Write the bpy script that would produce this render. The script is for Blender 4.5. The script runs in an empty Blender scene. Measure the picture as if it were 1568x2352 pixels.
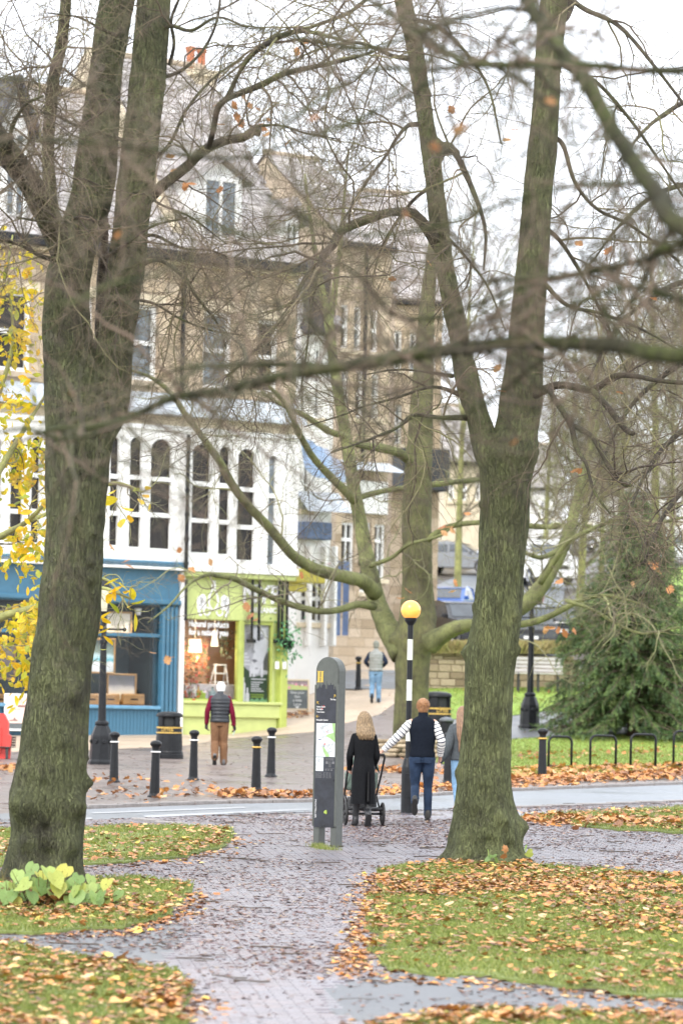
import bpy, math, random
import numpy as np
from mathutils import Vector, Matrix, geometry
from math import radians as R, sin, cos, pi

SC = bpy.context.scene
COL = SC.collection
rng = np.random.default_rng(11)
random.seed(5)

# ------------------------------------------------------------------ camera, sky, sun, exposure
FP = 8820.0          # focal length in pixels of the 1568 x 2352 sketch the measurements were taken from
ROLL = 0.0195
EYE = 2.65
cam = bpy.data.cameras.new('camera')
cam.sensor_fit = 'VERTICAL'; cam.sensor_height = 36; cam.lens = 135
cam.shift_y = 470 / 2352; cam.shift_x = 9.2 / 2352
cam.clip_start = 0.5; cam.clip_end = 2000
cam.dof.use_dof = True; cam.dof.focus_distance = 49.0; cam.dof.aperture_fstop = 2.7
co = bpy.data.objects.new('camera', cam); COL.objects.link(co)
co.location = (0, 0, EYE)
co.rotation_euler = (Matrix.Rotation(-ROLL, 3, 'Y') @ Matrix.Rotation(pi / 2, 3, 'X')).to_euler()
SC.camera = co

wd = bpy.data.worlds.new('World'); SC.world = wd; wd.use_nodes = True
nt = wd.node_tree; nt.nodes.clear()
sky = nt.nodes.new('ShaderNodeTexSky'); sky.sky_type = 'NISHITA'; sky.sun_disc = False
SUN_EL, SUN_ROT = R(42), R(200)
sky.sun_elevation = SUN_EL; sky.sun_rotation = SUN_ROT
sky.air_density = 1.0; sky.dust_density = 3.0
tcw = nt.nodes.new('ShaderNodeTexCoord')
nzw = nt.nodes.new('ShaderNodeTexNoise'); nzw.inputs['Scale'].default_value = 2.2; nzw.inputs['Detail'].default_value = 5
nt.links.new(tcw.outputs['Generated'], nzw.inputs['Vector'])
crw = nt.nodes.new('ShaderNodeValToRGB')
crw.color_ramp.elements[0].position = .3; crw.color_ramp.elements[0].color = (7.6, 8.0, 8.7, 1)
crw.color_ramp.elements[1].position = .7; crw.color_ramp.elements[1].color = (8.8, 9.0, 9.3, 1)
nt.links.new(nzw.outputs['Fac'], crw.inputs['Fac'])
mxw = nt.nodes.new('ShaderNodeMix'); mxw.data_type = 'RGBA'; mxw.inputs['Factor'].default_value = .9
nt.links.new(sky.outputs['Color'], mxw.inputs['A']); nt.links.new(crw.outputs['Color'], mxw.inputs['B'])
bgw = nt.nodes.new('ShaderNodeBackground'); bgw.inputs['Strength'].default_value = .12
nt.links.new(mxw.outputs['Result'], bgw.inputs['Color'])
ow = nt.nodes.new('ShaderNodeOutputWorld'); nt.links.new(bgw.outputs['Background'], ow.inputs['Surface'])
sl = bpy.data.lights.new('sun', 'SUN'); sl.energy = 1.0; sl.angle = R(25); sl.color = (1, .96, .9)
so = bpy.data.objects.new('sun', sl); COL.objects.link(so); so.location = (0, -20, 40)
_az = SUN_ROT
so.rotation_euler = Vector((sin(_az) * cos(SUN_EL), cos(_az) * cos(SUN_EL), sin(SUN_EL))).to_track_quat('Z', 'Y').to_euler()
SC.view_settings.view_transform = 'Standard'; SC.view_settings.look = 'None'
SC.view_settings.gamma = 1; SC.view_settings.use_curve_mapping = False
SC.view_settings.exposure = 1.42
SC.cycles.use_denoising = True
SC.cycles.max_bounces = 8; SC.cycles.transparent_max_bounces = 12
SC.cycles.use_adaptive_sampling = True; SC.cycles.adaptive_threshold = .02

# ------------------------------------------------------------------ pixels of the sketch -> places in the world
def unroll(px, py):
    dx, dy = px - 784, py - 1176
    return dx + ROLL * dy, dy - ROLL * dx
def W(px, py, d):
    u, v = unroll(px, py)
    return np.array((u / FP * d, d, EYE + (470 - v) / FP * d))
def sst(a, b, x):
    t = np.clip((x - a) / (b - a), 0, 1); return t * t * (3 - 2 * t)
_GY = np.array([0, 98, 104, 112, 116, 124, 138, 150, 165, 200, 230, 300, 420, 900])
_GE = np.array([0, 0, .15, .95, 1.25, 1.75, 2.2, 3.3, 4.6, 7.9, 9.8, 11, 12, 13])
def g(x, y):
    x = np.asarray(x, float); y = np.asarray(y, float)
    return .0193 * y + np.interp(y, _GY, _GE) * (.12 + .88 * sst(-3.5, .8, x)) - .004 * np.clip(y - 420, 0, 500)
def G(px, py, dz=0.0):
    u, v = unroll(px, py)
    kx, kz = u / FP, (470 - v) / FP
    d = np.linspace(14, 400, 1600)
    f = EYE + kz * d - g(kx * d, d)
    i = np.argmax(f <= 0)
    if f[i] > 0: i = len(d) - 1
    a, b = d[i - 1], d[i]
    for _ in range(30):
        m = (a + b) / 2
        if EYE + kz * m - g(kx * m, m) > 0: a = m
        else: b = m
    return np.array((kx * a, a, float(g(kx * a, a)) + dz))
def S(d): return FP / d       # sketch pixels per metre at distance d

# ------------------------------------------------------------------ noise
def vnoise(P, seed=0):
    P = np.asarray(P, float); I = np.floor(P).astype(np.int64); F = P - I; F = F * F * (3 - 2 * F)
    def h(i, j, k):
        n = (i * 374761393 + j * 668265263 + k * 2147483647 + seed * 974634777) & 0x7fffffff
        n = (n ^ (n >> 13)) * 1274126177 & 0x7fffffff
        return ((n ^ (n >> 16)) & 0xffff) / 65535.0
    r = 0
    for a in (0, 1):
        for b in (0, 1):
            for c in (0, 1):
                w = (F[..., 0] if a else 1 - F[..., 0]) * (F[..., 1] if b else 1 - F[..., 1]) * (F[..., 2] if c else 1 - F[..., 2])
                r = r + w * h(I[..., 0] + a, I[..., 1] + b, I[..., 2] + c)
    return r
def fbm(P, oct=3, seed=0):
    P = np.asarray(P, float); s = 0; a = .5
    for o in range(oct): s = s + a * vnoise(P * 2 ** o, seed + o); a *= .5
    return s

# ------------------------------------------------------------------ meshes
class MB:
    """collects vertices and faces of ONE mesh object"""
    def __init__(s): s.v = []; s.f = []; s.n = 0; s.t = []
    def add(s, v, faces, tone=None):
        v = np.asarray(v, float).reshape(-1, 3)
        for f in (faces if isinstance(faces, list) else [faces]):
            f = np.asarray(f, np.int64)
            if f.size: s.f.append(f + s.n)
        s.v.append(v); s.n += len(v)
        s.t.append(np.full(len(v), .5) if tone is None else np.broadcast_to(np.asarray(tone, float), (len(v),)))
        return s
    def box(s, x0, x1, y0, y1, z0, z1, bottom=True):
        v = [(x, y, z) for z in (z0, z1) for y in (y0, y1) for x in (x0, x1)]
        f = [(4, 5, 7, 6), (0, 1, 5, 4), (1, 3, 7, 5), (3, 2, 6, 7), (2, 0, 4, 6)]
        if bottom: f.append((0, 2, 3, 1))
        return s.add(v, np.array(f))
    def bbox(s, x0, x1, y0, y1, z0, z1, b=.01):
        """box with chamfered edges"""
        X = (x0, x1); Y = (y0, y1); Z = (z0, z1); vs = []; idx = {}
        for i in (0, 1):
            for j in (0, 1):
                for k in (0, 1):
                    for ax in range(3):
                        p = [X[i] + (b if not i else -b), Y[j] + (b if not j else -b), Z[k] + (b if not k else -b)]
                        p[ax] = (X[i], Y[j], Z[k])[ax]
                        idx[i, j, k, ax] = len(vs); vs.append(p)
        q = []
        for ax in range(3):
            o1, o2 = (ax + 1) % 3, (ax + 2) % 3
            for e in (0, 1):
                c = []
                for a1, a2 in ((0, 0), (1, 0), (1, 1), (0, 1)):
                    t = [0, 0, 0]; t[ax] = e; t[o1] = a1; t[o2] = a2
                    c.append(idx[t[0], t[1], t[2], ax])
                q.append(c if e else c[::-1])
            for a1 in (0, 1):
                for a2 in (0, 1):
                    t0 = [0, 0, 0]; t0[o1] = a1; t0[o2] = a2; t1 = list(t0); t1[ax] = 1
                    c = [idx[(*t0, o1)], idx[(*t1, o1)], idx[(*t1, o2)], idx[(*t0, o2)]]
                    q.append(c if (a1 == a2) else c[::-1])
        tri = []
        for i in (0, 1):
            for j in (0, 1):
                for k in (0, 1):
                    c = [idx[i, j, k, 0], idx[i, j, k, 1], idx[i, j, k, 2]]
                    tri.append(c if (i + j + k) % 2 else c[::-1])
        return s.add(vs, [np.array(q), np.array(tri)])
    def lathe(s, prof, n=20, c=(0, 0, 0), sx=1, sy=1, rot=0, cap=True):
        prof = np.asarray(prof, float); a = np.arange(n) * 2 * pi / n + rot
        v = np.stack([prof[:, 0, None] * np.cos(a) * sx + c[0], prof[:, 0, None] * np.sin(a) * sy + c[1], np.broadcast_to(prof[:, 1, None] + c[2], (len(prof), n))], -1).reshape(-1, 3)
        i = np.arange(len(prof) - 1)[:, None] * n; j = np.arange(n)[None]; k = (j + 1) % n
        f = [np.stack([i + j, i + k, i + n + k, i + n + j], -1).reshape(-1, 4)]
        if cap:
            m = len(v); v = np.vstack([v, [(c[0], c[1], prof[0, 1] + c[2]), (c[0], c[1], prof[-1, 1] + c[2])]])
            jj = np.arange(n); kk = (jj + 1) % n; b = (len(prof) - 1) * n
            f += [np.stack([kk, jj, np.full(n, m)], -1), np.stack([b + jj, b + kk, np.full(n, m + 1)], -1)]
        return s.add(v, f)
    def tube(s, pts, rad, k=8, cap=True, tone=None):
        pts = np.asarray(pts, float)[None]; rad = np.broadcast_to(np.asarray(rad, float), (pts.shape[1],))[None]
        v, f = tubes(pts, rad, k)
        if cap:
            n = pts.shape[1]; j = np.arange(k); kk = (j + 1) % k; m = len(v)
            v = np.vstack([v, pts[0, 0], pts[0, -1]]); b = (n - 1) * k
            f = [f, np.stack([kk, j, np.full(k, m)], -1), np.stack([b + j, b + kk, np.full(k, m + 1)], -1)]
        return s.add(v, f, tone)
    def ball(s, c, r, nu=16, nv=10):
        r = np.broadcast_to(np.asarray(r, float), (3,)); th = np.linspace(0.02, pi - .02, nv)
        v0 = s.n
        pr = np.stack([np.sin(th), -np.cos(th)], -1)
        m = MB(); m.lathe(pr, nu); v = m.v[0] * r + np.asarray(c); return s.add(v, m.f)
    def prism(s, poly, y0, y1):
        """polygon in x,z (counter-clockwise seen from -y) pushed from y0 to y1"""
        poly = np.asarray(poly, float); n = len(poly)
        tr = np.array(geometry.tessellate_polygon([[Vector((p[0], p[1], 0)) for p in poly]]))
        A = np.column_stack([poly[:, 0], np.full(n, y0), poly[:, 1]]); B = np.column_stack([poly[:, 0], np.full(n, y1), poly[:, 1]])
        j = np.arange(n); k = (j + 1) % n
        area = np.sum(poly[:, 0] * np.roll(poly[:, 1], -1) - np.roll(poly[:, 0], -1) * poly[:, 1])
        q = np.stack([j, j + n, k + n, k], -1)
        if area < 0: q = q[:, ::-1]
        t1 = []
        for t in tr:
            a, b, c = poly[t]; ar = (b[0] - a[0]) * (c[1] - a[1]) - (c[0] - a[0]) * (b[1] - a[1])
            t1.append(t if ar > 0 else t[::-1])
        t1 = np.array(t1)
        return s.add(np.vstack([A, B]), [q, t1, t1[:, ::-1] + n])
    def xform(s, M):
        M = np.array(M); s.v = [v @ M[:3, :3].T + M[:3, 3] for v in s.v]; return s
    def arrays(s): return np.vstack(s.v), s.f
    def build(s, name, m, parent=None, smooth=False, kind=None, label=None, tone=False, world=True):
        v = np.vstack(s.v) if s.v else np.zeros((0, 3))
        if parent is not None and world: v = to_local(parent, v)
        me = mesh_np(name, v, s.f, m, smooth, np.concatenate(s.t) if tone else None)
        return link(name, me, parent, kind, label)

def tubes(P, Rr, k=5):
    """P (B,n,3), Rr (B,n) -> tube vertices and quads"""
    B, n, _ = P.shape
    T = np.gradient(P, axis=1); T /= np.linalg.norm(T, axis=2, keepdims=True) + 1e-9
    ref = np.zeros((B, 1, 3)); m = np.mean(T, axis=1); ax = np.argmin(np.abs(m), axis=1); ref[np.arange(B), 0, ax] = 1
    U = np.cross(T, np.broadcast_to(ref, T.shape)); U /= np.linalg.norm(U, axis=2, keepdims=True) + 1e-9
    V = np.cross(T, U); a = np.arange(k) * 2 * pi / k
    v = P[:, :, None] + Rr[:, :, None, None] * (U[:, :, None] * np.cos(a)[:, None] + V[:, :, None] * np.sin(a)[:, None])
    b = (np.arange(B) * n * k)[:, None, None]; i = (np.arange(n - 1) * k)[None, :, None]; j = np.arange(k)[None, None]; kk = (j + 1) % k
    f = np.stack([b + i + j, b + i + kk, b + i + k + kk, b + i + k + j], -1).reshape(-1, 4)
    return v.reshape(-1, 3), f

def mesh_np(name, v, faces, m, smooth=False, tone=None):
    me = bpy.data.meshes.new(name)
    faces = [f for f in faces if len(f)]
    nl = sum(f.size for f in faces); npol = sum(len(f) for f in faces)
    me.vertices.add(len(v)); me.vertices.foreach_set('co', np.ascontiguousarray(v, np.float32).ravel())
    me.loops.add(nl); me.polygons.add(npol)
    if npol:
        me.loops.foreach_set('vertex_index', np.concatenate([f.ravel() for f in faces]).astype(np.int32))
        tot = np.concatenate([np.full(len(f), f.shape[1]) for f in faces]); st = np.concatenate([[0], np.cumsum(tot)[:-1]])
        me.polygons.foreach_set('loop_start', st.astype(np.int32))
        me.polygons.foreach_set('use_smooth', np.full(npol, bool(smooth)))
    me.update(calc_edges=True); me.validate()
    if tone is not None:
        at = me.attributes.new('tone', 'FLOAT', 'POINT'); at.data.foreach_set('value', np.ascontiguousarray(tone, np.float32))
    for mm in (m if isinstance(m, (list, tuple)) else [m]): me.materials.append(mm)
    return me

REG = {}
def link(name, me, parent=None, kind=None, label=None):
    o = bpy.data.objects.new(name, me); COL.objects.link(o)
    if parent is not None: o.parent = parent; REG.setdefault(parent.name, []).append(o)
    if kind: o['kind'] = kind
    if label: o['label'] = label
    return o
def to_local(parent, v):
    while parent.parent is not None: parent = parent.parent     # parts carry no transform of their own
    z = parent.rotation_euler.z; c, s_ = cos(z), sin(z)
    p = np.asarray(v) - np.array(parent.location)
    return np.column_stack([p[:, 0] * c + p[:, 1] * s_, -p[:, 0] * s_ + p[:, 1] * c, p[:, 2]])
def thing(name, label, cat, loc=(0, 0, 0), rz=0, group=None):
    o = bpy.data.objects.new(name, None); COL.objects.link(o); o.empty_display_size = .2
    o.location = [float(q) for q in loc]; o.rotation_euler = (0, 0, rz); o['label'] = label; o['category'] = cat
    if group: o['group'] = group
    return o
def tag(o, label, cat, group=None):
    o['label'] = label; o['category'] = cat
    if group: o['group'] = group
    return o
def copy_tree(o, parent=None):
    c = o.copy(); COL.objects.link(c); c.parent = parent
    if parent is not None: REG.setdefault(parent.name, []).append(c)
    for k in list(REG.get(o.name, [])): copy_tree(k, c)
    return c

def catmull(P, n):
    P = np.asarray(P, float)
    if len(P) == 2: return P[0] + (P[1] - P[0]) * np.linspace(0, 1, n)[:, None]
    Q = np.vstack([2 * P[0] - P[1], P, 2 * P[-1] - P[-2]]); m = len(P) - 1
    t = np.linspace(0, m, n); i = np.minimum(t.astype(int), m - 1); f = (t - i)[:, None]
    a, b, c, d = Q[i], Q[i + 1], Q[i + 2], Q[i + 3]
    return .5 * (2 * b + (c - a) * f + (2 * a - 5 * b + 4 * c - d) * f ** 2 + (3 * b - a - 3 * c + d) * f ** 3)
def inpoly(poly, p):
    x, y = p[:, 0], p[:, 1]; r = np.zeros(len(p), bool); q = np.asarray(poly)
    for (x0, y0), (x1, y1) in zip(q, np.roll(q, -1, 0)):
        c = (y0 > y) != (y1 > y)
        with np.errstate(divide='ignore', invalid='ignore'): r ^= c & (x < (x1 - x0) * (y - y0) / (y1 - y0 + 1e-12) + x0)
    return r
def text_mb(s, size, bold=0.0, align='CENTER', depth=.004):
    """lettering in the x,z plane facing -y"""
    cu = bpy.data.curves.new('lettering', 'FONT'); cu.body = s; cu.size = size; cu.align_x = align; cu.align_y = 'CENTER'
    cu.offset = bold; cu.extrude = depth / 2; cu.resolution_u = 3
    o = bpy.data.objects.new('lettering', cu); COL.objects.link(o)
    me = bpy.data.meshes.new_from_object(o.evaluated_get(bpy.context.evaluated_depsgraph_get()))
    n = len(me.vertices); v = np.zeros(n * 3); me.vertices.foreach_get('co', v); v = v.reshape(-1, 3)
    v = np.column_stack([v[:, 0], -v[:, 2], v[:, 1]])
    fs = {}
    for p in me.polygons: fs.setdefault(len(p.vertices), []).append(list(p.vertices))
    bpy.data.objects.remove(o); bpy.data.meshes.remove(me)
    m = MB(); m.add(v, [np.array(q) for q in fs.values()]); return m

# ------------------------------------------------------------------ materials
def nodes(name):
    m = bpy.data.materials.new(name); m.use_nodes = True; t = m.node_tree; t.nodes.clear()
    out = t.nodes.new('ShaderNodeOutputMaterial'); b = t.nodes.new('ShaderNodeBsdfPrincipled'); t.links.new(b.outputs[0], out.inputs[0])
    return m, t, b
def N(t, typ, **kw):
    n = t.nodes.new(typ)
    for k, v in kw.items():
        if k in n.inputs: n.inputs[k].default_value = v
        else: setattr(n, k, v)
    return n
def ramp(t, fac, stops):
    r = t.nodes.new('ShaderNodeValToRGB'); e = r.color_ramp.elements
    while len(e) < len(stops): e.new(.5)
    for q, (p, c) in zip(e, stops): q.position = p; q.color = (*c, 1)
    t.links.new(fac, r.inputs[0]); return r.outputs[0]
def mixc(t, fac, a, b, mode='MIX'):
    m = t.nodes.new('ShaderNodeMix'); m.data_type = 'RGBA'; m.blend_type = mode
    for s, q in ((fac, 0), (a, 6), (b, 7)):
        if isinstance(s, (int, float)): m.inputs[q].default_value = s
        elif isinstance(s, tuple): m.inputs[q].default_value = (*s, 1)
        else: t.links.new(s, m.inputs[q])
    return m.outputs[2]
def mat(name, col, rough=.6, metal=0, var=.18, scale=6, bump=0, bscale=60, spec=.5, col2=None, coat=0, stretch=(1, 1, 1)):
    m, t, b = nodes(name); tc = N(t, 'ShaderNodeTexCoord'); mp = N(t, 'ShaderNodeMapping'); mp.inputs['Scale'].default_value = stretch
    t.links.new(tc.outputs['Object'], mp.inputs[0])
    nz = N(t, 'ShaderNodeTexNoise', Scale=scale, Detail=6, Roughness=.65); t.links.new(mp.outputs[0], nz.inputs['Vector'])
    c1 = tuple(min(1, q * (1 - var)) for q in col); c2 = tuple(min(1, q * (1 + var)) for q in (col2 or col))
    t.links.new(ramp(t, nz.outputs['Fac'], [(.33, c1), (.67, c2)]), b.inputs['Base Color'])
    rr = N(t, 'ShaderNodeMapRange'); rr.inputs[3].default_value = max(.02, rough - .1); rr.inputs[4].default_value = min(1, rough + .1)
    t.links.new(nz.outputs['Fac'], rr.inputs[0]); t.links.new(rr.outputs[0], b.inputs['Roughness'])
    b.inputs['Metallic'].default_value = metal; b.inputs['Specular IOR Level'].default_value = spec; b.inputs['Coat Weight'].default_value = coat
    if bump:
        n2 = N(t, 'ShaderNodeTexNoise', Scale=bscale, Detail=5); t.links.new(mp.outputs[0], n2.inputs['Vector'])
        bp = N(t, 'ShaderNodeBump', Strength=bump, Distance=.02); t.links.new(n2.outputs['Fac'], bp.inputs['Height']); t.links.new(bp.outputs[0], b.inputs['Normal'])
    return m
def bark_mat(name, base, algae, dark, amount=.5, ridge=1.0, fine=26):
    m, t, b = nodes(name); tc = N(t, 'ShaderNodeTexCoord')
    mp = N(t, 'ShaderNodeMapping'); mp.inputs['Scale'].default_value = (1, 1, .12); t.links.new(tc.outputs['Object'], mp.inputs[0])
    rd = N(t, 'ShaderNodeTexNoise', Scale=fine * 1.15, Detail=6, Roughness=.72); t.links.new(mp.outputs[0], rd.inputs['Vector'])
    pa = N(t, 'ShaderNodeTexNoise', Scale=2.2, Detail=6, Roughness=.7); t.links.new(tc.outputs['Object'], pa.inputs['Vector'])
    sp = N(t, 'ShaderNodeTexNoise', Scale=80, Detail=3, Roughness=.7); t.links.new(tc.outputs['Object'], sp.inputs['Vector'])
    ad = N(t, 'ShaderNodeMath', operation='ADD'); t.links.new(pa.outputs['Fac'], ad.inputs[0])
    s2 = N(t, 'ShaderNodeMath', operation='MULTIPLY'); s2.inputs[1].default_value = .7; t.links.new(sp.outputs['Fac'], s2.inputs[0]); t.links.new(s2.outputs[0], ad.inputs[1])
    msk = ramp(t, ad.outputs[0], [(.97 - amount * .4, (0, 0, 0)), (1.10 - amount * .4, (1, 1, 1))])
    c = mixc(t, msk, base, algae)
    vm = N(t, 'ShaderNodeMapping'); vm.inputs['Scale'].default_value = (1, 1, .2); t.links.new(tc.outputs['Object'], vm.inputs[0])
    va = N(t, 'ShaderNodeVectorMath', operation='MULTIPLY_ADD'); va.inputs[1].default_value = (.22, .22, .16); t.links.new(rd.outputs['Color'], va.inputs[0]); t.links.new(vm.outputs[0], va.inputs[2])
    vo = N(t, 'ShaderNodeTexVoronoi', feature='DISTANCE_TO_EDGE', Scale=fine * 1.05); t.links.new(va.outputs[0], vo.inputs['Vector'])
    fis = ramp(t, vo.outputs['Distance'], [(.0, (1, 1, 1)), (.14, (0, 0, 0))]); fh = ramp(t, vo.outputs['Distance'], [(.0, (0, 0, 0)), (.22, (1, 1, 1))])
    fm = N(t, 'ShaderNodeMath', operation='MULTIPLY'); fm.inputs[1].default_value = .5 * min(1, ridge); t.links.new(fis, fm.inputs[0]); c = mixc(t, fm.outputs[0], c, dark)
    gr = ramp(t, rd.outputs['Fac'], [(.36, (1, 1, 1)), (.53, (0, 0, 0))])
    gm = N(t, 'ShaderNodeMath', operation='MULTIPLY'); gm.inputs[1].default_value = .5; t.links.new(gr, gm.inputs[0])
    c = mixc(t, gm.outputs[0], c, dark)
    big = N(t, 'ShaderNodeTexNoise', Scale=1.7, Detail=5, Roughness=.6, Distortion=.6); t.links.new(tc.outputs['Object'], big.inputs['Vector'])
    c = mixc(t, 1.0, c, ramp(t, big.outputs['Fac'], [(.32, (.62, .60, .58)), (.5, (1.0, 1.0, 1.0)), (.68, (1.38, 1.36, 1.28))]), 'MULTIPLY')
    t.links.new(c, b.inputs['Base Color']); b.inputs['Roughness'].default_value = .82; b.inputs['Specular IOR Level'].default_value = .3
    bp = N(t, 'ShaderNodeBump', Strength=1.0 * ridge, Distance=.05); t.links.new(rd.outputs['Fac'], bp.inputs['Height'])
    b2 = N(t, 'ShaderNodeBump', Strength=.5, Distance=.01); t.links.new(sp.outputs['Fac'], b2.inputs['Height']); b3 = N(t, 'ShaderNodeBump', Strength=.9 * min(1, ridge), Distance=.03); t.links.new(fh, b3.inputs['Height']); t.links.new(bp.outputs[0], b3.inputs['Normal']); t.links.new(b3.outputs[0], b2.inputs['Normal']); t.links.new(b2.outputs[0], b.inputs['Normal'])
    return m
def tone_mat(name, stops, rough=.6, attr=True, trans=0.0, bump=0):
    """colour picked by each piece's own 'tone' value, or per object"""
    m, t, b = nodes(name)
    if attr: a = N(t, 'ShaderNodeAttribute', attribute_name='tone'); f = a.outputs['Fac']
    else: a = N(t, 'ShaderNodeObjectInfo'); f = a.outputs['Random']
    tc = N(t, 'ShaderNodeTexCoord'); nz = N(t, 'ShaderNodeTexNoise', Scale=30, Detail=3); t.links.new(tc.outputs['Object'], nz.inputs['Vector'])
    c = ramp(t, f, stops); v = ramp(t, nz.outputs['Fac'], [(.3, (.72, .72, .72)), (.7, (1.2, 1.2, 1.2))])
    c = mixc(t, 1.0, c, v, 'MULTIPLY')
    t.links.new(c, b.inputs['Base Color']); b.inputs['Roughness'].default_value = rough
    if trans:
        tr = N(t, 'ShaderNodeBsdfTranslucent'); t.links.new(c, tr.inputs[0]); mx = N(t, 'ShaderNodeMixShader'); mx.inputs[0].default_value = trans
        t.links.new(b.outputs[0], mx.inputs[1]); t.links.new(tr.outputs[0], mx.inputs[2]); t.links.new(mx.outputs[0], t.nodes['Material Output'].inputs[0])
    return m
def glass_mat(name, tint=(1, 1, 1), refl=.08):
    m, t, b = nodes(name); tr = N(t, 'ShaderNodeBsdfTransparent'); tr.inputs[0].default_value = (*tint, 1)
    gl = N(t, 'ShaderNodeBsdfGlossy'); gl.inputs['Roughness'].default_value = .03
    fr = N(t, 'ShaderNodeFresnel', IOR=1.22); mx = N(t, 'ShaderNodeMixShader')
    t.links.new(fr.outputs[0], mx.inputs[0]); t.links.new(tr.outputs[0], mx.inputs[1]); t.links.new(gl.outputs[0], mx.inputs[2])
    t.links.new(mx.outputs[0], t.nodes['Material Output'].inputs[0]); return m

BLACK = mat('black_paint', (.009, .010, .012), .42, var=.35, scale=9, bump=.1, spec=.3)
GOLD = mat('gold_paint', (.55, .36, .08), .4, var=.2, scale=20)
WHITE = mat('white_paint', (.78, .78, .76), .5, var=.06, scale=3)
# ------------------------------------------------------------------ ground
def poly_world(poly, off, dens=8):
    out = []
    for (a, b) in zip(poly, poly[1:] + poly[:1]):
        for k in range(dens):
            t = k / dens; out.append(G(a[0] + (b[0] - a[0]) * t, a[1] + (b[1] - a[1]) * t))
    return np.array(out)
def sheet_world(name, P2, off, m, step, kind='structure', edge=0.0):
    P2 = np.asarray(P2, float)
    lo, hi = P2.min(0), P2.max(0)
    X, Y = np.meshgrid(np.arange(lo[0] + step / 2, hi[0], step), np.arange(lo[1] + step / 2, hi[1], step)); Q = np.column_stack([X.ravel(), Y.ravel()])
    Q = Q + rng.uniform(-.2, .2, Q.shape) * step
    Q = Q[inpoly(P2, Q)]
    n = len(P2); allp = np.vstack([P2, Q])
    res = geometry.delaunay_2d_cdt([Vector(p) for p in allp], [(i, (i + 1) % n) for i in range(n)], [], 1, 1e-4)
    v = np.array([(p[0], p[1]) for p in res[0]]); f = np.array(res[2])
    z = g(v[:, 0], v[:, 1]) + off
    a = v[f]; ar = (a[:, 1, 0] - a[:, 0, 0]) * (a[:, 2, 1] - a[:, 0, 1]) - (a[:, 2, 0] - a[:, 0, 0]) * (a[:, 1, 1] - a[:, 0, 1]); f[ar < 0] = f[ar < 0][:, ::-1]
    mb = MB(); mb.add(np.column_stack([v, z]), f)
    if edge:
        j = np.arange(n); k = (j + 1) % n; top = np.column_stack([P2, g(P2[:, 0], P2[:, 1]) + off]); bot = top.copy(); bot[:, 2] -= edge
        mb.add(np.vstack([top, bot]), np.stack([j, k, k + n, j + n], -1))
    return mb.build(name, m, None, smooth=False, kind=kind)
def sheet(name, poly, off, m, step=.6, edge=0.0, jag=0.0):
    w = poly_world(poly, off, 20 if jag else 8)
    if jag: q = np.column_stack([w[:, :2] * 2.3, 0 * w[:, 0]]); w[:, 0] += (fbm(q, 3, 31) - .44) * jag; w[:, 1] += (fbm(q, 3, 47) - .44) * jag * 2.2
    return sheet_world(name, w[:, :2], off, m, step, edge=edge), w[:, :2]

def ground_mat(name, c1, c2, rough, bump, scale, wet=.5, big=(.9, 1.1), spec=.5):
    """damp ground: mottled colour, puddled gloss that wanders with a slow noise"""
    m, t, b = nodes(name); tc = N(t, 'ShaderNodeTexCoord')
    n1 = N(t, 'ShaderNodeTexNoise', Scale=scale, Detail=8, Roughness=.75); t.links.new(tc.outputs['Object'], n1.inputs['Vector'])
    n2 = N(t, 'ShaderNodeTexNoise', Scale=.55, Detail=4); t.links.new(tc.outputs['Object'], n2.inputs['Vector'])
    c = ramp(t, n1.outputs['Fac'], [(.35, c1), (.65, c2)])
    c = mixc(t, 1.0, c, ramp(t, n2.outputs['Fac'], [(.35, (big[0],) * 3), (.65, (big[1],) * 3)]), 'MULTIPLY')
    t.links.new(c, b.inputs['Base Color'])
    rr = N(t, 'ShaderNodeMapRange'); rr.inputs[1].default_value = .35; rr.inputs[2].default_value = .65
    rr.inputs[3].default_value = max(.05, rough - wet * .5); rr.inputs[4].default_value = min(1, rough + wet * .3)
    t.links.new(n2.outputs['Fac'], rr.inputs[0]); t.links.new(rr.outputs[0], b.inputs['Roughness'])
    b.inputs['Specular IOR Level'].default_value = spec
    bp = N(t, 'ShaderNodeBump', Strength=bump, Distance=.01); t.links.new(n1.outputs['Fac'], bp.inputs['Height']); t.links.new(bp.outputs[0], b.inputs['Normal'])
    return m
M_SOIL = ground_mat('wet_ground', (.06, .05, .042), (.10, .085, .07), .6, .3, 12)
M_PATH = ground_mat('path_joint', (.165, .15, .17), (.215, .20, .225), .32, .3, 30)  # lilac sky sheen put into the joint colour as well
M_ROAD = ground_mat('wet_road', (.135, .15, .17), (.18, .195, .215), .42, .15, 60, .25)
M_ASPH = ground_mat('wet_asphalt', (.10, .105, .115), (.15, .155, .165), .5, .3, 70, .3)
M_PLAZA = ground_mat('brown_setts', (.12, .095, .085), (.19, .155, .14), .42, .3, 16, .35)
M_TAN = ground_mat('tan_flags', (.36, .28, .20), (.48, .38, .28), .6, .2, 7, .3)
M_GRASS = ground_mat('turf', (.11, .14, .03), (.18, .22, .055), .8, .5, 26, .1)
M_LAWN = ground_mat('far_turf', (.16, .26, .03), (.25, .36, .05), .8, .5, 18, .1)
M_LINE = mat('road_paint', (.30, .31, .325), .5, var=.12, scale=20)
M_KERB = mat('kerb_stone', (.22, .2, .19), .5, var=.25, scale=14, bump=.3)

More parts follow.
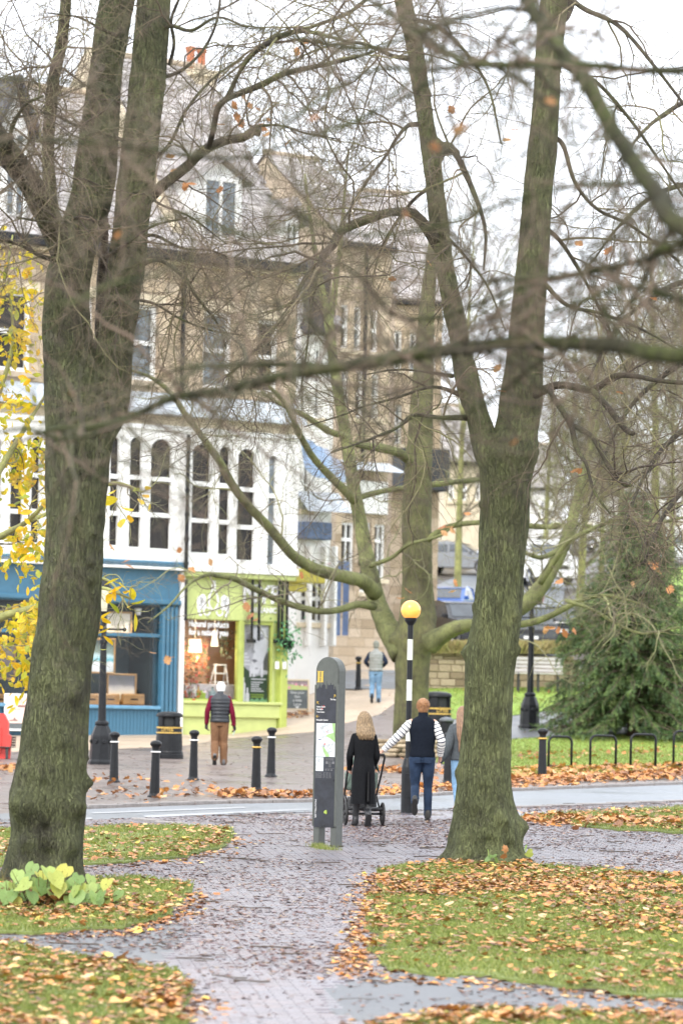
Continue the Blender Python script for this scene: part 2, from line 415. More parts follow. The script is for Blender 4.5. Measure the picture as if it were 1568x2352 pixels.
xs = np.unique(np.concatenate([np.arange(-200, -20, 12), np.arange(-20, 21, 1.0), np.arange(21, 220, 12)]))
ys = np.unique(np.concatenate([np.arange(-30, 14, 4), np.arange(14, 170, 1.0), np.arange(170, 420, 8), np.arange(420, 601, 30)]))
X, Y = np.meshgrid(xs, ys); nx, ny = len(xs), len(ys)
i = np.arange(ny - 1)[:, None] * nx; j = np.arange(nx - 1)[None]
gf = np.stack([i + j, i + j + 1, i + nx + j + 1, i + nx + j], -1).reshape(-1, 4)
MB().add(np.column_stack([X.ravel(), Y.ravel(), g(X, Y).ravel() - .06]), gf).build('ground', M_SOIL, kind='structure', smooth=True)

def strip(*p): return list(p)
# outlines in sketch pixels, carried well past the picture's edges
path_poly = [(-700, 2500), (-700, 1880), (190, 1884), (715, 1864), (900, 1861), (1184, 1852), (2250, 1820), (2250, 2500)]
PATH, PATHW = sheet('path', path_poly, -.004, M_PATH, .8)
road_poly = [(-700, 1935), (-700, 1883), (0, 1869), (190, 1859), (500, 1847), (715, 1843), (870, 1836), (1164, 1818), (1568, 1802), (2250, 1775),
             (2250, 1806), (1568, 1838), (1184, 1853), (900, 1862), (715, 1865), (200, 1884), (0, 1895)]
ROAD, ROADW = sheet('road', road_poly, .003, M_ROAD, .9)
plaza_poly = [(-700, 1885), (-700, 1740), (200, 1722), (420, 1712), (520, 1695), (715, 1680), (870, 1640), (905, 1600), (1010, 1600), (1000, 1740), (1290, 1800), (1568, 1790), (2250, 1762), (2250, 1776), (1568, 1803), (1164, 1819), (870, 1837), (715, 1844), (500, 1848), (190, 1860), (0, 1870)]
PLAZA, PLAZAW = sheet('plaza', plaza_poly, .001, M_PLAZA, .9)
tan_poly = [(-700, 1742), (-700, 1650), (655, 1650), (672, 1560), (680, 1500), (735, 1425), (850, 1415), (905, 1425), (930, 1480), (925, 1602), (870, 1642), (715, 1682), (520, 1697), (420, 1714), (200, 1724)]
TANP, TANW = sheet('pavement', tan_poly, .006, M_TAN, 1.0)
side_poly = [(700, 1583), (700, 1552), (770, 1540), (905, 1540), (930, 1552), (930, 1583)]
sheet('side_road', side_poly, .014, M_ROAD, 1.0)
hill_poly = [(905, 1425), (990, 1350), (1100, 1300), (1300, 1290), (1290, 1420), (1275, 1545), (1060, 1545), (985, 1500), (930, 1480)]
sheet('hill_road', hill_poly, .01, M_ROAD, 1.2)

lawnA = [(876, 2006), (960, 1992), (1100, 1986), (1240, 1993), (1400, 2006), (1568, 2024), (2250, 2075), (2250, 2345), (1568, 2302), (1384, 2276), (1184, 2256), (1060, 2243), (905, 2230), (868, 2185), (862, 2120), (872, 2060)]
lawnB = [(1010, 2330), (1300, 2330), (1568, 2345), (2250, 2385), (2250, 2600), (700, 2600), (820, 2380)]
lawnC = [(1196, 1880), (1300, 1872), (1568, 1857), (2250, 1825), (2250, 1965), (1568, 1916), (1420, 1908), (1309, 1896)]
lawnD = [(-600, 1930), (0, 1910), (190, 1904), (400, 1903), (520, 1906), (534, 1922), (505, 1950), (420, 1972), (300, 1984), (190, 1989), (0, 1993), (-600, 2010)]
lawnE = [(-600, 2060), (60, 2035), (150, 2022), (280, 2019), (400, 2030), (440, 2045), (425, 2080), (350, 2112), (275, 2134), (120, 2140), (0, 2146), (-600, 2175)]
lawnF = [(-600, 2195), (0, 2173), (110, 2192), (280, 2224), (390, 2244), (432, 2292), (405, 2352), (370, 2470), (340, 2600), (-600, 2600)]
LAWNS = []
for nm, p in (('lawn', lawnA), ('lawn', lawnB), ('lawn', lawnC), ('lawn', lawnD), ('lawn', lawnE), ('lawn', lawnF)):
    o, w = sheet(nm, p, .03, M_GRASS, .5, edge=.05, jag=.5); LAWNS.append(w)
strip_poly = [(-600, 2174), (0, 2147), (275, 2136), (350, 2116), (420, 2110), (440, 2150), (380, 2205), (280, 2220), (110, 2190), (0, 2172), (-600, 2194)]
sheet('asphalt_strip', strip_poly, .004, M_ASPH, .6)
strip2 = [(740, 2270), (905, 2232), (1060, 2245), (1384, 2279), (1568, 2304), (2250, 2347), (2250, 2383), (1568, 2343), (1300, 2328), (1010, 2328), (820, 2352), (760, 2330)]
sheet('asphalt_strip', strip2, .004, M_ASPH, .6)
lawnG = [(1000, 1752), (1010, 1722), (1120, 1704), (1300, 1690), (1568, 1684), (2250, 1670), (2250, 1745), (1568, 1768), (1290, 1790), (1180, 1790)]
o, LG = sheet('lawn', lawnG, .02, M_LAWN, .8)
lawnH = [(930, 1600), (950, 1566), (1060, 1573), (1300, 1580), (1500, 1560), (1568, 1545), (2250, 1500), (2250, 1655), (1568, 1672), (1330, 1640), (1260, 1633), (1150, 1648), (990, 1655)]
o, LH = sheet('lawn', lawnH, .02, M_LAWN, .8)
pathP = [(985, 1722), (990, 1656), (1150, 1649), (1260, 1634), (1330, 1641), (1568, 1673), (2250, 1658), (2250, 1669), (1568, 1683), (1300, 1689), (1120, 1703)]
sheet('park_path', pathP, .012, M_ASPH, .8)
hillL = [(1455, 1560), (1480, 1330), (1568, 1300), (2250, 1250), (2250, 1500), (1568, 1545)]
sheet('hillside_lawn', hillL, .02, M_LAWN, 1.5)

# painted lines on the road
for nm, p in (('road_marking', [(212, 1867), (560, 1854), (566, 1857), (214, 1870)]), ('road_marking', [(330, 1874), (712, 1858), (712, 1861), (335, 1879)]),
              ('road_marking', [(185, 1880), (210, 1878), (214, 1882), (190, 1884)])):
    sheet(nm, p, .009, M_LINE, 1.0)

# kerb stones: one object each along an edge
def kerbs(pl, w=.14, h=.10, ln=.9):
    P = np.array([G(*q) for q in pl]); seg = np.linalg.norm(np.diff(P[:, :2], axis=0), axis=1); T = np.concatenate([[0], np.cumsum(seg)])
    n = int(T[-1] / ln); mb = MB(); mb.bbox(-ln / 2 + .004, ln / 2 - .004, -w / 2, w / 2, -.12, h, .012)
    me = mesh_np('kerb_stone', mb.arrays()[0], mb.f, M_KERB)
    for k in range(n):
        t = (k + .5) * ln; x = np.interp(t, T, P[:, 0]); y = np.interp(t, T, P[:, 1]); x2 = np.interp(t + .05, T, P[:, 0]); y2 = np.interp(t + .05, T, P[:, 1])
        o = link('kerb_stone', me, PATH); o.location = (x, y, g(x, y)); o.rotation_euler = (0, rng.uniform(-.006, .006), math.atan2(y2 - y, x2 - x))
kerbs([(312, 1884), (380, 1893), (450, 1901), (520, 1909)], h=.05)
kerbs([(120, 1861), (300, 1853), (500, 1846), (715, 1842)], h=.06)
kerbs([(715, 1842), (870, 1835), (1164, 1817), (1568, 1801), (1700, 1795)], h=.06)
kerbs([(1190, 1855), (1568, 1840), (1700, 1834)], h=.03)

# brick pavers of the path, nearest 300 as parts, the rest joined
def quad_bricks():
    L, Wd = .215, .102
    rows = np.arange(26.0, 57.5, Wd + .006); c = []
    for r_, yy in enumerate(rows):
        hw = (yy * 784 / FP) * 1.06 + .4; xx = np.arange(-hw, hw, L + .007) + (r_ % 2) * L / 2
        c.append(np.column_stack([xx, np.full(len(xx), yy)]))
    c = np.vstack(c)
    keep = inpoly(PATHW, c) & ~inpoly(ROADW, c)
    for w in LAWNS: keep &= ~inpoly(w, c)
    for p in (strip_poly, strip2): keep &= ~inpoly(poly_world(p, 0)[:, :2], c)
    c = c[keep]; return c, L, Wd
bc, bL, bW = quad_bricks()
M_BRICK = tone_mat('paver', [(0, (.20, .18, .195)), (.4, (.235, .212, .23)), (.7, (.225, .22, .25)), (1, (.27, .225, .23))], .3)  # lilac sheen of sky on wet brick is put into these colours
M_BRICK1 = tone_mat('paver_single', [(0, (.20, .18, .195)), (.4, (.235, .212, .23)), (.7, (.225, .22, .25)), (1, (.27, .225, .23))], .3, attr=False)
bx = MB(); bx.bbox(-bL / 2, bL / 2, -bW / 2, bW / 2, -.04, .008, .004); tv, tf = bx.arrays()
bme = mesh_np('paver', tv, tf, M_BRICK1)
near = np.argsort(bc[:, 1] + .15 * np.abs(bc[:, 0]))[:300]
for k in near:
    o = link('paver', bme, PATH); x, y = bc[k]; o.location = (x, y, float(g(x, y)) + rng.uniform(-.001, .001)); o.rotation_euler = (rng.uniform(-.006, .006), rng.uniform(-.006, .006), rng.uniform(-.01, .01))
rest = np.delete(bc, near, 0); n = len(rest)
bv = np.array([(x, y, z) for z in (-.02, .008) for y in (-bW / 2, bW / 2) for x in (-bL / 2, bL / 2)]); bv[4:, :2] *= .96
bf = np.array([(4, 5, 7, 6), (0, 1, 5, 4), (1, 3, 7, 5), (3, 2, 6, 7), (2, 0, 4, 6)])
tilt = rng.uniform(-.006, .006, (n, 2)); P = bv[None] + np.zeros((n, 1, 1)); P[:, :, 2] += bv[None, :, 0] * tilt[:, :1] * .5 + bv[None, :, 1] * tilt[:, 1:] + rng.uniform(-.001, .001, (n, 1))
P[:, :, 0] += rest[:, :1]; P[:, :, 1] += rest[:, 1:]; P[:, :, 2] += g(rest[:, 0], rest[:, 1])[:, None]
MB().add(P.reshape(-1, 3), (bf[None] + np.arange(n)[:, None, None] * 8).reshape(-1, 4), np.repeat(rng.random(n), 8)).build('pavers', M_BRICK, PATH, kind='stuff', tone=True)
# ------------------------------------------------------------------ buildings
class Fac:
    """a facade plane: local x runs along it to the right, local -y comes out of it, z is up from its base"""
    def __init__(s, px, py, d, deg, name, label, cat='building', group=None):
        s.th = R(deg); p = W(px, py, d); s.p0 = p; s.n = np.array((sin(s.th), -cos(s.th)))
        s.root = thing(name, label, cat, p, s.th, group)
    def at(s, px, py, o=0.0):
        u, v = unroll(px, py); kx, kz = u / FP, (470 - v) / FP
        q = s.p0[:2] + s.n * o
        t = q @ s.n / (kx * s.n[0] + s.n[1]); x, y, z = kx * t, t, EYE + kz * t
        return (x - s.p0[0]) * cos(s.th) + (y - s.p0[1]) * sin(s.th), z - s.p0[2]
    def rect(s, x0, y0, x1, y1, o=0.0):
        my, mx = (y0 + y1) / 2, (x0 + x1) / 2
        return s.at(x0, my, o)[0], s.at(x1, my, o)[0], s.at(mx, y1, o)[1], s.at(mx, y0, o)[1]
    def part(s, name, mb, m, parent=None, **k): return mb.build(name, m, parent or s.root, world=False, **k)

def wall_mb(a0, a1, z0, z1, holes, y0, y1):
    mb = MB(); xs_ = sorted({a0, a1, *[min(max(q, a0), a1) for h in holes for q in h[:2]]}); zs = sorted({z0, z1, *[min(max(q, z0), z1) for h in holes for q in h[2:]]})
    for zA, zB in zip(zs, zs[1:]):
        run = None
        for xA, xB in zip(xs_, xs_[1:]):
            cx, cz = (xA + xB) / 2, (zA + zB) / 2
            solid = not any(h[0] < cx < h[1] and h[2] < cz < h[3] for h in holes)
            if solid: run = (run[0] if run else xA, xB)
            if (not solid or xB == xs_[-1]) and run: mb.box(run[0], run[1], y0, y1, zA, zB); run = None
    return mb
def stone_blocks(a0, a1, z0, z1, holes, y0, ch=.3, ln=.62, gap=.012, proud=.03):
    mb = MB(); z = z0; r_ = 0
    while z < z1 - .05:
        zt = min(z + ch, z1); x = a0 - rng.uniform(0, ln)
        while x < a1:
            xe = x + ln * rng.uniform(.7, 1.3); A, B = max(x, a0), min(xe, a1)
            segs = [(A, B)]
            for h in holes:
                if h[2] < zt - .01 and h[3] > z + .01:
                    segs = [q for (p, e) in segs for q in (((p, min(e, h[0])), (max(p, h[1]), e)) if h[0] < e and h[1] > p else ((p, e),)) if q[1] - q[0] > .06]
            for p, e in segs:
                if e - p > .06:
                    n0 = len(mb.v); mb.box(p + gap / 2, e - gap / 2, y0 - proud - rng.uniform(0, .012), y0, z + gap / 2, zt - gap / 2, False); mb.t[-1] = np.full(8, rng.random())
            x = xe
        z = zt; r_ += 1
    return mb

M_STONE = tone_mat('ashlar', [(0, (.36, .275, .18)), (.5, (.50, .395, .275)), (1, (.56, .455, .335))], .85)
M_MORTAR = mat('stone_wall', (.43, .35, .26), .9, var=.2, scale=5)
M_CREAM = mat('cream_render', (.62, .53, .38), .7, var=.08, scale=2)
M_WREND = mat('white_render', (.78, .77, .74), .6, var=.05, scale=1.5)
M_BLUE = mat('blue_paint', (.045, .14, .22), .45, var=.12, scale=4, bump=.05)
M_GREEN = mat('lime_paint', (.46, .52, .19), .45, var=.07, scale=3)
M_GREEND = mat('lime_trim', (.38, .44, .11), .4, var=.08, scale=3)
M_SLATE = tone_mat('slate', [(0, (.31, .285, .275)), (.5, (.40, .37, .36)), (1, (.48, .445, .42))], .65)
M_LEAD = mat('lead_sheet', (.42, .46, .50), .5, var=.12, scale=2)
M_DARKW = mat('dark_interior', (.02, .022, .022), .8)
M_PANE = mat('window_glass', (.02, .017, .015), .08, var=.5, scale=3, spec=.22)
M_PANEB = mat('reflection_tinted_glass', (.14, .165, .185), .06, var=.6, scale=2, spec=.5)  # pale reflection put into the base colour of these panes
M_GLASS = glass_mat('shop_glass')
M_OCHRE = mat('terracotta', (.42, .15, .075), .8, var=.2)
M_TIMBER = mat('varnished_wood', (.32, .17, .06), .45, var=.25, scale=12, stretch=(1, 1, 6))

def window(F, x0, y0, x1, y1, frame=WHITE, bars=((), ()), arch=0.0, o=0.0, rec=.12, fw=.07, pane=M_PANE, sill=None, name='window'):
    """sash window in sketch pixels; bars = (vertical fractions, horizontal fractions)"""
    a0, a1, z0, z1 = F.rect(x0, y0, x1, y1)
    y = -o + rec; fr = MB()
    fr.box(a0, a0 + fw, y - .05, y + .05, z0, z1); fr.box(a1 - fw, a1, y - .05, y + .05, z0, z1)
    fr.box(a0 + fw, a1 - fw, y - .05, y + .05, z0, z0 + fw); fr.box(a0 + fw, a1 - fw, y - .05, y + .05, z1 - fw, z1)
    for t in bars[0]: c = a0 + (a1 - a0) * t; fr.box(c - .03, c + .03, y - .04, y + .04, z0 + fw, z1 - fw)
    for t in bars[1]: c = z0 + (z1 - z0) * t; fr.box(a0 + fw, a1 - fw, y - .06, y + .03, c - .06, c + .06)
    if arch:
        w = (a1 - a0) / 2; c = (a0 + a1) / 2; t = np.linspace(0, pi, 13)
        for sgn in (0, 1):
            th = t[:7] if sgn == 0 else t[6:]
            arc = [(c + (w - fw * .5) * cos(q), z1 - fw - arch + arch * sin(q)) for q in th]
            corner = (a1 - fw * .4, z1 - fw) if sgn == 0 else (a0 + fw * .4, z1 - fw)
            fr.prism(arc + [corner], y - .055, y + .045)
    f = F.part(name, fr, frame)
    F.part('pane', MB().box(a0 + .01, a1 - .01, y + .055, y + .075, z0 + .01, z1 - .01), pane, f)
    if sill is not None: F.part('sill', MB().bbox(a0 - .12, a1 + .12, -o - .12, -o + rec - .06, z0 - .16, z0 - .005), sill, f)
    return (a0, a1, z0, z1)

PX, PY, PD, PA = 652, 1684, 107.5, 38
def shared(name, label): return Fac(PX, PY, PD, PA, name, label)
BL = shared('shop_building', 'three storey stone terrace house above the blue picture framing shop front')
GR = shared('shop_building', 'three storey stone corner house above the lime green shop front')
A = GR.at
aS = A(408, 1600)[0]                      # where the two houses meet
aR = A(672, 1150)[0]; aL = A(-330, 1500)[0]
zF0 = A(500, 1318)[1]                     # top of the fascias
zW0 = A(500, 1314)[1]; zW1 = A(500, 990)[1]
zC1 = A(500, 912)[1]; zE = A(500, 592)[1]; zE0 = A(500, 600)[1]
zB = -1.2
# --- first floor, white, with tall arched lights
def first_floor(F, a0, a1, wins):
    holes = [window(F, *w[:4], bars=((), w[4]), arch=w[5], o=.25, rec=.045, fw=.04, pane=w[6] if len(w) > 6 else M_PANE) for w in wins]
    F.part('first_floor_wall', wall_mb(a0, a1, zW0, zW1, holes, -.25, 0), M_WREND)
    F.part('moulding', MB().bbox(a0, a1, -.36, -.252, zW0 - .02, zW0 + .16), WHITE); F.part('moulding', MB().bbox(a0, a1, -.33, -.252, zW1 - .12, zW1 + .02), WHITE)
    F.part('band_course', MB().box(a0, a1, -.2, .02, zW1 + .02, zC1 - .55), M_CREAM)
    # sloping lead roof over the projecting storey
    zr0, zr1 = zC1 - .55, zC1 - .02
    F.part('lead_roof', MB().add([(a0, -.6, zr0), (a1, -.6, zr0), (a1, -.02, zr1), (a0, -.02, zr1), (a0, -.6, zr0 - .1), (a1, -.6, zr0 - .1), (a1, -.02, zr0 - .1), (a0, -.02, zr0 - .1)],
            np.array([(0, 1, 2, 3), (4, 5, 1, 0), (5, 6, 2, 1), (4, 0, 3, 7), (7, 6, 5, 4)])), M_LEAD)
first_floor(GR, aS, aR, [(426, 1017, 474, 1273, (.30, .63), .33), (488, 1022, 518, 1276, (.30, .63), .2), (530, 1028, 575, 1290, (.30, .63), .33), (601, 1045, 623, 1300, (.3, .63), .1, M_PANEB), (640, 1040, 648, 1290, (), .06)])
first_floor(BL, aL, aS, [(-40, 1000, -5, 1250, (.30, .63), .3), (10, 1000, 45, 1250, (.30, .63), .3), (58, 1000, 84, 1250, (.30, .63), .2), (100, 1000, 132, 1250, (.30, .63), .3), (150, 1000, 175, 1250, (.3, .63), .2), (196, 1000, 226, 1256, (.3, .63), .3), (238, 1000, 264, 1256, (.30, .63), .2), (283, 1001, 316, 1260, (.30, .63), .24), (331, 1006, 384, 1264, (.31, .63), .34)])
# --- stone storey with sash windows
def stone_floor(F, a0, a1, wins):
    holes = []
    for w in wins:
        holes.append(window(F, *w[:4], bars=((), (.5,)), o=0, rec=.16, fw=.11, pane=w[4], sill=M_MORTAR))
    ex = [(h[0] - .16, h[1] + .16, h[2] - .18, h[3] + .32) for h in holes]
    F.part('wall', wall_mb(a0, a1, zC1 - .8, zE, holes, 0, .35), M_MORTAR)
    F.part('stone_blocks', stone_blocks(a0, a1, zC1, zE - .35, [(h[0], h[1], h[2] - .17, h[3] + .3) for h in holes], 0), M_STONE, kind='stuff', tone=True)
    for h in holes: F.part('lintel', MB().bbox(h[0] - .2, h[1] + .2, -.07, 0, h[3] + .005, h[3] + .29), M_CREAM)
    F.part('cornice', MB().bbox(a0, a1, -.28, 0, zE - .34, zE - .12, .03), M_CREAM)
    F.part('gutter', MB().bbox(a0, a1, -.52, -.285, zE - .26, zE + .02, .03), BLACK)
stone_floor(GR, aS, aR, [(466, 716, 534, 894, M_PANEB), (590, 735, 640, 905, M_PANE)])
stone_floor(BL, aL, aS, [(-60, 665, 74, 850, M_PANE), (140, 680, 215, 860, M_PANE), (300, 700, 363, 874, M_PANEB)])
# --- slate roofs in courses
def slate_roof(F, a0, a1, y0, z0, y1, z1, skip=()):
    Ls = math.hypot(y1 - y0, z1 - z0); n = int(Ls / .24); mb = MB(); ny_, nz_ = -(z1 - z0) / Ls, (y1 - y0) / Ls
    V = []; F_ = []; T = []
    for k in range(n):
        t0, t1 = k / n, (k + 1.35) / n; m_ = int((a1 - a0) / .34); sh = (k % 2) * .17
        x = a0 + sh + np.arange(m_) * .34; w = .33; li = rng.uniform(.008, .028, m_)
        def P(xx, t, up): return np.stack([xx, y0 + (y1 - y0) * t + ny_ * up, z0 + (z1 - z0) * t + nz_ * up], -1)
        V.append(np.stack([P(x, t0, .02 + li), P(x + w, t0, .02 + li), P(x + w, min(t1, 1.01), .012 + 0 * li), P(x, min(t1, 1.01), .012 + 0 * li), P(x, t0, 0 * li), P(x + w, t0, 0 * li)], 1)); T.append(np.repeat(rng.random(m_) * .7 + .3 * (k % 3) / 2, 6))
    V = np.concatenate(V); b = np.arange(len(V))[:, None, None] * 6
    mb.add(V.reshape(-1, 3), (np.array([(0, 1, 2, 3), (4, 5, 1, 0)])[None] + b).reshape(-1, 4), np.concatenate(T))
    r = F.part('roof', MB().add([(a0, y0, z0 - .02), (a1, y0, z0 - .02), (a1, y1, z1 - .02), (a0, y1, z1 - .02), (a0, 2 * y1 - y0, z0 - .02), (a1, 2 * y1 - y0, z0 - .02)], [np.array([(0, 1, 2, 3), (3, 2, 5, 4)])]), M_SLATE)
    F.part('slates', mb, M_SLATE, r, kind='stuff', tone=True)
    F.part('ridge_tile', MB().bbox(a0, a1, y1 - .13, y1 + .13, z1 - .06, z1 + .12, .05), M_MORTAR, r)
    return r
RY, RZG, RZB = 4.6, A(540, 168, -4.6)[1], A(100, 203, -4.6)[1]
slate_roof(GR, aS, aR, -.4, zE, RY, RZG); slate_roof(BL, aL, aS, -.4, zE, RY, RZB)
GR.part('party_wall', MB().add([(q, y, z) for q in (aS - .3, aS) for y, z in ((-.3, zE), (2 * RY + .3, zE), (RY, RZG + .15))], [np.array([(0, 1, 2), (5, 4, 3)]), np.array([(0, 3, 4, 1), (1, 4, 5, 2), (2, 5, 3, 0)])]), M_CREAM)
def gable_wall(F, a, dx, RZ, zB=zB):
    F.part('gable_wall', MB().add([(q, y, z) for q in (a, a + dx) for y, z in ((.36, zB), (2 * RY, zB), (2 * RY, zE), (RY, RZ - .1), (.36, zE))],
           [np.array([(0, 1, 2, 3, 4), (9, 8, 7, 6, 5)]), np.array([(0, 5, 6, 1), (1, 6, 7, 2), (2, 7, 8, 3), (3, 8, 9, 4), (4, 9, 5, 0)])]), M_MORTAR)
gable_wall(GR, aR - .3, .3, RZG, zF0 + .16); gable_wall(BL, aL, .3, RZB)
# dormers
def dormer(F, x0, y0, x1, y1, deep, roofm, gable=.8, wallm=WHITE, pane=M_PANEB, bars=((.5,), ())):
    a0, a1, z0, z1 = F.rect(x0, y0, x1, y1, -deep); y = deep; c = (a0 + a1) / 2
    b = MB(); b.prism([(a0, z0 - .3), (a1, z0 - .3), (a1, z1), (c, z1 + gable * .9), (a0, z1)], y + .1, y + 4.2); d = F.part('dormer', b, wallm)
    F.part('dormer_roof', MB().prism([(a0 - .25, z1 - .15), (c, z1 + gable), (a1 + .25, z1 - .15), (a1 + .25, z1 + .05), (c, z1 + gable + .24), (a0 - .25, z1 + .05)], y - .2, y + 4.2), roofm, d)
    w = (a1 - a0); fr = MB(); p, q = a0 + w * .12, a1 - w * .12
    for u in (p, c - .04, q - .08): fr.box(u, u + .08, y, y + .098, z0 + .1, z1 - .1)
    fr.box(p, q, y + .005, y + .097, z0, z0 + .1); fr.box(p, q, y + .005, y + .097, z1 - .1, z1); F.part('dormer_frame', fr, WHITE, d)
    F.part('dormer_pane', MB().box(p + .08, q - .08, y + .06, y + .09, z0 + .1, z1 - .1), pane, d)
dormer(GR, 455, 408, 560, 585, .05, M_SLATE, .5)
dormer(GR, 650, 505, 690, 606, .05, M_SLATE, .4)
dormer(BL, 5, 300, 68, 500, .1, mat('dark_bargeboard', (.06, .06, .07), .6), 1.25, WHITE)
# chimneys
def chimney(F, x0, y0, x1, y1, deep, pots, m=M_CREAM):
    a0, a1, z0, z1 = F.rect(x0, y0, x1, y1, -deep); b = MB(); b.bbox(a0, a1, deep - .5, deep + .5, z0 - 1.5, z1 - .2); b.bbox(a0 - .1, a1 + .1, deep - .6, deep + .6, z1 - .2, z1)
    c = F.part('chimney', b, m)
    for k in range(pots):
        x = a0 + (a1 - a0) * (k + .5) / pots; p = MB(); p.lathe([(.16, 0), (.13, .1), (.12, .55), (.16, .6), (.15, .7)], 12, (x, deep, z1)); F.part('chimney_pot', p, M_OCHRE, c)
chimney(GR, 424, 165, 474, 250, 4.6, 2)
chimney(BL, -160, 160, -110, 240, 4.6, 3)
# downpipe on the party line
def pipe(F, x, y0, y1, o, r=.055, m=BLACK):
    a, z1 = F.at(x, y0); _, z0 = F.at(x, y1); p = MB(); p.tube([(a, -o, z0), (a, -o, z1)], r, 8)
    for t in np.linspace(.05, .95, 6): p.tube([(a, -o, z0 + (z1 - z0) * t - .04), (a, -o, z0 + (z1 - z0) * t + .04)], r * 1.35, 8)
    F.part('downpipe', p, m)
pipe(BL, 419, 600, 900, .1); pipe(BL, 415, 1000, 1310, .38)

# --- green shop front
sz = A(500, 1612)[1]; zf = A(500, 1424)[1]
aG = A(656, 1560)[0]
GR.part('side_wall', MB().box(aG - .3, aG - .02, .301, 2 * RY, zB, zF0 + .02), M_WREND); GR.part('jetty', MB().box(aS, aR, -.24, 2 * RY, zF0 + .022, zF0 + .158), M_WREND)
b = MB(); b.box(aS + .12, aG - .31, -.02, .3, zB, sz - .26); b.bbox(aS + .12, A(640, 1640)[0], -.10, -.022, A(520, 1648)[1], sz - .06, .02); b.bbox(aS + .12, A(642, 1640)[0], -.16, .1, sz - .06, sz + .02, .015)
GR.part('stall_riser', b, M_GREEN)
b = MB(); b.bbox(aS + .12, aG, -.06, .3, zf, zF0 + .02, .02); b.bbox(aS + .05, aG + .1, -.30, -.02, zF0 - .12, zF0 + .14, .03); GR.part('fascia', b, M_GREEN)
GR.part('white_pilaster', MB().bbox(aS - .04, aS + .10, -.14, .3, zB, zF0), WHITE)
gx0, gx1 = A(413, 1520)[0], A(545, 1520)[0]; gx2, gx3 = A(557, 1520)[0], A(621, 1520)[0]; gx4, gx5 = A(640, 1520)[0], A(655, 1520)[0]
b = MB()
for u, w in ((aS + .10, gx0), (gx1, gx2), (gx3, gx4 - .28)): b.bbox(u + .002, w, -.08, .12, sz + .022, zf - .002, .012)
b.box(gx0, gx1, -.02, .08, sz + .022, sz + .08); b.box(gx2, gx3, -.02, .08, zf - .09, zf - .003)
GR.part('window_frame', b, M_GREEND)
b = MB(); b.bbox(gx4, gx5, -.14, .3, zB, zf - .004, .02); b.box(gx4 - .1, gx5 - .01, .02, .25, zB, zf - .004); GR.part('pilaster', b, M_GREEND)
# curved corner return
t = np.linspace(0, pi / 2, 7); cx = gx4 - .28
GR.part('curved_corner', MB().add([(cx + .26 * sin(q), .18 - .24 * cos(q), z) for z in (sz - .2, zf - .004) for q in t], np.array([(k, k + 1, k + 8, k + 7) for k in range(6)])), M_GREEN)
GR.part('shop_window', MB().box(gx0, gx1, .03, .045, sz + .02, zf), M_GLASS)
GR.part('shop_window', MB().box(gx2, gx3, .03, .045, sz + .02, zf), M_GLASS)
# room behind the glass
def room(F, a0, a1, z0, z1, deep, backm, floorm, y=.32):
    b = MB(); b.box(a0, a1, y + deep, y + deep + .1, z0, z1); b.box(a0 - .1, a0, .3, y + deep, z0, z1); b.box(a1, a1 + .1, .3, y + deep, z0, z1); b.box(a0, a1, .3, y + deep, z1, z1 + .1)
    F.part('interior_wall', b, backm); F.part('display_floor', MB().box(a0, a1, .13, y + deep, z0 - .12, z0 + .01), floorm)
M_SLATS = mat('cane_screen', (.40, .24, .13), .7, var=.3, scale=30, stretch=(.2, 1, 4))
room(GR, gx0 - .2, gx4 - .35, sz + .05, zf + .3, 1.1, M_SLATS, M_TIMBER)
# wooden slat screen behind the window display
b = MB(); zz = sz + .2
while zz < zf - .1: b.box(A(445, 1500)[0], A(512, 1500)[0], .72, .75, zz, zz + .05); zz += .075
b.build('slat_screen', M_SLATS, GR.root, world=False)

def sign_text(F, s, x, y, hpx, o, m, parent, bold=.0, name='lettering', align='CENTER', sx=1.0):
    a, z = F.at(x, y); size = hpx / S(F.p0[1]) / .70
    mb = text_mb(s, size, bold * size, align); mb.xform(Matrix.Diagonal((sx, 1, 1, 1))); mb.xform(Matrix.Translation((a, -o, z))); return mb.build(name, m, parent, world=False)
FAS = [o for o in REG[GR.root.name] if o.name.startswith('fascia')][0]
GLS = [o for o in REG[GR.root.name] if o.name.startswith('shop_window')]
M_WSIGN = mat('white_sign', (.8, .8, .8), .4, var=.02)
sign_text(GR, 'NYR', 598, 1367, 40, .09, M_WSIGN, FAS, .03); sign_text(GR, 'ORGANIC', 600, 1402, 12, .09, M_WSIGN, FAS, .03)
sign_text(GR, 'Natural products', 480, 1434, 13.5, -.015, M_WSIGN, GLS[0], .03, sx=.84); sign_text(GR, 'for a natural you', 480, 1453, 13.5, -.015, M_WSIGN, GLS[0], .03, sx=.84)
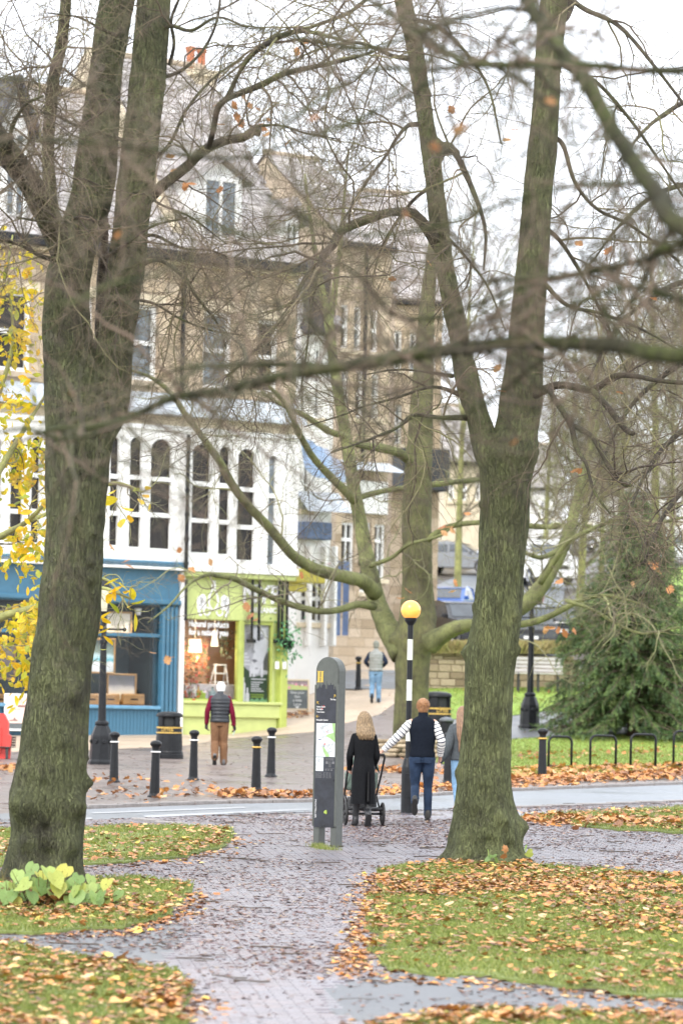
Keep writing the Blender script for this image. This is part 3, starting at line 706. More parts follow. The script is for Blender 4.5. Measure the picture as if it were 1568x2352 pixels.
# white scroll-and-leaf crest on the fascia
def crest():
    mb = MB(); a, z = A(487, 1372); k = 1 / S(107); P = lambda x, y: (a + x * k, z - y * k)
    def disc(x, y, r, q=1): c = P(x, y); mb.prism([(c[0] + r * k * cos(t), c[1] + r * q * k * sin(t)) for t in np.linspace(0, 2 * pi, 13)[:-1]], -.085, -.065)
    disc(0, -34, 5); disc(0, -26, 6.5, 1)
    for s_ in (-1, 1):
        disc(s_ * 30, 4, 9, 1.2); disc(s_ * 38, 10, 9, 1.4); disc(s_ * 29, 16, 9, 1.3); disc(s_ * 38, 23, 8, 1.0); disc(s_ * 40, 32, 4); disc(s_ * 12, 2, 3, 2.6)
        pts = [P(s_ * x, y) for x, y in ((2, -20), (9, -8), (15, 6), (10, 20), (2, 30))]; w = 1.7 * k
        for (x0, z0), (x1, z1) in zip(pts, pts[1:]):
            L = math.hypot(x1 - x0, z1 - z0); nx_, nz_ = -(z1 - z0) / L * w, (x1 - x0) / L * w; mb.prism([(x0 - nx_, z0 - nz_), (x1 - nx_, z1 - nz_), (x1 + nx_, z1 + nz_), (x0 + nx_, z0 + nz_)], -.083, -.066)
        pts = [P(s_ * (18 + 9 * cos(t)), 32 + 9 * sin(t)) for t in np.linspace(-2.6, 3.2, 14)]
        for (x0, z0), (x1, z1) in zip(pts, pts[1:]):
            L = math.hypot(x1 - x0, z1 - z0); nx_, nz_ = -(z1 - z0) / L * w, (x1 - x0) / L * w; mb.prism([(x0 - nx_, z0 - nz_), (x1 - nx_, z1 - nz_), (x1 + nx_, z1 + nz_), (x0 + nx_, z0 + nz_)], -.082, -.067)
        disc(s_ * 36, 40, 4)
    return mb
crest().build('crest', M_WSIGN, FAS, world=False)
# sign brackets hanging down the fascia
for x in (420, 572, 588, 633, 641, 652):
    a, z1 = A(x, 1330); z0 = A(x, 1472 if x != 420 else 1425)[1]; b = MB(); b.box(a - .03, a + .03, -.2, -.15, z0, z1); b.box(a - .12, a + .12, -.22, -.1, z0 - .06, z0 + .05) if x in (572, 633, 652) else None
    GR.part('lamp_bracket', b, BLACK)
for x in (628, 645):
    a, z = A(x, 1527); GR.part('alarm_box', MB().bbox(a - .06, a + .06, -.2, -.145, z - .12, z + .1), WHITE)
# poster with a grey portrait
def poster():
    a0, a1, z0, z1 = GR.rect(559, 1433, 620, 1612); y = .02; w, h = a1 - a0, z1 - z0
    r = thing('window_poster', 'tall grey and green face cream poster standing in the green shop window', 'poster', Vector(GR.root.matrix_basis @ Vector((a0, y + .04, z0))), GR.th)
    def rc(n, m, poly, k): MB().prism([(p[0] * w, p[1] * h) for p in poly], .03 - k * .004, .033 - k * .004).build(n, m, r, world=False)
    def el(cx, cy, rx, ry): return [(cx + rx * cos(t), cy + ry * sin(t)) for t in np.linspace(0, 2 * pi, 17)[:-1]]
    flat = lambda n, c: mat(n, c, .5, var=.1, scale=3)
    rc('backing', flat('poster_grey', (.5, .5, .53)), [(0, 0), (1, 0), (1, 1), (0, 1)], 0)
    rc('print', flat('poster_dark', (.1, .1, .1)), [(.72, .42), (1, .40), (1, .66), (.86, .58)], 1)
    rc('print', flat('poster_green', (.035, .07, .035)), [(0, 0), (1, 0), (1, .36), (.5, .33), (0, .48)], 1)
    lt = flat('poster_light', (.72, .72, .75)); dk = flat('poster_shade', (.2, .2, .22)); mid = flat('poster_mid', (.36, .36, .38))
    rc('print', lt, [(.42, .95), (.9, .95), (.95, .7), (.8, .5), (.62, .36), (.4, .36), (.36, .5), (.45, .62), (.36, .7)], 2)
    for cx in (.28, .70): rc('print', mid, el(cx, .835, .13, .04), 3); rc('print', dk, el(cx, .838, .055, .028), 4); rc('print', lt, el(cx + .02, .845, .02, .01), 5); rc('print', mid, [(cx - .15, .9), (cx, .925), (cx + .15, .905), (cx, .91)], 3)
    rc('print', mid, el(.44, .645, .06, .02), 4); rc('print', mid, [(.36, .62), (.44, .66), (.46, .82), (.40, .82)], 3)
    rc('print', dk, [(.36, .535), (.47, .55), (.60, .53), (.48, .50)], 4); rc('print', mid, el(.55, .43, .07, .012), 4)
    for k in range(4): rc('print', lt, [(.02 + .02 * k, .60 - .045 * k), (.2 + .05 * k, .60 - .045 * k), (.2 + .05 * k, .63 - .045 * k), (.02 + .02 * k, .63 - .045 * k)], 5)
    for x in (.3, .42, .72): rc('print', lt, [(x, .32), (x + .08, .32), (x + .09, .5), (x, .48)], 5)
    for x, t_ in ((.02, .31), (.17, .18)): rc('print', lt, [(x, 0), (x + .13, 0), (x + .13, t_ - .08), (x + .09, t_ - .06), (x + .09, t_), (x + .03, t_), (x + .03, t_ - .06), (x, t_ - .08)], 5)
    for k, ln in enumerate((.55, .45, .32, .3, .38, .48)): zz = .285 - .028 * k - (.012 if k else 0); rc('print_line', lt, [(.36, zz), (.36 + ln, zz), (.36 + ln, zz + .013), (.36, zz + .013)], 5)
    gl = flat('poster_lime', (.3, .45, .05))
    for k in range(2): zz = .085 - .028 * k; rc('print_line', gl, [(.36, zz), (.84, zz), (.84, zz + .012), (.36, zz + .012)], 5)
    rc('print', flat('poster_leaf', (.2, .4, .22)), [(.3, 0), (.98, 0), (.98, .055), (.9, .02), (.8, .06), (.7, .02), (.6, .05), (.5, .02), (.4, .045)], 4)
poster()
def inside(F, name, label, cat, x, y, o, mb, m, group=None, parent_loc=None):
    """a thing standing in a shop window: mb is modelled about its own base"""
    a, z = F.at(x, y); r = Vector(F.root.matrix_basis @ Vector((a, o, z)))
    o_ = mb.build(name, m, None, world=False); o_.location = r; o_.rotation_euler = (0, 0, F.th)
    return tag(o_, label, cat, group)
# baskets, lamps, autumn garlands, tins and bottles
M_SHADE, _t, _b = nodes('lit_paper_shade'); _b.inputs['Base Color'].default_value = (.8, .68, .5, 1); _b.inputs['Emission Color'].default_value = (1, .78, .5, 1); _b.inputs['Emission Strength'].default_value = .7
for x, y, r0, r1, h, lb in ((425, 1484, .14, .09, .36, 'pale paper lampshade at the left edge of the green shop window'), (465, 1498, .2, .18, .36, 'square cream paper bag lamp hanging in the green shop window'), (510, 1484, .11, .045, .44, 'narrow conical white lampshade under the white lettering of the window')):
    b = MB(); b.lathe([(r0, 0), (r1, h)], 12 if r0 < .2 else 4, rot=.6); b.tube([(0, 0, h), (0, 0, h + .7)], .008, 5)
    inside(GR, 'hanging_lampshade', lb, 'lampshade', x, y, .35, b, M_SHADE)
def lamp(F, typ, x, y, o, watts, col, name, size=.05, aim=None):
    a, z = F.at(x, y); l = bpy.data.lights.new(name, typ); l.energy = watts; l.color = col; l.shadow_soft_size = size
    ob = bpy.data.objects.new(name, l); COL.objects.link(ob); ob.parent = F.root; ob.location = (a, o, z)
    if aim: q = F.at(*aim[:2]); ob.rotation_euler = (Vector((q[0], aim[2], q[1])) - Vector((a, o, z))).to_track_quat('-Z', 'Y').to_euler(); l.spot_size = R(75); l.spot_blend = .6
for x, y, o in ((425, 1497, .22), (465, 1512, .2), (510, 1499, .22)): lamp(GR, 'POINT', x, y, o, 9, (1, .82, .6), 'shade_lamp', .08)
M_GARL = tone_mat('autumn_leaves', [(0, (.05, .11, .03)), (.3, (.12, .15, .03)), (.55, (.42, .12, .03)), (.8, (.45, .05, .03)), (1, (.6, .25, .05))], .6)
def leafball(n, ext, size):
    p = rng.normal(0, 1, (n, 3)) * np.array(ext) / 2; d = rng.normal(0, 1, (n, 2, 3)); d /= np.linalg.norm(d, axis=2, keepdims=True)
    v = np.stack([p - d[:, 0] * size, p + d[:, 1] * size * .6, p + d[:, 0] * size, p - d[:, 1] * size * .6], 1)
    m = MB(); m.add(v.reshape(-1, 3), np.arange(4 * n).reshape(-1, 4), np.repeat(rng.random(n), 4)); return m
def leafthing(F, name, label, cat, x, y, o, n, ext, size, m=M_GARL, group=None):
    a, z = F.at(x, y); ob = leafball(n, ext, size).build(name, m, None, world=False, tone=True); ob.location = Vector(F.root.matrix_basis @ Vector((a, o, z))); return tag(ob, label, cat, group)
leafthing(GR, 'leaf_garland', 'green and red leaf garland hanging down the left side of the lime shop window', 'garland', 422, 1540, .28, 260, (.32, .2, 1.2), .07)
leafthing(GR, 'leaf_garland', 'red autumn leaf garland hanging in the middle of the lime shop window', 'garland', 462, 1530, .4, 220, (.3, .2, 1.3), .07)
leafthing(GR, 'leaf_garland', 'thin orange leaf garland right of the wooden slat screen', 'garland', 492, 1520, .45, 120, (.22, .2, .9), .06)
leafthing(GR, 'dried_wreath', 'dark green foliage wreath at the upper right of the shop window', 'wreath', 533, 1475, .4, 160, (.35, .2, .4), .06, tone_mat('dry_foliage', [(0, (.03, .05, .02)), (1, (.10, .10, .05))]))
leafthing(GR, 'pumpkin_pile', 'orange and red gourds heaped at the bottom left of the lime window', 'gourds', 432, 1600, .4, 120, (.5, .2, .2), .07)
for x, c, h, w, lb in ((458, (.7, .7, .68), .36, .06, 'white pump bottle standing on the window shelf'), (468, (.5, .3, .05), .32, .05, 'amber bottle beside the white pump bottle'), (482, (.55, .5, .6), .26, .10, 'lilac tin in the middle of the window display'), (500, (.3, .4, .45), .3, .10, 'blue grey jar right of the lilac tin'), (520, (.6, .55, .5), .34, .09, 'cream jar beneath the white ladder stand'), (474, (.35, .5, .06), .22, .14, 'small lime green bucket at the window front')):
    b = MB(); b.lathe([(w, 0), (w, h * .65), (w * .45, h * .75), (w * .4, h)], 10); inside(GR, 'display_jar', lb, 'jar', x, 1604, .25, b, mat('jar_glaze', c, .3))
b = MB()
for s_ in (-1, 1): b.tube([(s_ * .27, -.1, 0), (s_ * .17, 0, .95)], .02, 5); b.tube([(s_ * .27, .3, 0), (s_ * .17, .02, .95)], .02, 5)
for q in (.22, .46, .7, .94): b.box(-.27 + q * .1, .27 - q * .1, -.1 + q * .05, .3 - q * .2, q, q + .03)
inside(GR, 'ladder_stand', 'white stepped ladder stand at the right of the lime shop window', 'stand', 530, 1606, .5, b, WHITE)
b = MB(); b.bbox(-.8, .9, -.15, .3, 0, .42, .02); inside(GR, 'display_table', 'pale cloth covered display table behind the shop window jars', 'table', 500, 1606, .55, b, mat('table_cloth', (.5, .48, .5), .7))

# --- blue shop front
sz = A(300, 1622)[1]; zt = A(300, 1458)[1]; zf = A(300, 1388)[1]; zF1 = A(300, 1295)[1]
pL, pR = A(366, 1520)[0], A(403, 1520)[0]
b = MB(); b.box(aL, aS - .05, .0, .3, zB, sz - .02)
BL.part('stall_riser', b, M_BLUE)
x = aL
bo = MB(); bo.box(0, .105, -.028, -.002, zB, sz - .09); bme2 = mesh_np('riser_board', bo.arrays()[0], bo.f, M_BLUE)
kk = 0
while x < pL - .1:
    if kk < 300: o = link('riser_board', bme2, BL.root); o.location = (x, rng.uniform(-.003, .003), 0)
    x += .115; kk += 1
BL.part('window_sill', MB().bbox(aL, pL, -.14, .1, sz - .08, sz + .02, .02), mat('blue_sill', (.12, .28, .42), .35))
b = MB(); b.bbox(aL, aS - .05, -.08, .3, zf, zF1 - .1, .02); b.bbox(aL, aS - .05, -.36, -.02, zF1 - .1, zF1 + .1, .04); b.bbox(aL, aS - .05, -.2, -.02, zf + .02, zf + .16, .03); BL.part('fascia', b, M_BLUE)
b = MB()
for q in np.linspace(pL, pR, 5)[:-1]: b.bbox(q + .015, q + (pR - pL) / 4 - .015, -.14, .0, zB, zf - .004, .03)
b.box(pL, pR, -.06, .3, zB, zf - .004); BL.part('pilaster', b, M_BLUE)
b = MB()
for x_ in (-160, 96, 241): q = A(x_, 1430)[0]; b.bbox(q - .06, q + .06, -.04, .1, zt + .05 if x_ == 241 else sz, zf - .004, .01)
b.bbox(aL, pL - .002, -.05, .1, zt - .05, zt + .05, .01); BL.part('window_frame', b, M_BLUE)
BL.part('shop_window', MB().box(aL, pL - .003, .03, .045, sz, zf - .003), M_GLASS)
room(BL, aL + .2, pL - .1, sz + .02, zf + .3, 1.0, mat('dark_teal_wall', (.022, .042, .05), .7), M_TIMBER)
def painting(x0, y0, x1, y1, o, label, bands, seed, frame=True):
    a0, a1, z0, z1 = BL.rect(x0, y0, x1, y1); w, h = a1 - a0, z1 - z0
    r = thing('framed_picture', label, 'picture', Vector(BL.root.matrix_basis @ Vector((a0, o, z0))), BL.th); f = .05
    b = MB(); b.bbox(0, w, 0, .06, 0, f, .01); b.bbox(0, w, 0, .06, h - f, h, .01); b.bbox(0, f, .002, .058, f, h - f, .01); b.bbox(w - f, w, .002, .058, f, h - f, .01)
    b.build('frame', mat('gilt_frame', (.38, .22, .08), .4), r, world=False)
    m, t, bs = nodes('canvas_paint'); tc = N(t, 'ShaderNodeTexCoord'); sp = N(t, 'ShaderNodeSeparateXYZ'); nz = N(t, 'ShaderNodeTexNoise', Scale=3.0, Detail=4)
    t.links.new(tc.outputs['Generated'], sp.inputs[0]); t.links.new(tc.outputs['Generated'], nz.inputs['Vector']); ad = N(t, 'ShaderNodeMath', operation='MULTIPLY_ADD'); ad.inputs[1].default_value = .25; t.links.new(nz.outputs['Fac'], ad.inputs[0])
    t.links.new(sp.outputs['Z'], ad.inputs[2]); t.links.new(ramp(t, ad.outputs[0], bands), bs.inputs['Base Color']); bs.inputs['Roughness'].default_value = .3
    MB().box(f, w - f, .03, .045, f, h - f).build('canvas', m, r, world=False)
painting(208, 1465, 281, 1547, .3, 'gilt framed seascape with bright white surf behind the lamp post', [(.05, (.3, .45, .5)), (.2, (.75, .8, .82)), (.42, (.8, .85, .85)), (.47, (.1, .5, .6)), (.6, (.55, .75, .8)), (.72, (.22, .3, .26)), (1, (.12, .17, .15))], 1)
painting(264, 1547, 332, 1611, .35, 'gilt framed painting of pale cliffs low in the blue shop window', [(.1, (.5, .4, .2)), (.35, (.85, .75, .55)), (.55, (.6, .55, .5)), (.75, (.2, .19, .2)), (1, (.12, .12, .13))], 2)
painting(254, 1404, 319, 1456, .3, 'cream canvas with little drawn on it, high in the blue shop window', [(.1, (.62, .55, .42)), (.5, (.68, .6, .48)), (1, (.6, .54, .44))], 3)
painting(222, 1396, 246, 1452, .32, 'small dark abstract picture beside the cream canvas', [(.2, (.1, .1, .1)), (.5, (.5, .5, .48)), (1, (.2, .2, .2))], 4)
painting(-30, 1480, 52, 1560, .3, 'dim landscape picture left of the big tree trunk', [(.2, (.05, .04, .04)), (.5, (.12, .09, .10)), (1, (.2, .17, .12))], 5)
for x, w, lb in ((225, .62, 'flat wooden paint box with a dark handle, left of three on the sill'), (268, .62, 'flat wooden paint box in the middle of the blue shop sill'), (322, .72, 'wooden paint box nearest the blue pilaster on the sill'), (12, .75, 'wooden paint box on the sill left of the tree trunk')):
    r = inside(BL, 'paint_box', lb, 'box', x, 1619, .28, MB().bbox(-w / 2, w / 2, 0, .35, 0, .30, .02), mat('box_wood', (.48, .26, .09), .4, var=.15, scale=6)); MB().box(-.12, .12, -.012, -.001, .13, .17).build('handle', BLACK, r, world=False); MB().box(-w / 2 + .01, w / 2 - .01, -.006, -.0005, .21, .216).build('lid_joint', BLACK, r, world=False)
lamp(BL, 'SPOT', 345, 1418,   .16, 50, (1, .9, .75), 'spot_and_added_fill', .05, (262, 1540, .4)); lamp(BL, 'SPOT', 236, 1404,  .16, 40, (1, .9, .75), 'spot_and_added_fill', .05, (300, 1590, .4))  # right one is the spot lamp's light; left one added, without fixture, brightens pictures
b = MB(); b.lathe([(.07, 0), (.1, .18)], 10); inside(BL, 'spot_lamp', 'small white spot lamp at the top right of the blue shop window', 'spot lamp', 337, 1412, .4, b, WHITE)

# --- white house and stone houses up the hill, seen through the branches
WB = Fac(676, 1560, 119, 30, 'shop_building', 'narrow white rendered house with dark timber bay right of the lime green shop')
def plain_building(F, x1px, ytop, yref, wins, m, roofm=M_SLATE, deep=8, roof=3.0, blocks=False, extra=()):
    a1 = F.at(x1px, yref)[0]; zt_ = F.at((F.px0 + x1px) / 2, ytop)[1]
    holes = [window(F, *w[:4], bars=((), (.5,)) if len(w) < 6 else w[5], o=0, rec=.12, fw=.08, pane=w[4], sill=M_CREAM) for w in wins]
    F.part('wall', wall_mb(0, a1, -2.5, zt_, holes, 0, .3), m)
    if blocks: F.part('stone_blocks', stone_blocks(0, a1, -2, zt_ - .2, [(h[0], h[1], h[2] - .17, h[3]) for h in holes], 0, .32, .7), M_STONE, kind='stuff', tone=True)
    b = MB(); b.box(0, .3, .302, deep, -2.5, zt_); b.box(a1 - .3, a1, .302, deep, -2.5, zt_); b.box(.3, a1 - .3, deep - .3, deep, -2.5, zt_); F.part('side_wall', b, m)
    F.part('gutter', MB().bbox(-.1, a1 + .1, -.3, -.035, zt_ - .2, zt_, .03), BLACK)
    slate_roof(F, -.1, a1 + .1, -.3, zt_, deep / 2, zt_ + roof)
    for q in (0, a1 - .3): F.part('gable', MB().prism([(.0, zt_), (deep, zt_), (deep / 2, zt_ + roof - .1)], 0, .3).xform(Matrix.Translation((q, 0, 0)) @ Matrix(((0, 1, 0, 0), (1, 0, 0, 0), (0, 0, 1, 0), (0, 0, 0, 1)))), m)
    return a1, zt_
WB.px0 = 676
plain_building(WB, 762, 745, 1100, [(696, 1060, 712, 1170, M_PANE), (722, 800, 738, 960, M_PANEB), (690, 800, 706, 960, M_PANE), (690, 1320, 752, 1430, M_PANE, ((.33, .66), (.5,)))], M_WREND, roof=3.2)
b = MB(); a0, a1, z0, z1 = WB.rect(682, 600, 728, 772); b.bbox(a0, a1, -.9, -.32, z0, z1, .05); WB.part('timber_bay', b, mat('dark_stain', (.05, .04, .035), .6))
a0, a1, z0, z1 = WB.rect(678, 1200, 745, 1240); WB.part('fascia', MB().bbox(a0, a1, -.5, -.01, z0, z1, .03), mat('navy_sign', (.10, .14, .23), .7, var=.4))
a0, a1, z0, z1 = WB.rect(676, 1130, 775, 1178); WB.part('lead_roof', MB().add([(a0, -.9, z0), (a1, -.9, z0), (a1, -.02, z1), (a0, -.02, z1)], np.array([(0, 1, 2, 3)])), M_LEAD)
for x, m in ((700, M_WREND), (735, M_WREND), (757, WHITE)): a0, a1, z0, z1 = WB.rect(x, 1255, x + 7, 1440); WB.part('pilaster', MB().bbox(a0, a1, -.3, -.01, z0 - .6, z1, .02), m)
# blue tarpaulin on a scaffold frame, blue wrapped hoarding
def tarp():
    p = [W(690, 1005, 116), W(752, 1030, 117), W(800, 1085, 118), W(790, 1108, 117), W(745, 1098, 115), W(700, 1075, 114)]
    c = np.mean(p, 0) + np.array((0, -.3, .25)); m = MB(); V = [c]; 
    for a_, b_ in zip(p, p[1:] + p[:1]):
        for t in (0, .33, .66): V.append(a_ + (b_ - a_) * t + np.array((0, 0, -.12 * sin(t * pi))))
    n = len(V) - 1; mid = [(V[0] + v) / 2 + np.array((0, 0, .1 + .06 * (-1) ** k)) for k, v in enumerate(V[1:])]; V += mid
    f4 = [(1 + k, 1 + (k + 1) % n, 1 + n + (k + 1) % n, 1 + n + k) for k in range(n)]; f3 = [(0, 1 + n + k, 1 + n + (k + 1) % n) for k in range(n)]
    o = m.add(V, [np.array(f4), np.array(f3)]).build('tarpaulin', mat('blue_tarp', (.13, .22, .35), .35, var=.3, scale=4, bump=.4, bscale=6), None, smooth=True); tag(o, 'sagging blue tarpaulin awning on the white house behind the branches', 'tarpaulin')
tarp()
HB = thing('hoarding', 'royal blue boarded shop hoarding up the pavement behind the tree', 'hoarding', W(762, 1420, 128), R(60))
for x in (768, 786):
    p = W(x, 1425, 128 + (x - 762) * .05); q = W(x + 15, 1425, 128 + (x - 735) * .05)
    b = MB(); b.box(p[0], q[0] - .02, p[1], p[1] + .1, p[2] - .5, p[2] + 2.0); b.build('board', mat('blue_board', (.10, .15, .27), .5, var=.25, scale=2), HB)
S1 = Fac(764, 1500, 131, 42, 'shop_building', 'tall honey coloured stone house in the middle behind the trees'); S1.px0 = 764
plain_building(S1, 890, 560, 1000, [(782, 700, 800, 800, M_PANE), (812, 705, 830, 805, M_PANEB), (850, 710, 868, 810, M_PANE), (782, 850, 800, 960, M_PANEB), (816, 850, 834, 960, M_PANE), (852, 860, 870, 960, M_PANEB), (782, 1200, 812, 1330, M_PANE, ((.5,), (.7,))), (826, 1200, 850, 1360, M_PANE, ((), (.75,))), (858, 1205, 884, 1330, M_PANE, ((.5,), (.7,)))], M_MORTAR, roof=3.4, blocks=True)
a0, a1, z0, z1 = S1.rect(775, 1060, 890, 1085); S1.part('lead_roof', MB().add([(a0, -1.0, z0), (a1, -1.0, z0), (a1, -.02, z1), (a0, -.02, z1)], np.array([(0, 1, 2, 3)])), M_LEAD)
a0, a1, z0, z1 = S1.rect(790, 1105, 880, 1180); S1.part('fascia', MB().bbox(a0, a1, -.25, -.01, z0, z1, .02), M_WREND)
pipe(S1, 838, 560, 1300, .1, .07)
S2 = Fac(892, 1460, 142, 20, 'shop_building', 'stone house with black slate gable left of the forked tree'); S2.px0 = 892
plain_building(S2, 1010, 690, 1000, [(905, 760, 922, 850, M_PANE), (940, 765, 957, 855, M_PANEB), (985, 770, 1000, 860, M_PANE), (905, 930, 922, 1020, M_PANEB), (940, 930, 957, 1020, M_PANE)], M_MORTAR, roof=4.5, blocks=True)
a0, a1, z0, z1 = S2.rect(900, 1035, 1005, 1130); S2.part('canopy', MB().bbox(a0, a1, -1.2, -.01, z0, z1, .03), mat('black_canopy', (.03, .033, .036), .6))
S3 = Fac(1015, 1400, 185, 8, 'shop_building', 'pale distant house above the parked cars, behind the forked tree'); S3.px0 = 1015
plain_building(S3, 1120, 1060, 1200, [(1030, 1100, 1042, 1150, M_PANE), (1060, 1100, 1072, 1150, M_PANE), (1092, 1100, 1104, 1150, M_PANE)], M_CREAM, roof=3)
S4 = Fac(1190, 1330, 240, 3, 'town_house', 'low white distant house seen right of the forked tree', 'house'); S4.px0 = 1190
plain_building(S4, 1290, 1120, 1200, [(1205, 1150, 1215, 1190, M_PANE), (1240, 1150, 1250, 1190, M_PANE), (1268, 1150, 1278, 1190, M_PANE)], M_WREND, roof=3)
S5 = Fac(1330, 1300, 260, -3, 'town_house', 'long white distant house behind the conifer', 'house'); S5.px0 = 1330
plain_building(S5, 1640, 1130, 1200, [(x, 1160, x + 12, 1200, M_PANE) for x in range(1345, 1620, 34)], M_WREND, roof=3.4)
# ------------------------------------------------------------------ trees
BARK_A = bark_mat('lime_bark', (.128, .122, .082), (.20, .22, .098), (.03, .028, .021), .78)
BARK_L = bark_mat('dark_bark', (.105, .10, .068), (.158, .172, .08), (.022, .021, .016), .62)
BARK_B = bark_mat('mossy_bark', (.105, .095, .055), (.155, .16, .065), (.05, .045, .028), .5, .5)
BRANCH = bark_mat('branch_bark', (.058, .048, .036), (.13, .14, .055), (.024, .02, .016), .3, .4, 40)
MOSSY = bark_mat('mossy_limb', (.095, .088, .055), (.20, .215, .085), (.03, .027, .02), .7, .5, 30)
PALEB = bark_mat('lichen_bark', (.22, .21, .10), (.30, .31, .11), (.10, .09, .06), .6, .3, 40)
MOSSB = bark_mat('moss_branch', (.036, .034, .018), (.062, .074, .02), (.022, .02, .014), .5, .3, 30)
TWIG = tone_mat('twigs', [(0, (.05, .036, .026)), (.45, (.12, .09, .06)), (.75, (.19, .145, .09)), (1, (.19, .185, .08))], .8)
TWIGP = tone_mat('pale_twigs', [(0, (.12, .10, .07)), (.5, (.20, .175, .11)), (1, (.27, .28, .12))], .8)
TWIGF = tone_mat('near_twigs', [(0, (.05, .04, .025)), (.4, (.075, .075, .03)), (.7, (.15, .11, .075)), (1, (.20, .14, .10))], .7)
OAKLEAF = tone_mat('orange_leaf', [(0, (.34, .14, .05)), (.5, (.50, .22, .08)), (1, (.52, .30, .13))], .6, attr=False, trans=.35)
YELLOW = tone_mat('yellow_leaf', [(0, (.30, .36, .03)), (.25, (.56, .48, .02)), (.6, (.74, .52, .015)), (1, (.76, .44, .02))], .5, attr=False, trans=.4)
YELLOWM = tone_mat('yellow_leaf_mass', [(0, (.26, .32, .04)), (.3, (.52, .46, .03)), (.7, (.70, .52, .03)), (1, (.70, .42, .03))], .5, trans=.4)

def trunk_mesh(path, d, n=150, k=84, lumps=(), seed=0, rough=.10, ridge=.05, flare=None, dz0=-.25, name='trunk', m=None, parent=None):
    """path: (x, y, width) in sketch pixels at distance d; lumps: (x, y, radius px, height) burls on the camera side"""
    P = np.array([W(x, y, d) for x, y, w in path]); Rr = np.array([w / 2 * d / FP for x, y, w in path])
    C_ = catmull(np.column_stack([P, Rr]), n); P, Rr = C_[:, :3], C_[:, 3]
    a = np.arange(k) * 2 * pi / k; ca, sa = np.cos(a), np.sin(a)
    Q = np.stack([ca[None] * Rr[:, None], sa[None] * Rr[:, None], np.broadcast_to(P[:, 2:], (n, k))], -1)
    lowf = fbm(np.stack([Q[..., 0] * 2.2 + 5, Q[..., 1] * 2.2, Q[..., 2] * 1.1], -1), 3, seed) - .44
    rid = .55 * (fbm(np.stack([Q[..., 0] * 13 + 3, Q[..., 1] * 13, Q[..., 2] * 1.8], -1), 2, seed + 17) - .37) + .45 * (fbm(np.stack([Q[..., 0] * 30 + 9, Q[..., 1] * 30, Q[..., 2] * 4.5], -1), 2, seed + 7) - .37)
    rad = Rr[:, None] * (1 + rough * 2 * lowf) + ridge * 1.5 * rid
    for lx, ly, lr, lh in lumps:
        c = W(lx, ly, d); r = lr * d / FP
        i = np.argmin(abs(P[:, 2] - c[2])); u = np.clip((c[0] - P[i, 0]) / Rr[i], -1, 1); th = -math.acos(u)     # camera side: negative y
        dist2 = (np.angle(np.exp(1j * (a - th)))[None] * Rr[:, None]) ** 2 + (P[:, 2:] - c[2]) ** 2
        rad = rad + lh * 1.15 * np.exp(-dist2 / (2 * (r * .55) ** 2)) * (1 + 1.2 * (rid * 2))
    if flare:                                              # buttress roots
        z0 = flare[0]; amp = flare[1]
        for th, wd_ in flare[2]:
            rad = rad + amp * np.exp(-np.clip(P[:, 2:] - z0, 0, 9) / flare[3]) * np.exp(-(np.angle(np.exp(1j * (a - th))) / wd_) ** 2)[None]
    v = np.stack([P[:, :1] + rad * ca, P[:, 1:2] + rad * sa, np.broadcast_to(P[:, 2:], (n, k))], -1).reshape(-1, 3)
    i = np.arange(n - 1)[:, None] * k; j = np.arange(k)[None]; kk = (j + 1) % k
    f = np.stack([i + kk, i + j, i + k + j, i + k + kk], -1).reshape(-1, 4)
    if P[0, 2] < P[-1, 2]: f = f[:, ::-1]
    j = np.arange(k); e = (n - 1) * k
    v = np.vstack([v, P[-1], P[0]]); caps = np.vstack([np.stack([e + j, e + (j + 1) % k, np.full(k, n * k)], -1), np.stack([(j + 1) % k, j, np.full(k, n * k + 1)], -1)])
    return MB().add(v, [f, caps]).build(name, m, parent, smooth=True)

def limb(path, d0, d1=None, n=26):
    d1 = d0 if d1 is None else d1; m = len(path)
    P = []; 
    for q, (x, y, w) in enumerate(path):
        d = d0 + (d1 - d0) * q / max(1, m - 1); P.append([*W(x, y, d), w / 2 * d / FP])
    C_ = catmull(P, n); 
    return C_[:, :3], np.maximum(C_[:, 3], .002)
def limb_obj(path, d0, d1, root, m, name='limb', k=12, bump=.14, n=40, seed=0):
    P, r = limb(path, d0, d1, n); s_ = np.cumsum(np.r_[0, np.linalg.norm(np.diff(P, axis=0), axis=1)])
    v, f = tubes(P[None], r[None], k)
    o = fbm(v * 7, 2, seed + 3)[:, None] - .37; c = np.repeat(P, k, 0); v = c + (v - c) * (1 + bump * 2.2 * o)
    mb = MB(); q = np.arange(k); kk = (q + 1) % k; e = (n - 1) * k; mb.add(np.vstack([v, P[-1], P[0]]), [f, np.stack([e + q, e + kk, np.full(k, n * k)], -1), np.stack([kk, q, np.full(k, n * k + 1)], -1)])
    ob = mb.build(name, m, root, smooth=True)
    return P, r

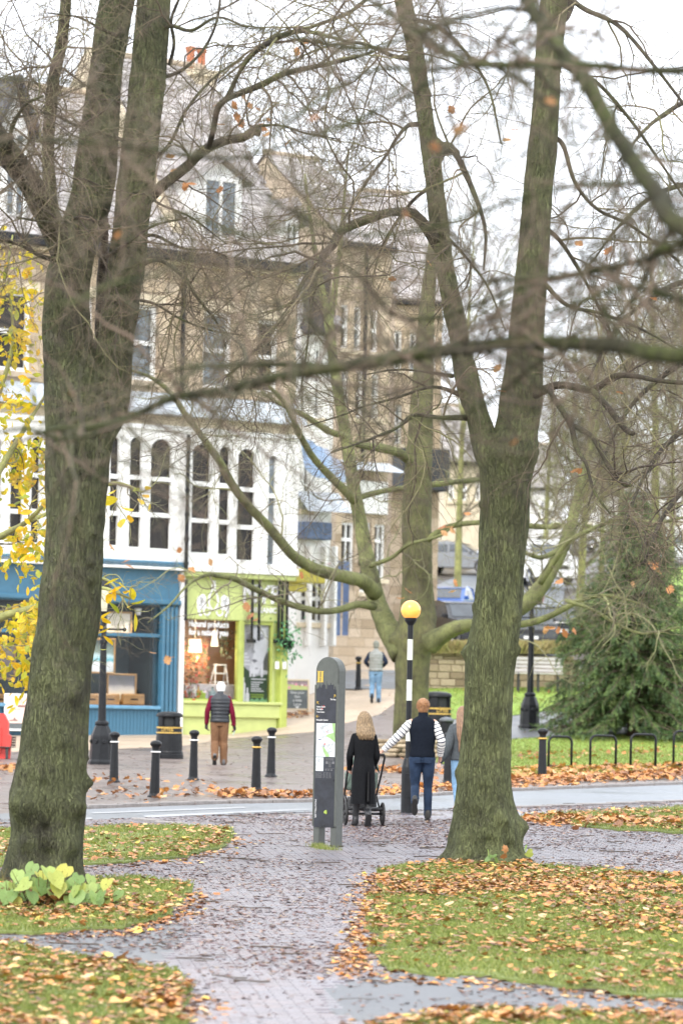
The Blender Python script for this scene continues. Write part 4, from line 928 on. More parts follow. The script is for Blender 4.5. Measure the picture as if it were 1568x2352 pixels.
def spawn(P, Rr, count, length, n, r0, ang=(35, 75), t=(.1, 1.0), wig=.22, grav=-.25, ratio=.55, tip=.35, side=None):
    """grow `count` new shoots from branches P (B,n,3)"""
    B, m, _ = P.shape
    wts = np.linalg.norm(np.diff(P, axis=1), axis=2).sum(1); b = rng.choice(B, count, p=wts / wts.sum())
    tt = rng.uniform(*t, count) * (m - 1); i = np.minimum(tt.astype(int), m - 2); f = tt - i
    pos = P[b, i] * (1 - f)[:, None] + P[b, i + 1] * f[:, None]; rad = Rr[b, i] * (1 - f) + Rr[b, i + 1] * f
    T = P[b, i + 1] - P[b, i]; T /= np.linalg.norm(T, axis=1, keepdims=True) + 1e-9
    q = rng.normal(0, 1, (count, 3)); q -= (q * T).sum(1, keepdims=True) * T; q /= np.linalg.norm(q, axis=1, keepdims=True)
    an = np.radians(rng.uniform(*ang, count))[:, None]; D = T * np.cos(an) + q * np.sin(an)
    if side is not None: D = D + np.array(side)[None]; D /= np.linalg.norm(D, axis=1, keepdims=True)
    L = rng.uniform(*length, count) * (1.15 - .45 * tt / (m - 1)); st = (L / (n - 1))[:, None]
    out = np.zeros((count, n, 3)); out[:, 0] = pos
    bend = rng.normal(0, wig * .5, (count, 3))
    for s_ in range(1, n):
        D = D + rng.normal(0, wig, (count, 3)) + bend; D[:, 2] += grav * rng.uniform(.3, 1.2, count) / n * 3; D /= np.linalg.norm(D, axis=1, keepdims=True)
        out[:, s_] = out[:, s_ - 1] + D * st
    rr = np.minimum(rad * ratio, rng.uniform(*r0, count))[:, None] * np.linspace(1, tip, n)[None]
    return out, np.maximum(rr, .0016)

def crown(root, limbs, spec, m, name='twigs', k=(6, 4, 3)):
    """limbs: list of (P, r); spec: per level (count, length, n, r0, kwargs). One mesh per level."""
    P = np.stack([catmull(p, 24) for p, r in limbs]); Rr = np.stack([np.interp(np.linspace(0, 1, 24), np.linspace(0, 1, len(r)), r) for p, r in limbs])
    res = []
    for lv, (cnt, ln, n, r0, kw) in enumerate(spec):
        P, Rr = spawn(P, Rr, cnt, ln, n, r0, **kw); res.append((P, Rr))
        v, f = tubes(P, Rr, k[min(lv, len(k) - 1)]); tn = np.repeat(rng.random(cnt), n * k[min(lv, len(k) - 1)])
        MB().add(v, f, tn).build(('branches', 'branchlets', name, name)[min(lv, 3)], m[lv] if isinstance(m, list) else m, root, smooth=True, kind='stuff', tone=True)
    return res

def leaf_shape(kind, seed=0):
    """flat-ish leaf about 1 long, lying in x,y, tip towards +y"""
    r_ = np.random.default_rng(seed)
    if kind == 'oak': o = [(0, -.5), (.06, -.32), (.24, -.3), (.2, -.12), (.42, -.05), (.3, .1), (.38, .26), (.2, .28), (.14, .45), (0, .5)]
    elif kind == 'heart': o = [(0, -.36), (.22, -.5), (.44, -.32), (.47, -.05), (.36, .2), (.18, .38), (0, .58)]
    elif kind == 'maple': o = [(0, -.45), (.12, -.36), (.34, -.42), (.3, -.2), (.52, -.05), (.34, .08), (.36, .3), (.16, .24), (0, .55)]
    else: o = [(0, -.5), (.14, -.35), (.25, -.05), (.22, .2), (.1, .4), (0, .52)]
    o = np.array(o); L = o[1:-1][::-1] * (-1, 1); ring = np.vstack([o, L]); n = len(ring)
    v = np.vstack([ring, [(0, 0)]]); c1, c2, c3 = r_.uniform(-.5, .9), r_.uniform(-.5, .5), r_.uniform(-.3, .3)
    z = c1 * v[:, 0] ** 2 + c2 * v[:, 1] ** 2 + c3 * v[:, 0] * v[:, 1]; z[-1] -= .05
    j = np.arange(n); return np.column_stack([v, z]), np.stack([j, (j + 1) % n, np.full(n, n)], -1)
def rot_rand(n, tilt=None):
    yaw = rng.uniform(0, 2 * pi, n)
    if tilt is None: q = rng.normal(0, 1, (n, 4)); q /= np.linalg.norm(q, axis=1, keepdims=True); w, x, y, z = q.T
    else:
        ax = rng.uniform(0, 2 * pi, n); t_ = np.abs(rng.normal(0, tilt, n)); cz, sz_ = np.cos(yaw / 2), np.sin(yaw / 2); ct, s2 = np.cos(t_ / 2), np.sin(t_ / 2); bx_, by_ = np.cos(ax) * s2, np.sin(ax) * s2
        w = ct * cz; x = bx_ * cz + by_ * sz_; y = by_ * cz - bx_ * sz_; z = ct * sz_
    return np.stack([np.stack([1 - 2 * (y * y + z * z), 2 * (x * y - z * w), 2 * (x * z + y * w)], -1), np.stack([2 * (x * y + z * w), 1 - 2 * (x * x + z * z), 2 * (y * z - x * w)], -1), np.stack([2 * (x * z - y * w), 2 * (y * z + x * w), 1 - 2 * (x * x + y * y)], -1)], 1)
def leaf_mass(pos, size, kind, tilt=None, nvar=6, Rm=None):
    mb = MB(); n = len(pos); Rm = rot_rand(n, tilt) if Rm is None else Rm; var = rng.integers(0, nvar, n)
    for q in range(nvar):
        s_ = var == q; c = s_.sum()
        if not c: continue
        v, f = leaf_shape(kind, q + 1); V = np.einsum('nij,kj->nki', Rm[s_], v) * size[s_][:, None, None] + pos[s_][:, None]
        mb.add(V.reshape(-1, 3), (f[None] + (np.arange(c) * len(v))[:, None, None]).reshape(-1, 3), np.repeat(rng.random(c), len(v)))
    return mb
LEAFM = {}
def leaf_obj(name, kind, m, pos, size, parent=None, tilt=None, root=None):
    q = int(rng.integers(1, 7)); key = (kind, q, m.name)
    if key not in LEAFM: v, f = leaf_shape(kind, q); LEAFM[key] = mesh_np(name, v, [f], m)
    o = link(name, LEAFM[key], parent); p = np.asarray(pos, float)
    if parent is not None: p = to_local(parent, p[None])[0]
    o.location = [float(x) for x in p]; o.scale = (size,) * 3; o.rotation_mode = 'QUATERNION'
    o.rotation_quaternion = Matrix(rot_rand(1, tilt)[0]).to_quaternion(); return o

# --- forked lime tree on the right-hand lawn
TD = 46.5
TR = thing('lime_tree', 'big mossy lime tree forking into two stems, on the leafy lawn beside the family', 'tree', G(1118, 1984))
tb = W(1118, 1984, TD)
trunk_mesh([(1112, 2000, 180), (1112, 1978, 172), (1113, 1950, 160), (1114, 1915, 164), (1113, 1870, 146), (1112, 1800, 122), (1116, 1700, 114), (1122, 1600, 113), (1126, 1500, 117), (1142, 1400, 112), (1150, 1300, 108), (1157, 1200, 112), (1160, 1130, 114), (1163, 1080, 124), (1166, 1040, 140), (1178, 1005, 110), (1187, 975, 98), (1197, 900, 95), (1205, 800, 82), (1212, 700, 77), (1222, 600, 74), (1229, 500, 68), (1238, 400, 65), (1248, 300, 64), (1255, 200, 61), (1262, 100, 61), (1272, 0, 62), (1285, -140, 56), (1300, -400, 40)],
           TD, 260, 96, [(1068, 1497, 18, .07), (1180, 1495, 16, .05), (1195, 1895, 24, .09), (1150, 1880, 22, .06), (1120, 1930, 14, -.06), (1165, 1940, 12, -.05), (1075, 1950, 16, .05), (1090, 1850, 16, .03), (1140, 1600, 12, .025), (1085, 1640, 12, .03), (1160, 1560, 10, .025), (1052, 1775, 20, .04), (1110, 1795, 14, .03), (1180, 1415, 14, .04), (1108, 1160, 14, .05), (1085, 1395, 12, .03), (1170, 1300, 12, .03), (1120, 1330, 12, .03), (1130, 1700, 10, .03), (1215, 940, 14, .03)], 3,
           flare=(tb[2], .22, [(-3.05, .4), (-2.3, .3), (-1.2, .35), (-.15, .4), (.8, .4), (2.2, .4)], .14), m=BARK_A, parent=TR)
FORK = [(1150, 1090, 84), (1128, 1045, 78), (1110, 1000, 60), (1095, 950, 52), (1078, 900, 54), (1057, 800, 46), (1038, 700, 45), (1020, 600, 42), (1007, 500, 44), (995, 400, 40), (980, 300, 40), (965, 200, 40), (950, 100, 40), (925, 0, 40), (905, -120, 36), (880, -380, 24)]
trunk_mesh(FORK, TD - .05, 170, 60, [(1016, 345, 24, .06), (1005, 330, 14, .05), (985, 215, 12, .03), (1060, 880, 14, .03)], 8, m=BARK_A, parent=TR, name='stem')
LR = []
def addl(path, d0, d1, root, m, lst, k=10, s_=0): lst.append(limb_obj(path, d0, d1, root, m, k=k, seed=len(lst) + s_))
for p, d0, d1 in (
    ([(1214, 924, 18), (1234, 904, 20), (1284, 884, 18), (1359, 894, 17), (1409, 864, 13), (1459, 864, 12), (1509, 874, 11), (1600, 882, 10)], TD, 45),
    ([(1359, 897, 14), (1394, 934, 15), (1434, 984, 15), (1452, 996, 12)], 45.6, 45), ([(1259, 890, 13), (1274, 920, 13), (1309, 974, 14), (1324, 1034, 12), (1344, 1064, 8), (1364, 1129, 7), (1400, 1180, 5)], 46, 45),
    ([(1309, 974, 12), (1359, 1004, 12), (1399, 1074, 12), (1430, 1110, 11), (1446, 1114, 9)], 45.7, 45),
    ([(1074, 959, 16), (1009, 959, 10), (949, 954, 9), (909, 984, 7), (834, 1014, 5), (760, 1040, 3)], TD, 44), ([(1064, 909, 14), (994, 889, 7), (909, 914, 6), (834, 934, 5), (784, 954, 4), (700, 980, 3)], TD, 45),
    ([(1040, 864, 11), (974, 854, 6), (909, 849, 5), (840, 860, 3)], TD, 47), ([(1000, 340, 20), (1030, 336, 20), (1050, 360, 15), (1069, 400, 14), (1094, 460, 11), (1114, 530, 8), (1110, 620, 5)], TD, 45),
    ([(1010, 350, 24), (1040, 345, 16), (1050, 352, 12)], TD, 46), ([(960, 285, 12), (935, 290, 10), (909, 320, 8), (884, 360, 7), (834, 430, 6), (780, 520, 4)], TD, 44),
    ([(940, 135, 14), (900, 128, 10), (859, 110, 9), (814, 98, 8), (740, 110, 6), (650, 150, 4)], TD, 43), ([(1005, 560, 34), (984, 530, 28), (949, 490, 22), (910, 487, 20), (884, 490, 20), (834, 507, 22), (784, 530, 20), (768, 556, 22), (755, 575, 16), (735, 600, 13), (700, 640, 11), (675, 690, 10), (640, 740, 9), (600, 790, 8), (550, 840, 7), (500, 880, 4)], TD, 43),
    ([(765, 560, 14), (740, 590, 14), (728, 640, 10), (715, 700, 7), (705, 800, 5), (690, 900, 4)], 44, 43), ([(1250, 310, 14), (1290, 330, 11), (1320, 420, 9), (1370, 480, 8), (1450, 520, 7), (1560, 600, 5)], TD, 47),
    ([(1250, 520, 12), (1290, 560, 10), (1340, 640, 8), (1400, 760, 6), (1440, 860, 4)], TD, 48), ([(1265, 130, 12), (1310, 160, 10), (1370, 190, 9), (1450, 280, 8), (1520, 380, 6), (1600, 500, 5)], TD, 48),
    ([(1270, 60, 26), (1300, 30, 24), (1320, -40, 22), (1350, -200, 16)], TD, 47), ([(1240, 640, 12), (1300, 700, 9), (1380, 720, 8), (1480, 760, 6), (1600, 830, 5)], TD, 45), ([(1290, -20, 14), (1340, 20, 12), (1420, 60, 10), (1500, 150, 8), (1600, 280, 6)], TD, 45),
    ([(900, -60, 12), (860, -20, 10), (800, 30, 9), (720, 60, 8), (620, 100, 6), (500, 190, 4)], TD, 45), ([(930, 40, 12), (1000, 60, 10), (1060, 110, 8), (1120, 200, 6), (1150, 330, 4)], TD, 45), ([(985, 430, 10), (940, 470, 8), (880, 560, 6), (850, 660, 4)], TD, 48), ([(1000, 520, 10), (1060, 580, 7), (1120, 660, 5), (1160, 760, 3)], TD, 45)):
    addl(p, d0, d1, TR, BRANCH, LR)
crown(TR, LR, [(150, (1.0, 2.6), 12, (.009, .018), dict(wig=.2, grav=-.35, t=(.15, 1))), (1600, (.45, 1.3), 8, (.004, .0072), dict(wig=.22, grav=-.3, t=(.1, 1))), (7500, (.15, .6), 5, (.0024, .0038), dict(wig=.22, grav=-.15))], TWIG)

# --- old multi-stemmed lime on the left
LD = 41.0
TL = thing('lime_tree', 'thick old multi-stemmed lime tree with a swollen base and green leaf sprouts at its foot', 'tree', G(105, 2035))
tb = W(105, 2035, LD)
trunk_mesh([(98, 2060, 205), (100, 2035, 196), (104, 2000, 178), (106, 1960, 170), (110, 1910, 164), (110, 1850, 172), (112, 1790, 160), (120, 1740, 158), (128, 1660, 150), (135, 1600, 144), (146, 1500, 138), (160, 1420, 140), (166, 1330, 138), (171, 1240, 136), (174, 1150, 140), (178, 1080, 150), (185, 1010, 158), (193, 950, 176), (188, 900, 168), (172, 850, 136), (158, 790, 116), (153, 730, 108), (154, 670, 102), (165, 600, 100), (185, 540, 100), (203, 480, 96), (215, 420, 92), (224, 340, 90), (232, 270, 86), (240, 200, 80), (250, 120, 78), (262, 40, 80), (275, -40, 76), (290, -300, 54)],
           LD, 280, 100, [(60, 1850, 40, .11), (180, 1850, 30, .08), (120, 1960, 22, -.09), (112, 1900, 12, -.07), (108, 1800, 10, -.05), (70, 1930, 26, .05), (165, 1940, 30, .06), (60, 1770, 26, .05), (200, 1800, 22, .06), (95, 1560, 30, .05), (170, 1590, 34, .06), (215, 1330, 14, .07), (212, 1290, 12, .05), (218, 1225, 12, .05), (135, 1030, 14, .05), (150, 1700, 24, .05), (205, 1740, 10, .03), (110, 1360, 16, .03), (245, 160, 12, .05), (250, 210, 10, .04), (120, 650, 14, .04)], 21, rough=.12,
           flare=(tb[2], .14, [(-2.8, .35), (-2.1, .3), (-1.25, .3), (-.5, .35), (.9, .4), (2.2, .4)], .2), m=BARK_L, parent=TL)
trunk_mesh([(205, 1090, 50), (226, 1010, 78), (248, 940, 92), (258, 870, 88), (264, 800, 84), (278, 700, 84), (292, 600, 84), (303, 500, 82), (315, 400, 86), (326, 300, 84), (338, 200, 82), (347, 100, 80), (354, 0, 76), (362, -120, 68), (375, -380, 46)], LD - .1, 150, 72, [(285, 800, 14, .05), (300, 790, 10, .05), (372, 300, 10, .02), (380, 200, 10, .02)], 33, rough=.06, m=BARK_L, parent=TL, name='stem')
LL = []
BRKB = mat('dead_stem', (.05, .035, .026), .8, var=.3, scale=20, bump=.4)
limb_obj([(222, 960, 34), (228, 860, 30), (232, 740, 28), (236, 640, 26), (240, 560, 20), (243, 500, 14)], LD + .3, LD + .3, TL, BRKB, seed=4)
for p, d0, d1 in (
    ([(150, 590, 60), (112, 500, 60), (75, 430, 58), (40, 380, 58), (5, 330, 56), (-40, 270, 50), (-120, 180, 40)], LD, 39),
    ([(128, 560, 46), (118, 480, 36), (113, 400, 30), (112, 320, 28), (118, 240, 28), (126, 170, 28), (140, 110, 27), (150, 30, 26), (153, -60, 22)], LD, 41),
    ([(330, 470, 26), (365, 435, 26), (400, 405, 25), (430, 382, 24), (470, 345, 23), (520, 322, 21), (560, 315, 20), (588, 298, 22), (592, 306, 16)], LD, 39.5),
    ([(480, 340, 14), (492, 290, 14), (500, 250, 15), (520, 228, 15), (550, 215, 15), (600, 195, 15), (650, 170, 14), (700, 158, 12), (784, 140, 9), (860, 118, 6)], 40, 38),
    ([(520, 225, 10), (560, 150, 10), (600, 108, 11), (620, 98, 13), (640, 84, 12), (680, 72, 11), (725, 76, 10), (784, 92, 8), (850, 104, 5)], 39, 37),
    ([(588, 290, 8), (640, 288, 6), (700, 305, 5), (780, 320, 3)], 39.5, 39), ([(322, 612, 12), (345, 600, 10), (375, 601, 9), (415, 629, 10), (435, 650, 9), (450, 679, 8), (500, 744, 6), (520, 800, 4)], LD, 40),
    ([(325, 690, 9), (360, 700, 6), (420, 735, 5), (490, 760, 4), (560, 770, 3)], LD, 40), ([(300, 330, 10), (250, 310, 9), (180, 290, 8), (110, 260, 6), (30, 270, 5)], LD, 39), ([(180, 560, 20), (215, 570, 18), (240, 590, 12), (290, 560, 8), (350, 520, 6), (430, 500, 4)], 40.6, 39.5),
    ([(160, 600, 14), (100, 590, 10), (40, 560, 8), (-40, 540, 6)], LD, 39.6), ([(250, 520, 12), (190, 500, 9), (120, 510, 7), (40, 500, 5)], 40.6, 39), ([(350, 90, 12), (390, 60, 10), (440, 70, 8), (500, 40, 6), (560, 60, 4)], LD, 40), ([(370, 180, 10), (420, 160, 8), (470, 110, 7), (500, 40, 6), (510, -60, 4)], LD, 41), ([(340, 380, 10), (390, 330, 8), (430, 250, 7), (490, 180, 6), (560, 130, 4)], LD, 42),
    ([(300, 560, 10), (350, 540, 8), (420, 570, 6), (500, 580, 5), (590, 640, 3)], LD, 40), ([(280, 470, 10), (320, 440, 8), (370, 470, 6), (440, 500, 5), (520, 560, 3)], 40.6, 39), ([(390, 150, 9), (400, 100, 8), (395, 40, 7), (430, -40, 5)], LD, 41), ([(290, 90, 9), (240, 70, 7), (180, 40, 5), (110, 30, 3)], LD, 40), ([(20, 340, 14), (30, 290, 10), (60, 240, 7), (100, 220, 5)], 39.5, 38.5)):
    addl(p, d0, d1, TL, BRANCH, LL, s_=50)
crown(TL, LL, [(150, (.9, 2.4), 12, (.008, .016), dict(wig=.22, grav=-.25, t=(.2, 1))), (1800, (.4, 1.2), 8, (.004, .0068), dict(wig=.22, grav=-.2, t=(.1, 1))), (8000, (.15, .55), 5, (.0023, .0036), dict(wig=.22, grav=-.1))], TWIG)

# --- spreading tree behind the beacon
bb = G(938, 1738); BD = float(bb[1])
TB = thing('spreading_tree', 'wide spreading tree with low mossy limbs behind the zebra beacon', 'tree', bb)
trunk_mesh([(936, 1770, 104), (938, 1735, 92), (942, 1690, 84), (944, 1640, 79), (945, 1580, 78), (946, 1520, 80), (950, 1470, 86), (958, 1420, 84), (958, 1350, 70), (957, 1250, 68), (958, 1150, 66), (962, 1050, 60), (967, 950, 54), (972, 850, 46), (978, 740, 38), (988, 620, 28), (1000, 480, 16)], BD, 150, 56, [(985, 1465, 30, .16), (905, 1470, 26, .12)], 44, rough=.06, m=BARK_B, parent=TB)
LB = []
for p, d0, d1 in (
    ([(925, 1505, 60), (905, 1465, 56), (880, 1420, 48), (862, 1370, 42), (850, 1320, 40), (838, 1260, 36), (826, 1190, 32), (814, 1130, 32), (803, 1060, 30), (792, 990, 28), (780, 920, 26), (768, 850, 24), (760, 780, 24), (754, 725, 24)], BD, 93),
    ([(754, 730, 20), (744, 690, 18), (735, 640, 15), (724, 580, 12), (712, 500, 9), (700, 400, 6)], 93, 94), ([(757, 740, 18), (766, 690, 16), (772, 630, 14), (782, 560, 11), (790, 460, 8), (800, 340, 5)], 93, 94),
    ([(862, 1365, 36), (835, 1335, 34), (790, 1325, 30), (740, 1312, 28), (700, 1295, 26), (665, 1268, 24), (630, 1225, 23), (596, 1188, 22), (560, 1150, 20), (535, 1115, 20), (510, 1070, 18), (488, 1035, 17), (455, 990, 15), (425, 950, 14), (395, 905, 12), (350, 868, 9), (300, 850, 6)], 89, 82),
    ([(858, 1392, 22), (820, 1388, 17), (780, 1400, 16), (740, 1404, 16), (690, 1395, 15), (640, 1378, 14), (590, 1355, 14), (540, 1330, 13), (500, 1322, 11), (470, 1322, 8), (430, 1345, 6), (390, 1390, 5), (340, 1430, 3)], 89, 82),
    ([(815, 1150, 24), (780, 1115, 20), (740, 1075, 17), (712, 1040, 16), (690, 1000, 15), (672, 960, 14), (655, 925, 12), (620, 890, 9), (580, 850, 6)], 91, 88), ([(804, 1150, 14), (840, 1138, 14), (880, 1128, 13), (930, 1120, 12), (1000, 1112, 13), (1060, 1105, 13), (1120, 1100, 10)], 92, 94),
    ([(945, 1060, 24), (915, 1040, 22), (880, 1030, 20), (845, 1025, 18), (815, 1020, 14)], 90, 88), ([(790, 1000, 16), (755, 990, 15), (700, 955, 13), (655, 935, 10), (600, 900, 6)], 92, 90), ([(850, 1300, 12), (900, 1280, 10), (940, 1250, 8), (1010, 1230, 7), (1060, 1190, 4)], 90, 88),
    ([(985, 1480, 52), (1020, 1455, 40), (1055, 1440, 34), (1095, 1435, 26), (1150, 1440, 20), (1200, 1433, 17), (1250, 1420, 15), (1300, 1395, 13), (1340, 1375, 11), (1400, 1368, 8), (1480, 1390, 5)], 89, 87), ([(1100, 1430, 40), (1150, 1410, 42), (1200, 1390, 40), (1240, 1350, 36), (1270, 1300, 32), (1300, 1240, 28), (1320, 1170, 24), (1340, 1080, 18), (1370, 980, 12), (1400, 860, 7)], 88, 89),
    ([(1240, 1340, 14), (1300, 1250, 13), (1360, 1215, 11), (1430, 1190, 10), (1510, 1200, 8), (1600, 1180, 6)], 88, 85), ([(1290, 1260, 14), (1240, 1280, 11), (1190, 1262, 9), (1130, 1240, 6)], 88.5, 87), ([(1300, 1380, 9), (1360, 1400, 8), (1420, 1435, 7), (1480, 1455, 6), (1560, 1440, 4)], 87, 85), ([(980, 1240, 16), (1030, 1210, 14), (1100, 1200, 12), (1180, 1205, 14), (1260, 1210, 13), (1330, 1205, 11), (1420, 1225, 8), (1520, 1210, 5)], 90, 89)):
    addl(p, d0, d1, TB, MOSSY, LB, s_=90)
crown(TB, LB, [(100, (1.2, 3.2), 12, (.014, .026), dict(wig=.25, grav=.02, t=(.15, 1))), (1000, (.6, 1.7), 8, (.006, .011), dict(wig=.28, grav=-.05, t=(.1, 1))), (4200, (.2, .7), 5, (.003, .005), dict(wig=.25, grav=-.05))], [TWIGP, TWIGP, TWIG])

# --- branches of a tree standing out of the picture on the right, hanging close in front
NT = thing('overhanging_tree', 'near mossy branches reaching in from the right of the picture, out of focus', 'tree', (5.2, 16.0, float(g(5.2, 16.0))))
LN = []
limb_obj([(2900, 3600, 420), (2880, 2600, 360), (2860, 1600, 330), (2850, 700, 300), (2840, -200, 240)], 10.5, 10.5, NT, BARK_A, name='trunk', k=30, n=60)
for p, d0, d1 in (
    ([(1190, -60, 30), (1214, 10, 33), (1284, 110, 36), (1334, 170, 38), (1399, 285, 38), (1459, 380, 40), (1520, 460, 44), (1590, 540, 48), (2200, 900, 90), (2850, 1200, 120)], 18, 15.75), ([(800, -30, 8), (844, 0, 9), (899, 35, 11), (984, 95, 13), (1030, 125, 15), (1084, 148, 17), (1209, 148, 17), (1359, 150, 19), (1568, 163, 22), (2100, 120, 50), (2850, 300, 90)], 18.75, 15.75),
    ([(60, 1010, 8), (120, 985, 10), (225, 979, 14), (300, 958, 16), (400, 912, 20), (500, 900, 24), (650, 864, 27), (784, 842, 30), (909, 824, 32), (959, 812, 34), (1084, 798, 33), (1184, 786, 33), (1309, 789, 36), (1434, 796, 40), (1568, 818, 44), (2100, 800, 80), (2850, 1100, 120)], 19.5, 15.75), ([(784, 842, 16), (680, 838, 16), (575, 836, 16), (500, 840, 12), (400, 850, 8), (330, 900, 5)], 18, 18.75),
    ([(1100, 655, 8), (1134, 644, 12), (1230, 640, 13), (1309, 630, 15), (1409, 612, 16), (1494, 592, 18), (1568, 560, 22), (2100, 480, 60), (2850, 700, 90)], 18, 15.75), ([(1390, 800, 6), (1419, 734, 10), (1450, 690, 11), (1474, 649, 12), (1500, 600, 12), (1535, 540, 12), (1590, 480, 14)], 18, 17.25), ([(1334, 590, 11), (1360, 650, 12), (1390, 720, 13), (1415, 760, 12), (1430, 800, 10)], 17.4, 16.8),
    ([(-60, 330, 5), (60, 322, 7), (125, 325, 8), (250, 332, 9), (375, 345, 10), (500, 365, 9), (600, 350, 9), (760, 300, 9), (900, 240, 10), (1000, 180, 10)], 15.75, 18), ([(-60, 176, 6), (60, 184, 7), (125, 183, 7), (200, 198, 6), (330, 190, 5)], 15.75, 16.5), ([(560, 370, 5), (640, 300, 7), (740, 225, 9), (860, 160, 9), (980, 160, 12), (1090, 150, 13)], 17.25, 18), ([(420, 40, 6), (560, 60, 7), (700, 90, 8), (850, 110, 9), (1000, 60, 11), (1150, 20, 14), (1230, 30, 15)], 16.5, 18),
    ([(700, 560, 6), (830, 640, 8), (900, 720, 10), (1000, 730, 12), (1090, 700, 10), (1200, 660, 11), (1330, 632, 12)], 17.25, 18), ([(560, 420, 5), (700, 500, 7), (850, 540, 8), (1000, 520, 8), (1150, 470, 9), (1300, 430, 10), (1480, 420, 12)], 15.75, 17.25), ([(930, 960, 5), (1040, 960, 8), (1150, 900, 9), (1240, 830, 11), (1320, 795, 12)], 17.25, 17.25), ([(1250, 720, 8), (1340, 690, 10), (1450, 660, 12), (1568, 690, 15), (1750, 700, 20)], 16.5, 16.8), ([(240, 470, 4), (330, 520, 6), (420, 490, 7), (560, 540, 7), (700, 520, 7)], 15, 15.75), ([(100, 700, 5), (180, 690, 8), (260, 650, 9), (330, 640, 7), (420, 600, 5)], 14.25, 15), ([(-40, 1000, 6), (60, 985, 9), (150, 1010, 9), (250, 985, 9), (330, 950, 8)], 18, 18.75)):
    addl(p, d0, d1, NT, MOSSB, LN, s_=140)
crown(NT, [l for l in LN], [(300, (.5, 1.4), 10, (.005, .010), dict(wig=.22, grav=-.1, t=(.0, .75))), (2200, (.2, .6), 7, (.002, .004), dict(wig=.22, grav=-.1))], TWIGF, k=(6, 4))
for x, y, s_ in ((1068, 78, .035), (1075, 303, .075), (1055, 300, .06), (1090, 308, .06), (1070, 288, .05), (148, 900, .05), (165, 905, .035), (300, 1120, .04), (1262, 232, .05), (1290, 240, .05), (1345, 280, .04), (1250, 225, .04), (270, 540, .05), (300, 545, .04), (1000, 340, .06), (760, 250, .08), (720, 270, .07), (690, 295, .06), (1180, 1015, .05), (1195, 1010, .04), (930, 490, .05), (1440, 990, .05))[::2]:
    leaf_obj('leaf', 'oak', OAKLEAF, W(x, y, 17), s_ * 1.25, NT)

# --- a lime standing just outside the picture, its twiggy crown hanging in from the right
ed_ = G(2050, 1960); ET = thing('lime_tree', 'warm brown twiggy crown hanging in from the right edge above the spruce', 'tree', (float(ed_[0]), 56.0, float(g(ed_[0], 56)))); LE = []
limb_obj([(2050, 1900, 130), (2045, 1500, 110), (2030, 1100, 95), (2040, 600, 80), (2050, 0, 60)], 56, 56, ET, BARK_A, name='trunk', k=24, n=60)
for p in ([(2035, 1000, 40), (1900, 850, 26), (1760, 790, 20), (1640, 800, 16), (1540, 850, 13), (1450, 930, 10), (1390, 1040, 7), (1350, 1160, 4)], [(2035, 1100, 40), (1880, 960, 26), (1740, 930, 20), (1620, 960, 15), (1530, 1020, 12), (1470, 1110, 8), (1430, 1220, 5)], [(2035, 900, 36), (1860, 720, 24), (1720, 650, 19), (1600, 640, 15), (1500, 680, 12), (1410, 760, 9), (1350, 870, 5)], [(2040, 700, 36), (1880, 520, 24), (1730, 430, 18), (1600, 420, 14), (1500, 450, 11), (1420, 520, 7), (1360, 600, 4)], [(2035, 1200, 36), (1850, 1080, 22), (1700, 1070, 17), (1590, 1110, 13), (1520, 1190, 9), (1480, 1290, 5)], [(2045, 500, 36), (1880, 300, 24), (1740, 220, 18), (1610, 220, 13), (1500, 280, 9), (1420, 370, 5)]): addl(p, 56, 52, ET, BRANCH, LE, s_=260)
crown(ET, LE, [(130, (.8, 2.2), 12, (.008, .016), dict(wig=.24, grav=-.35, t=(.3, 1))), (1000, (.4, 1.2), 8, (.004, .007), dict(wig=.26, grav=-.3, t=(.1, 1))), (4200, (.15, .55), 5, (.0024, .004), dict(wig=.24, grav=-.15))], TWIG)

# --- withered orange oak leaves still hanging on the middle trees
def hung(root, pts, d, size):
    for x, y in pts: leaf_obj('withered_leaf', 'oak', OAKLEAF, W(x + rng.uniform(-4, 4), y + rng.uniform(-4, 4), d + rng.uniform(-.5, .5)), size * rng.uniform(.8, 1.25), root, tilt=1.2)
hung(TB, [(566, 1395), (572, 1412), (585, 1425), (420, 1330), (412, 1265), (255, 1255), (290, 1290), (350, 1502), (382, 1515), (392, 1510), (915, 1375), (935, 1360), (1040, 1360), (1043, 1335), (1012, 1215), (1030, 1210), (1040, 1220), (1070, 1185), (1025, 1225), (1281, 1335), (1285, 1450), (1298, 1455), (1270, 1440), (1255, 1448), (1317, 1453), (1262, 1440), (1490, 1295), (1512, 1310), (1500, 1300), (1450, 1340), (1535, 1350), (480, 1290), (440, 1310), (300, 1300), (690, 1320)][::1], 84, .24)
hung(TL, [(440, 420), (480, 290), (500, 240), (520, 300), (545, 270), (560, 250), (575, 240), (530, 260), (555, 285), (500, 270), (590, 310), (600, 320), (610, 300), (640, 335), (560, 230), (580, 265), (620, 280), (470, 310), (510, 290), (490, 330), (540, 245), (565, 300), (600, 290), (650, 310), (660, 330), (375, 345), (390, 360), (420, 380), (430, 430), (520, 445), (510, 440), (540, 320), (575, 310), (475, 265), (700, 100), (720, 130), (730, 95), (520, 200), (680, 120), (525, 455), (400, 390), (530, 230), (605, 260), (585, 225), (555, 215), (570, 280), (590, 250), (545, 300), (615, 310), (630, 300)][::2], 40, .11)
hung(TR, [(1140, 848), (1147, 895), (1330, 560), (1165, 320), (1180, 300), (1395, 580), (900, 640), (710, 640), (1320, 1080), (1330, 1085), (1040, 250), (985, 600), (1500, 690), (1420, 900)], 45, .13)

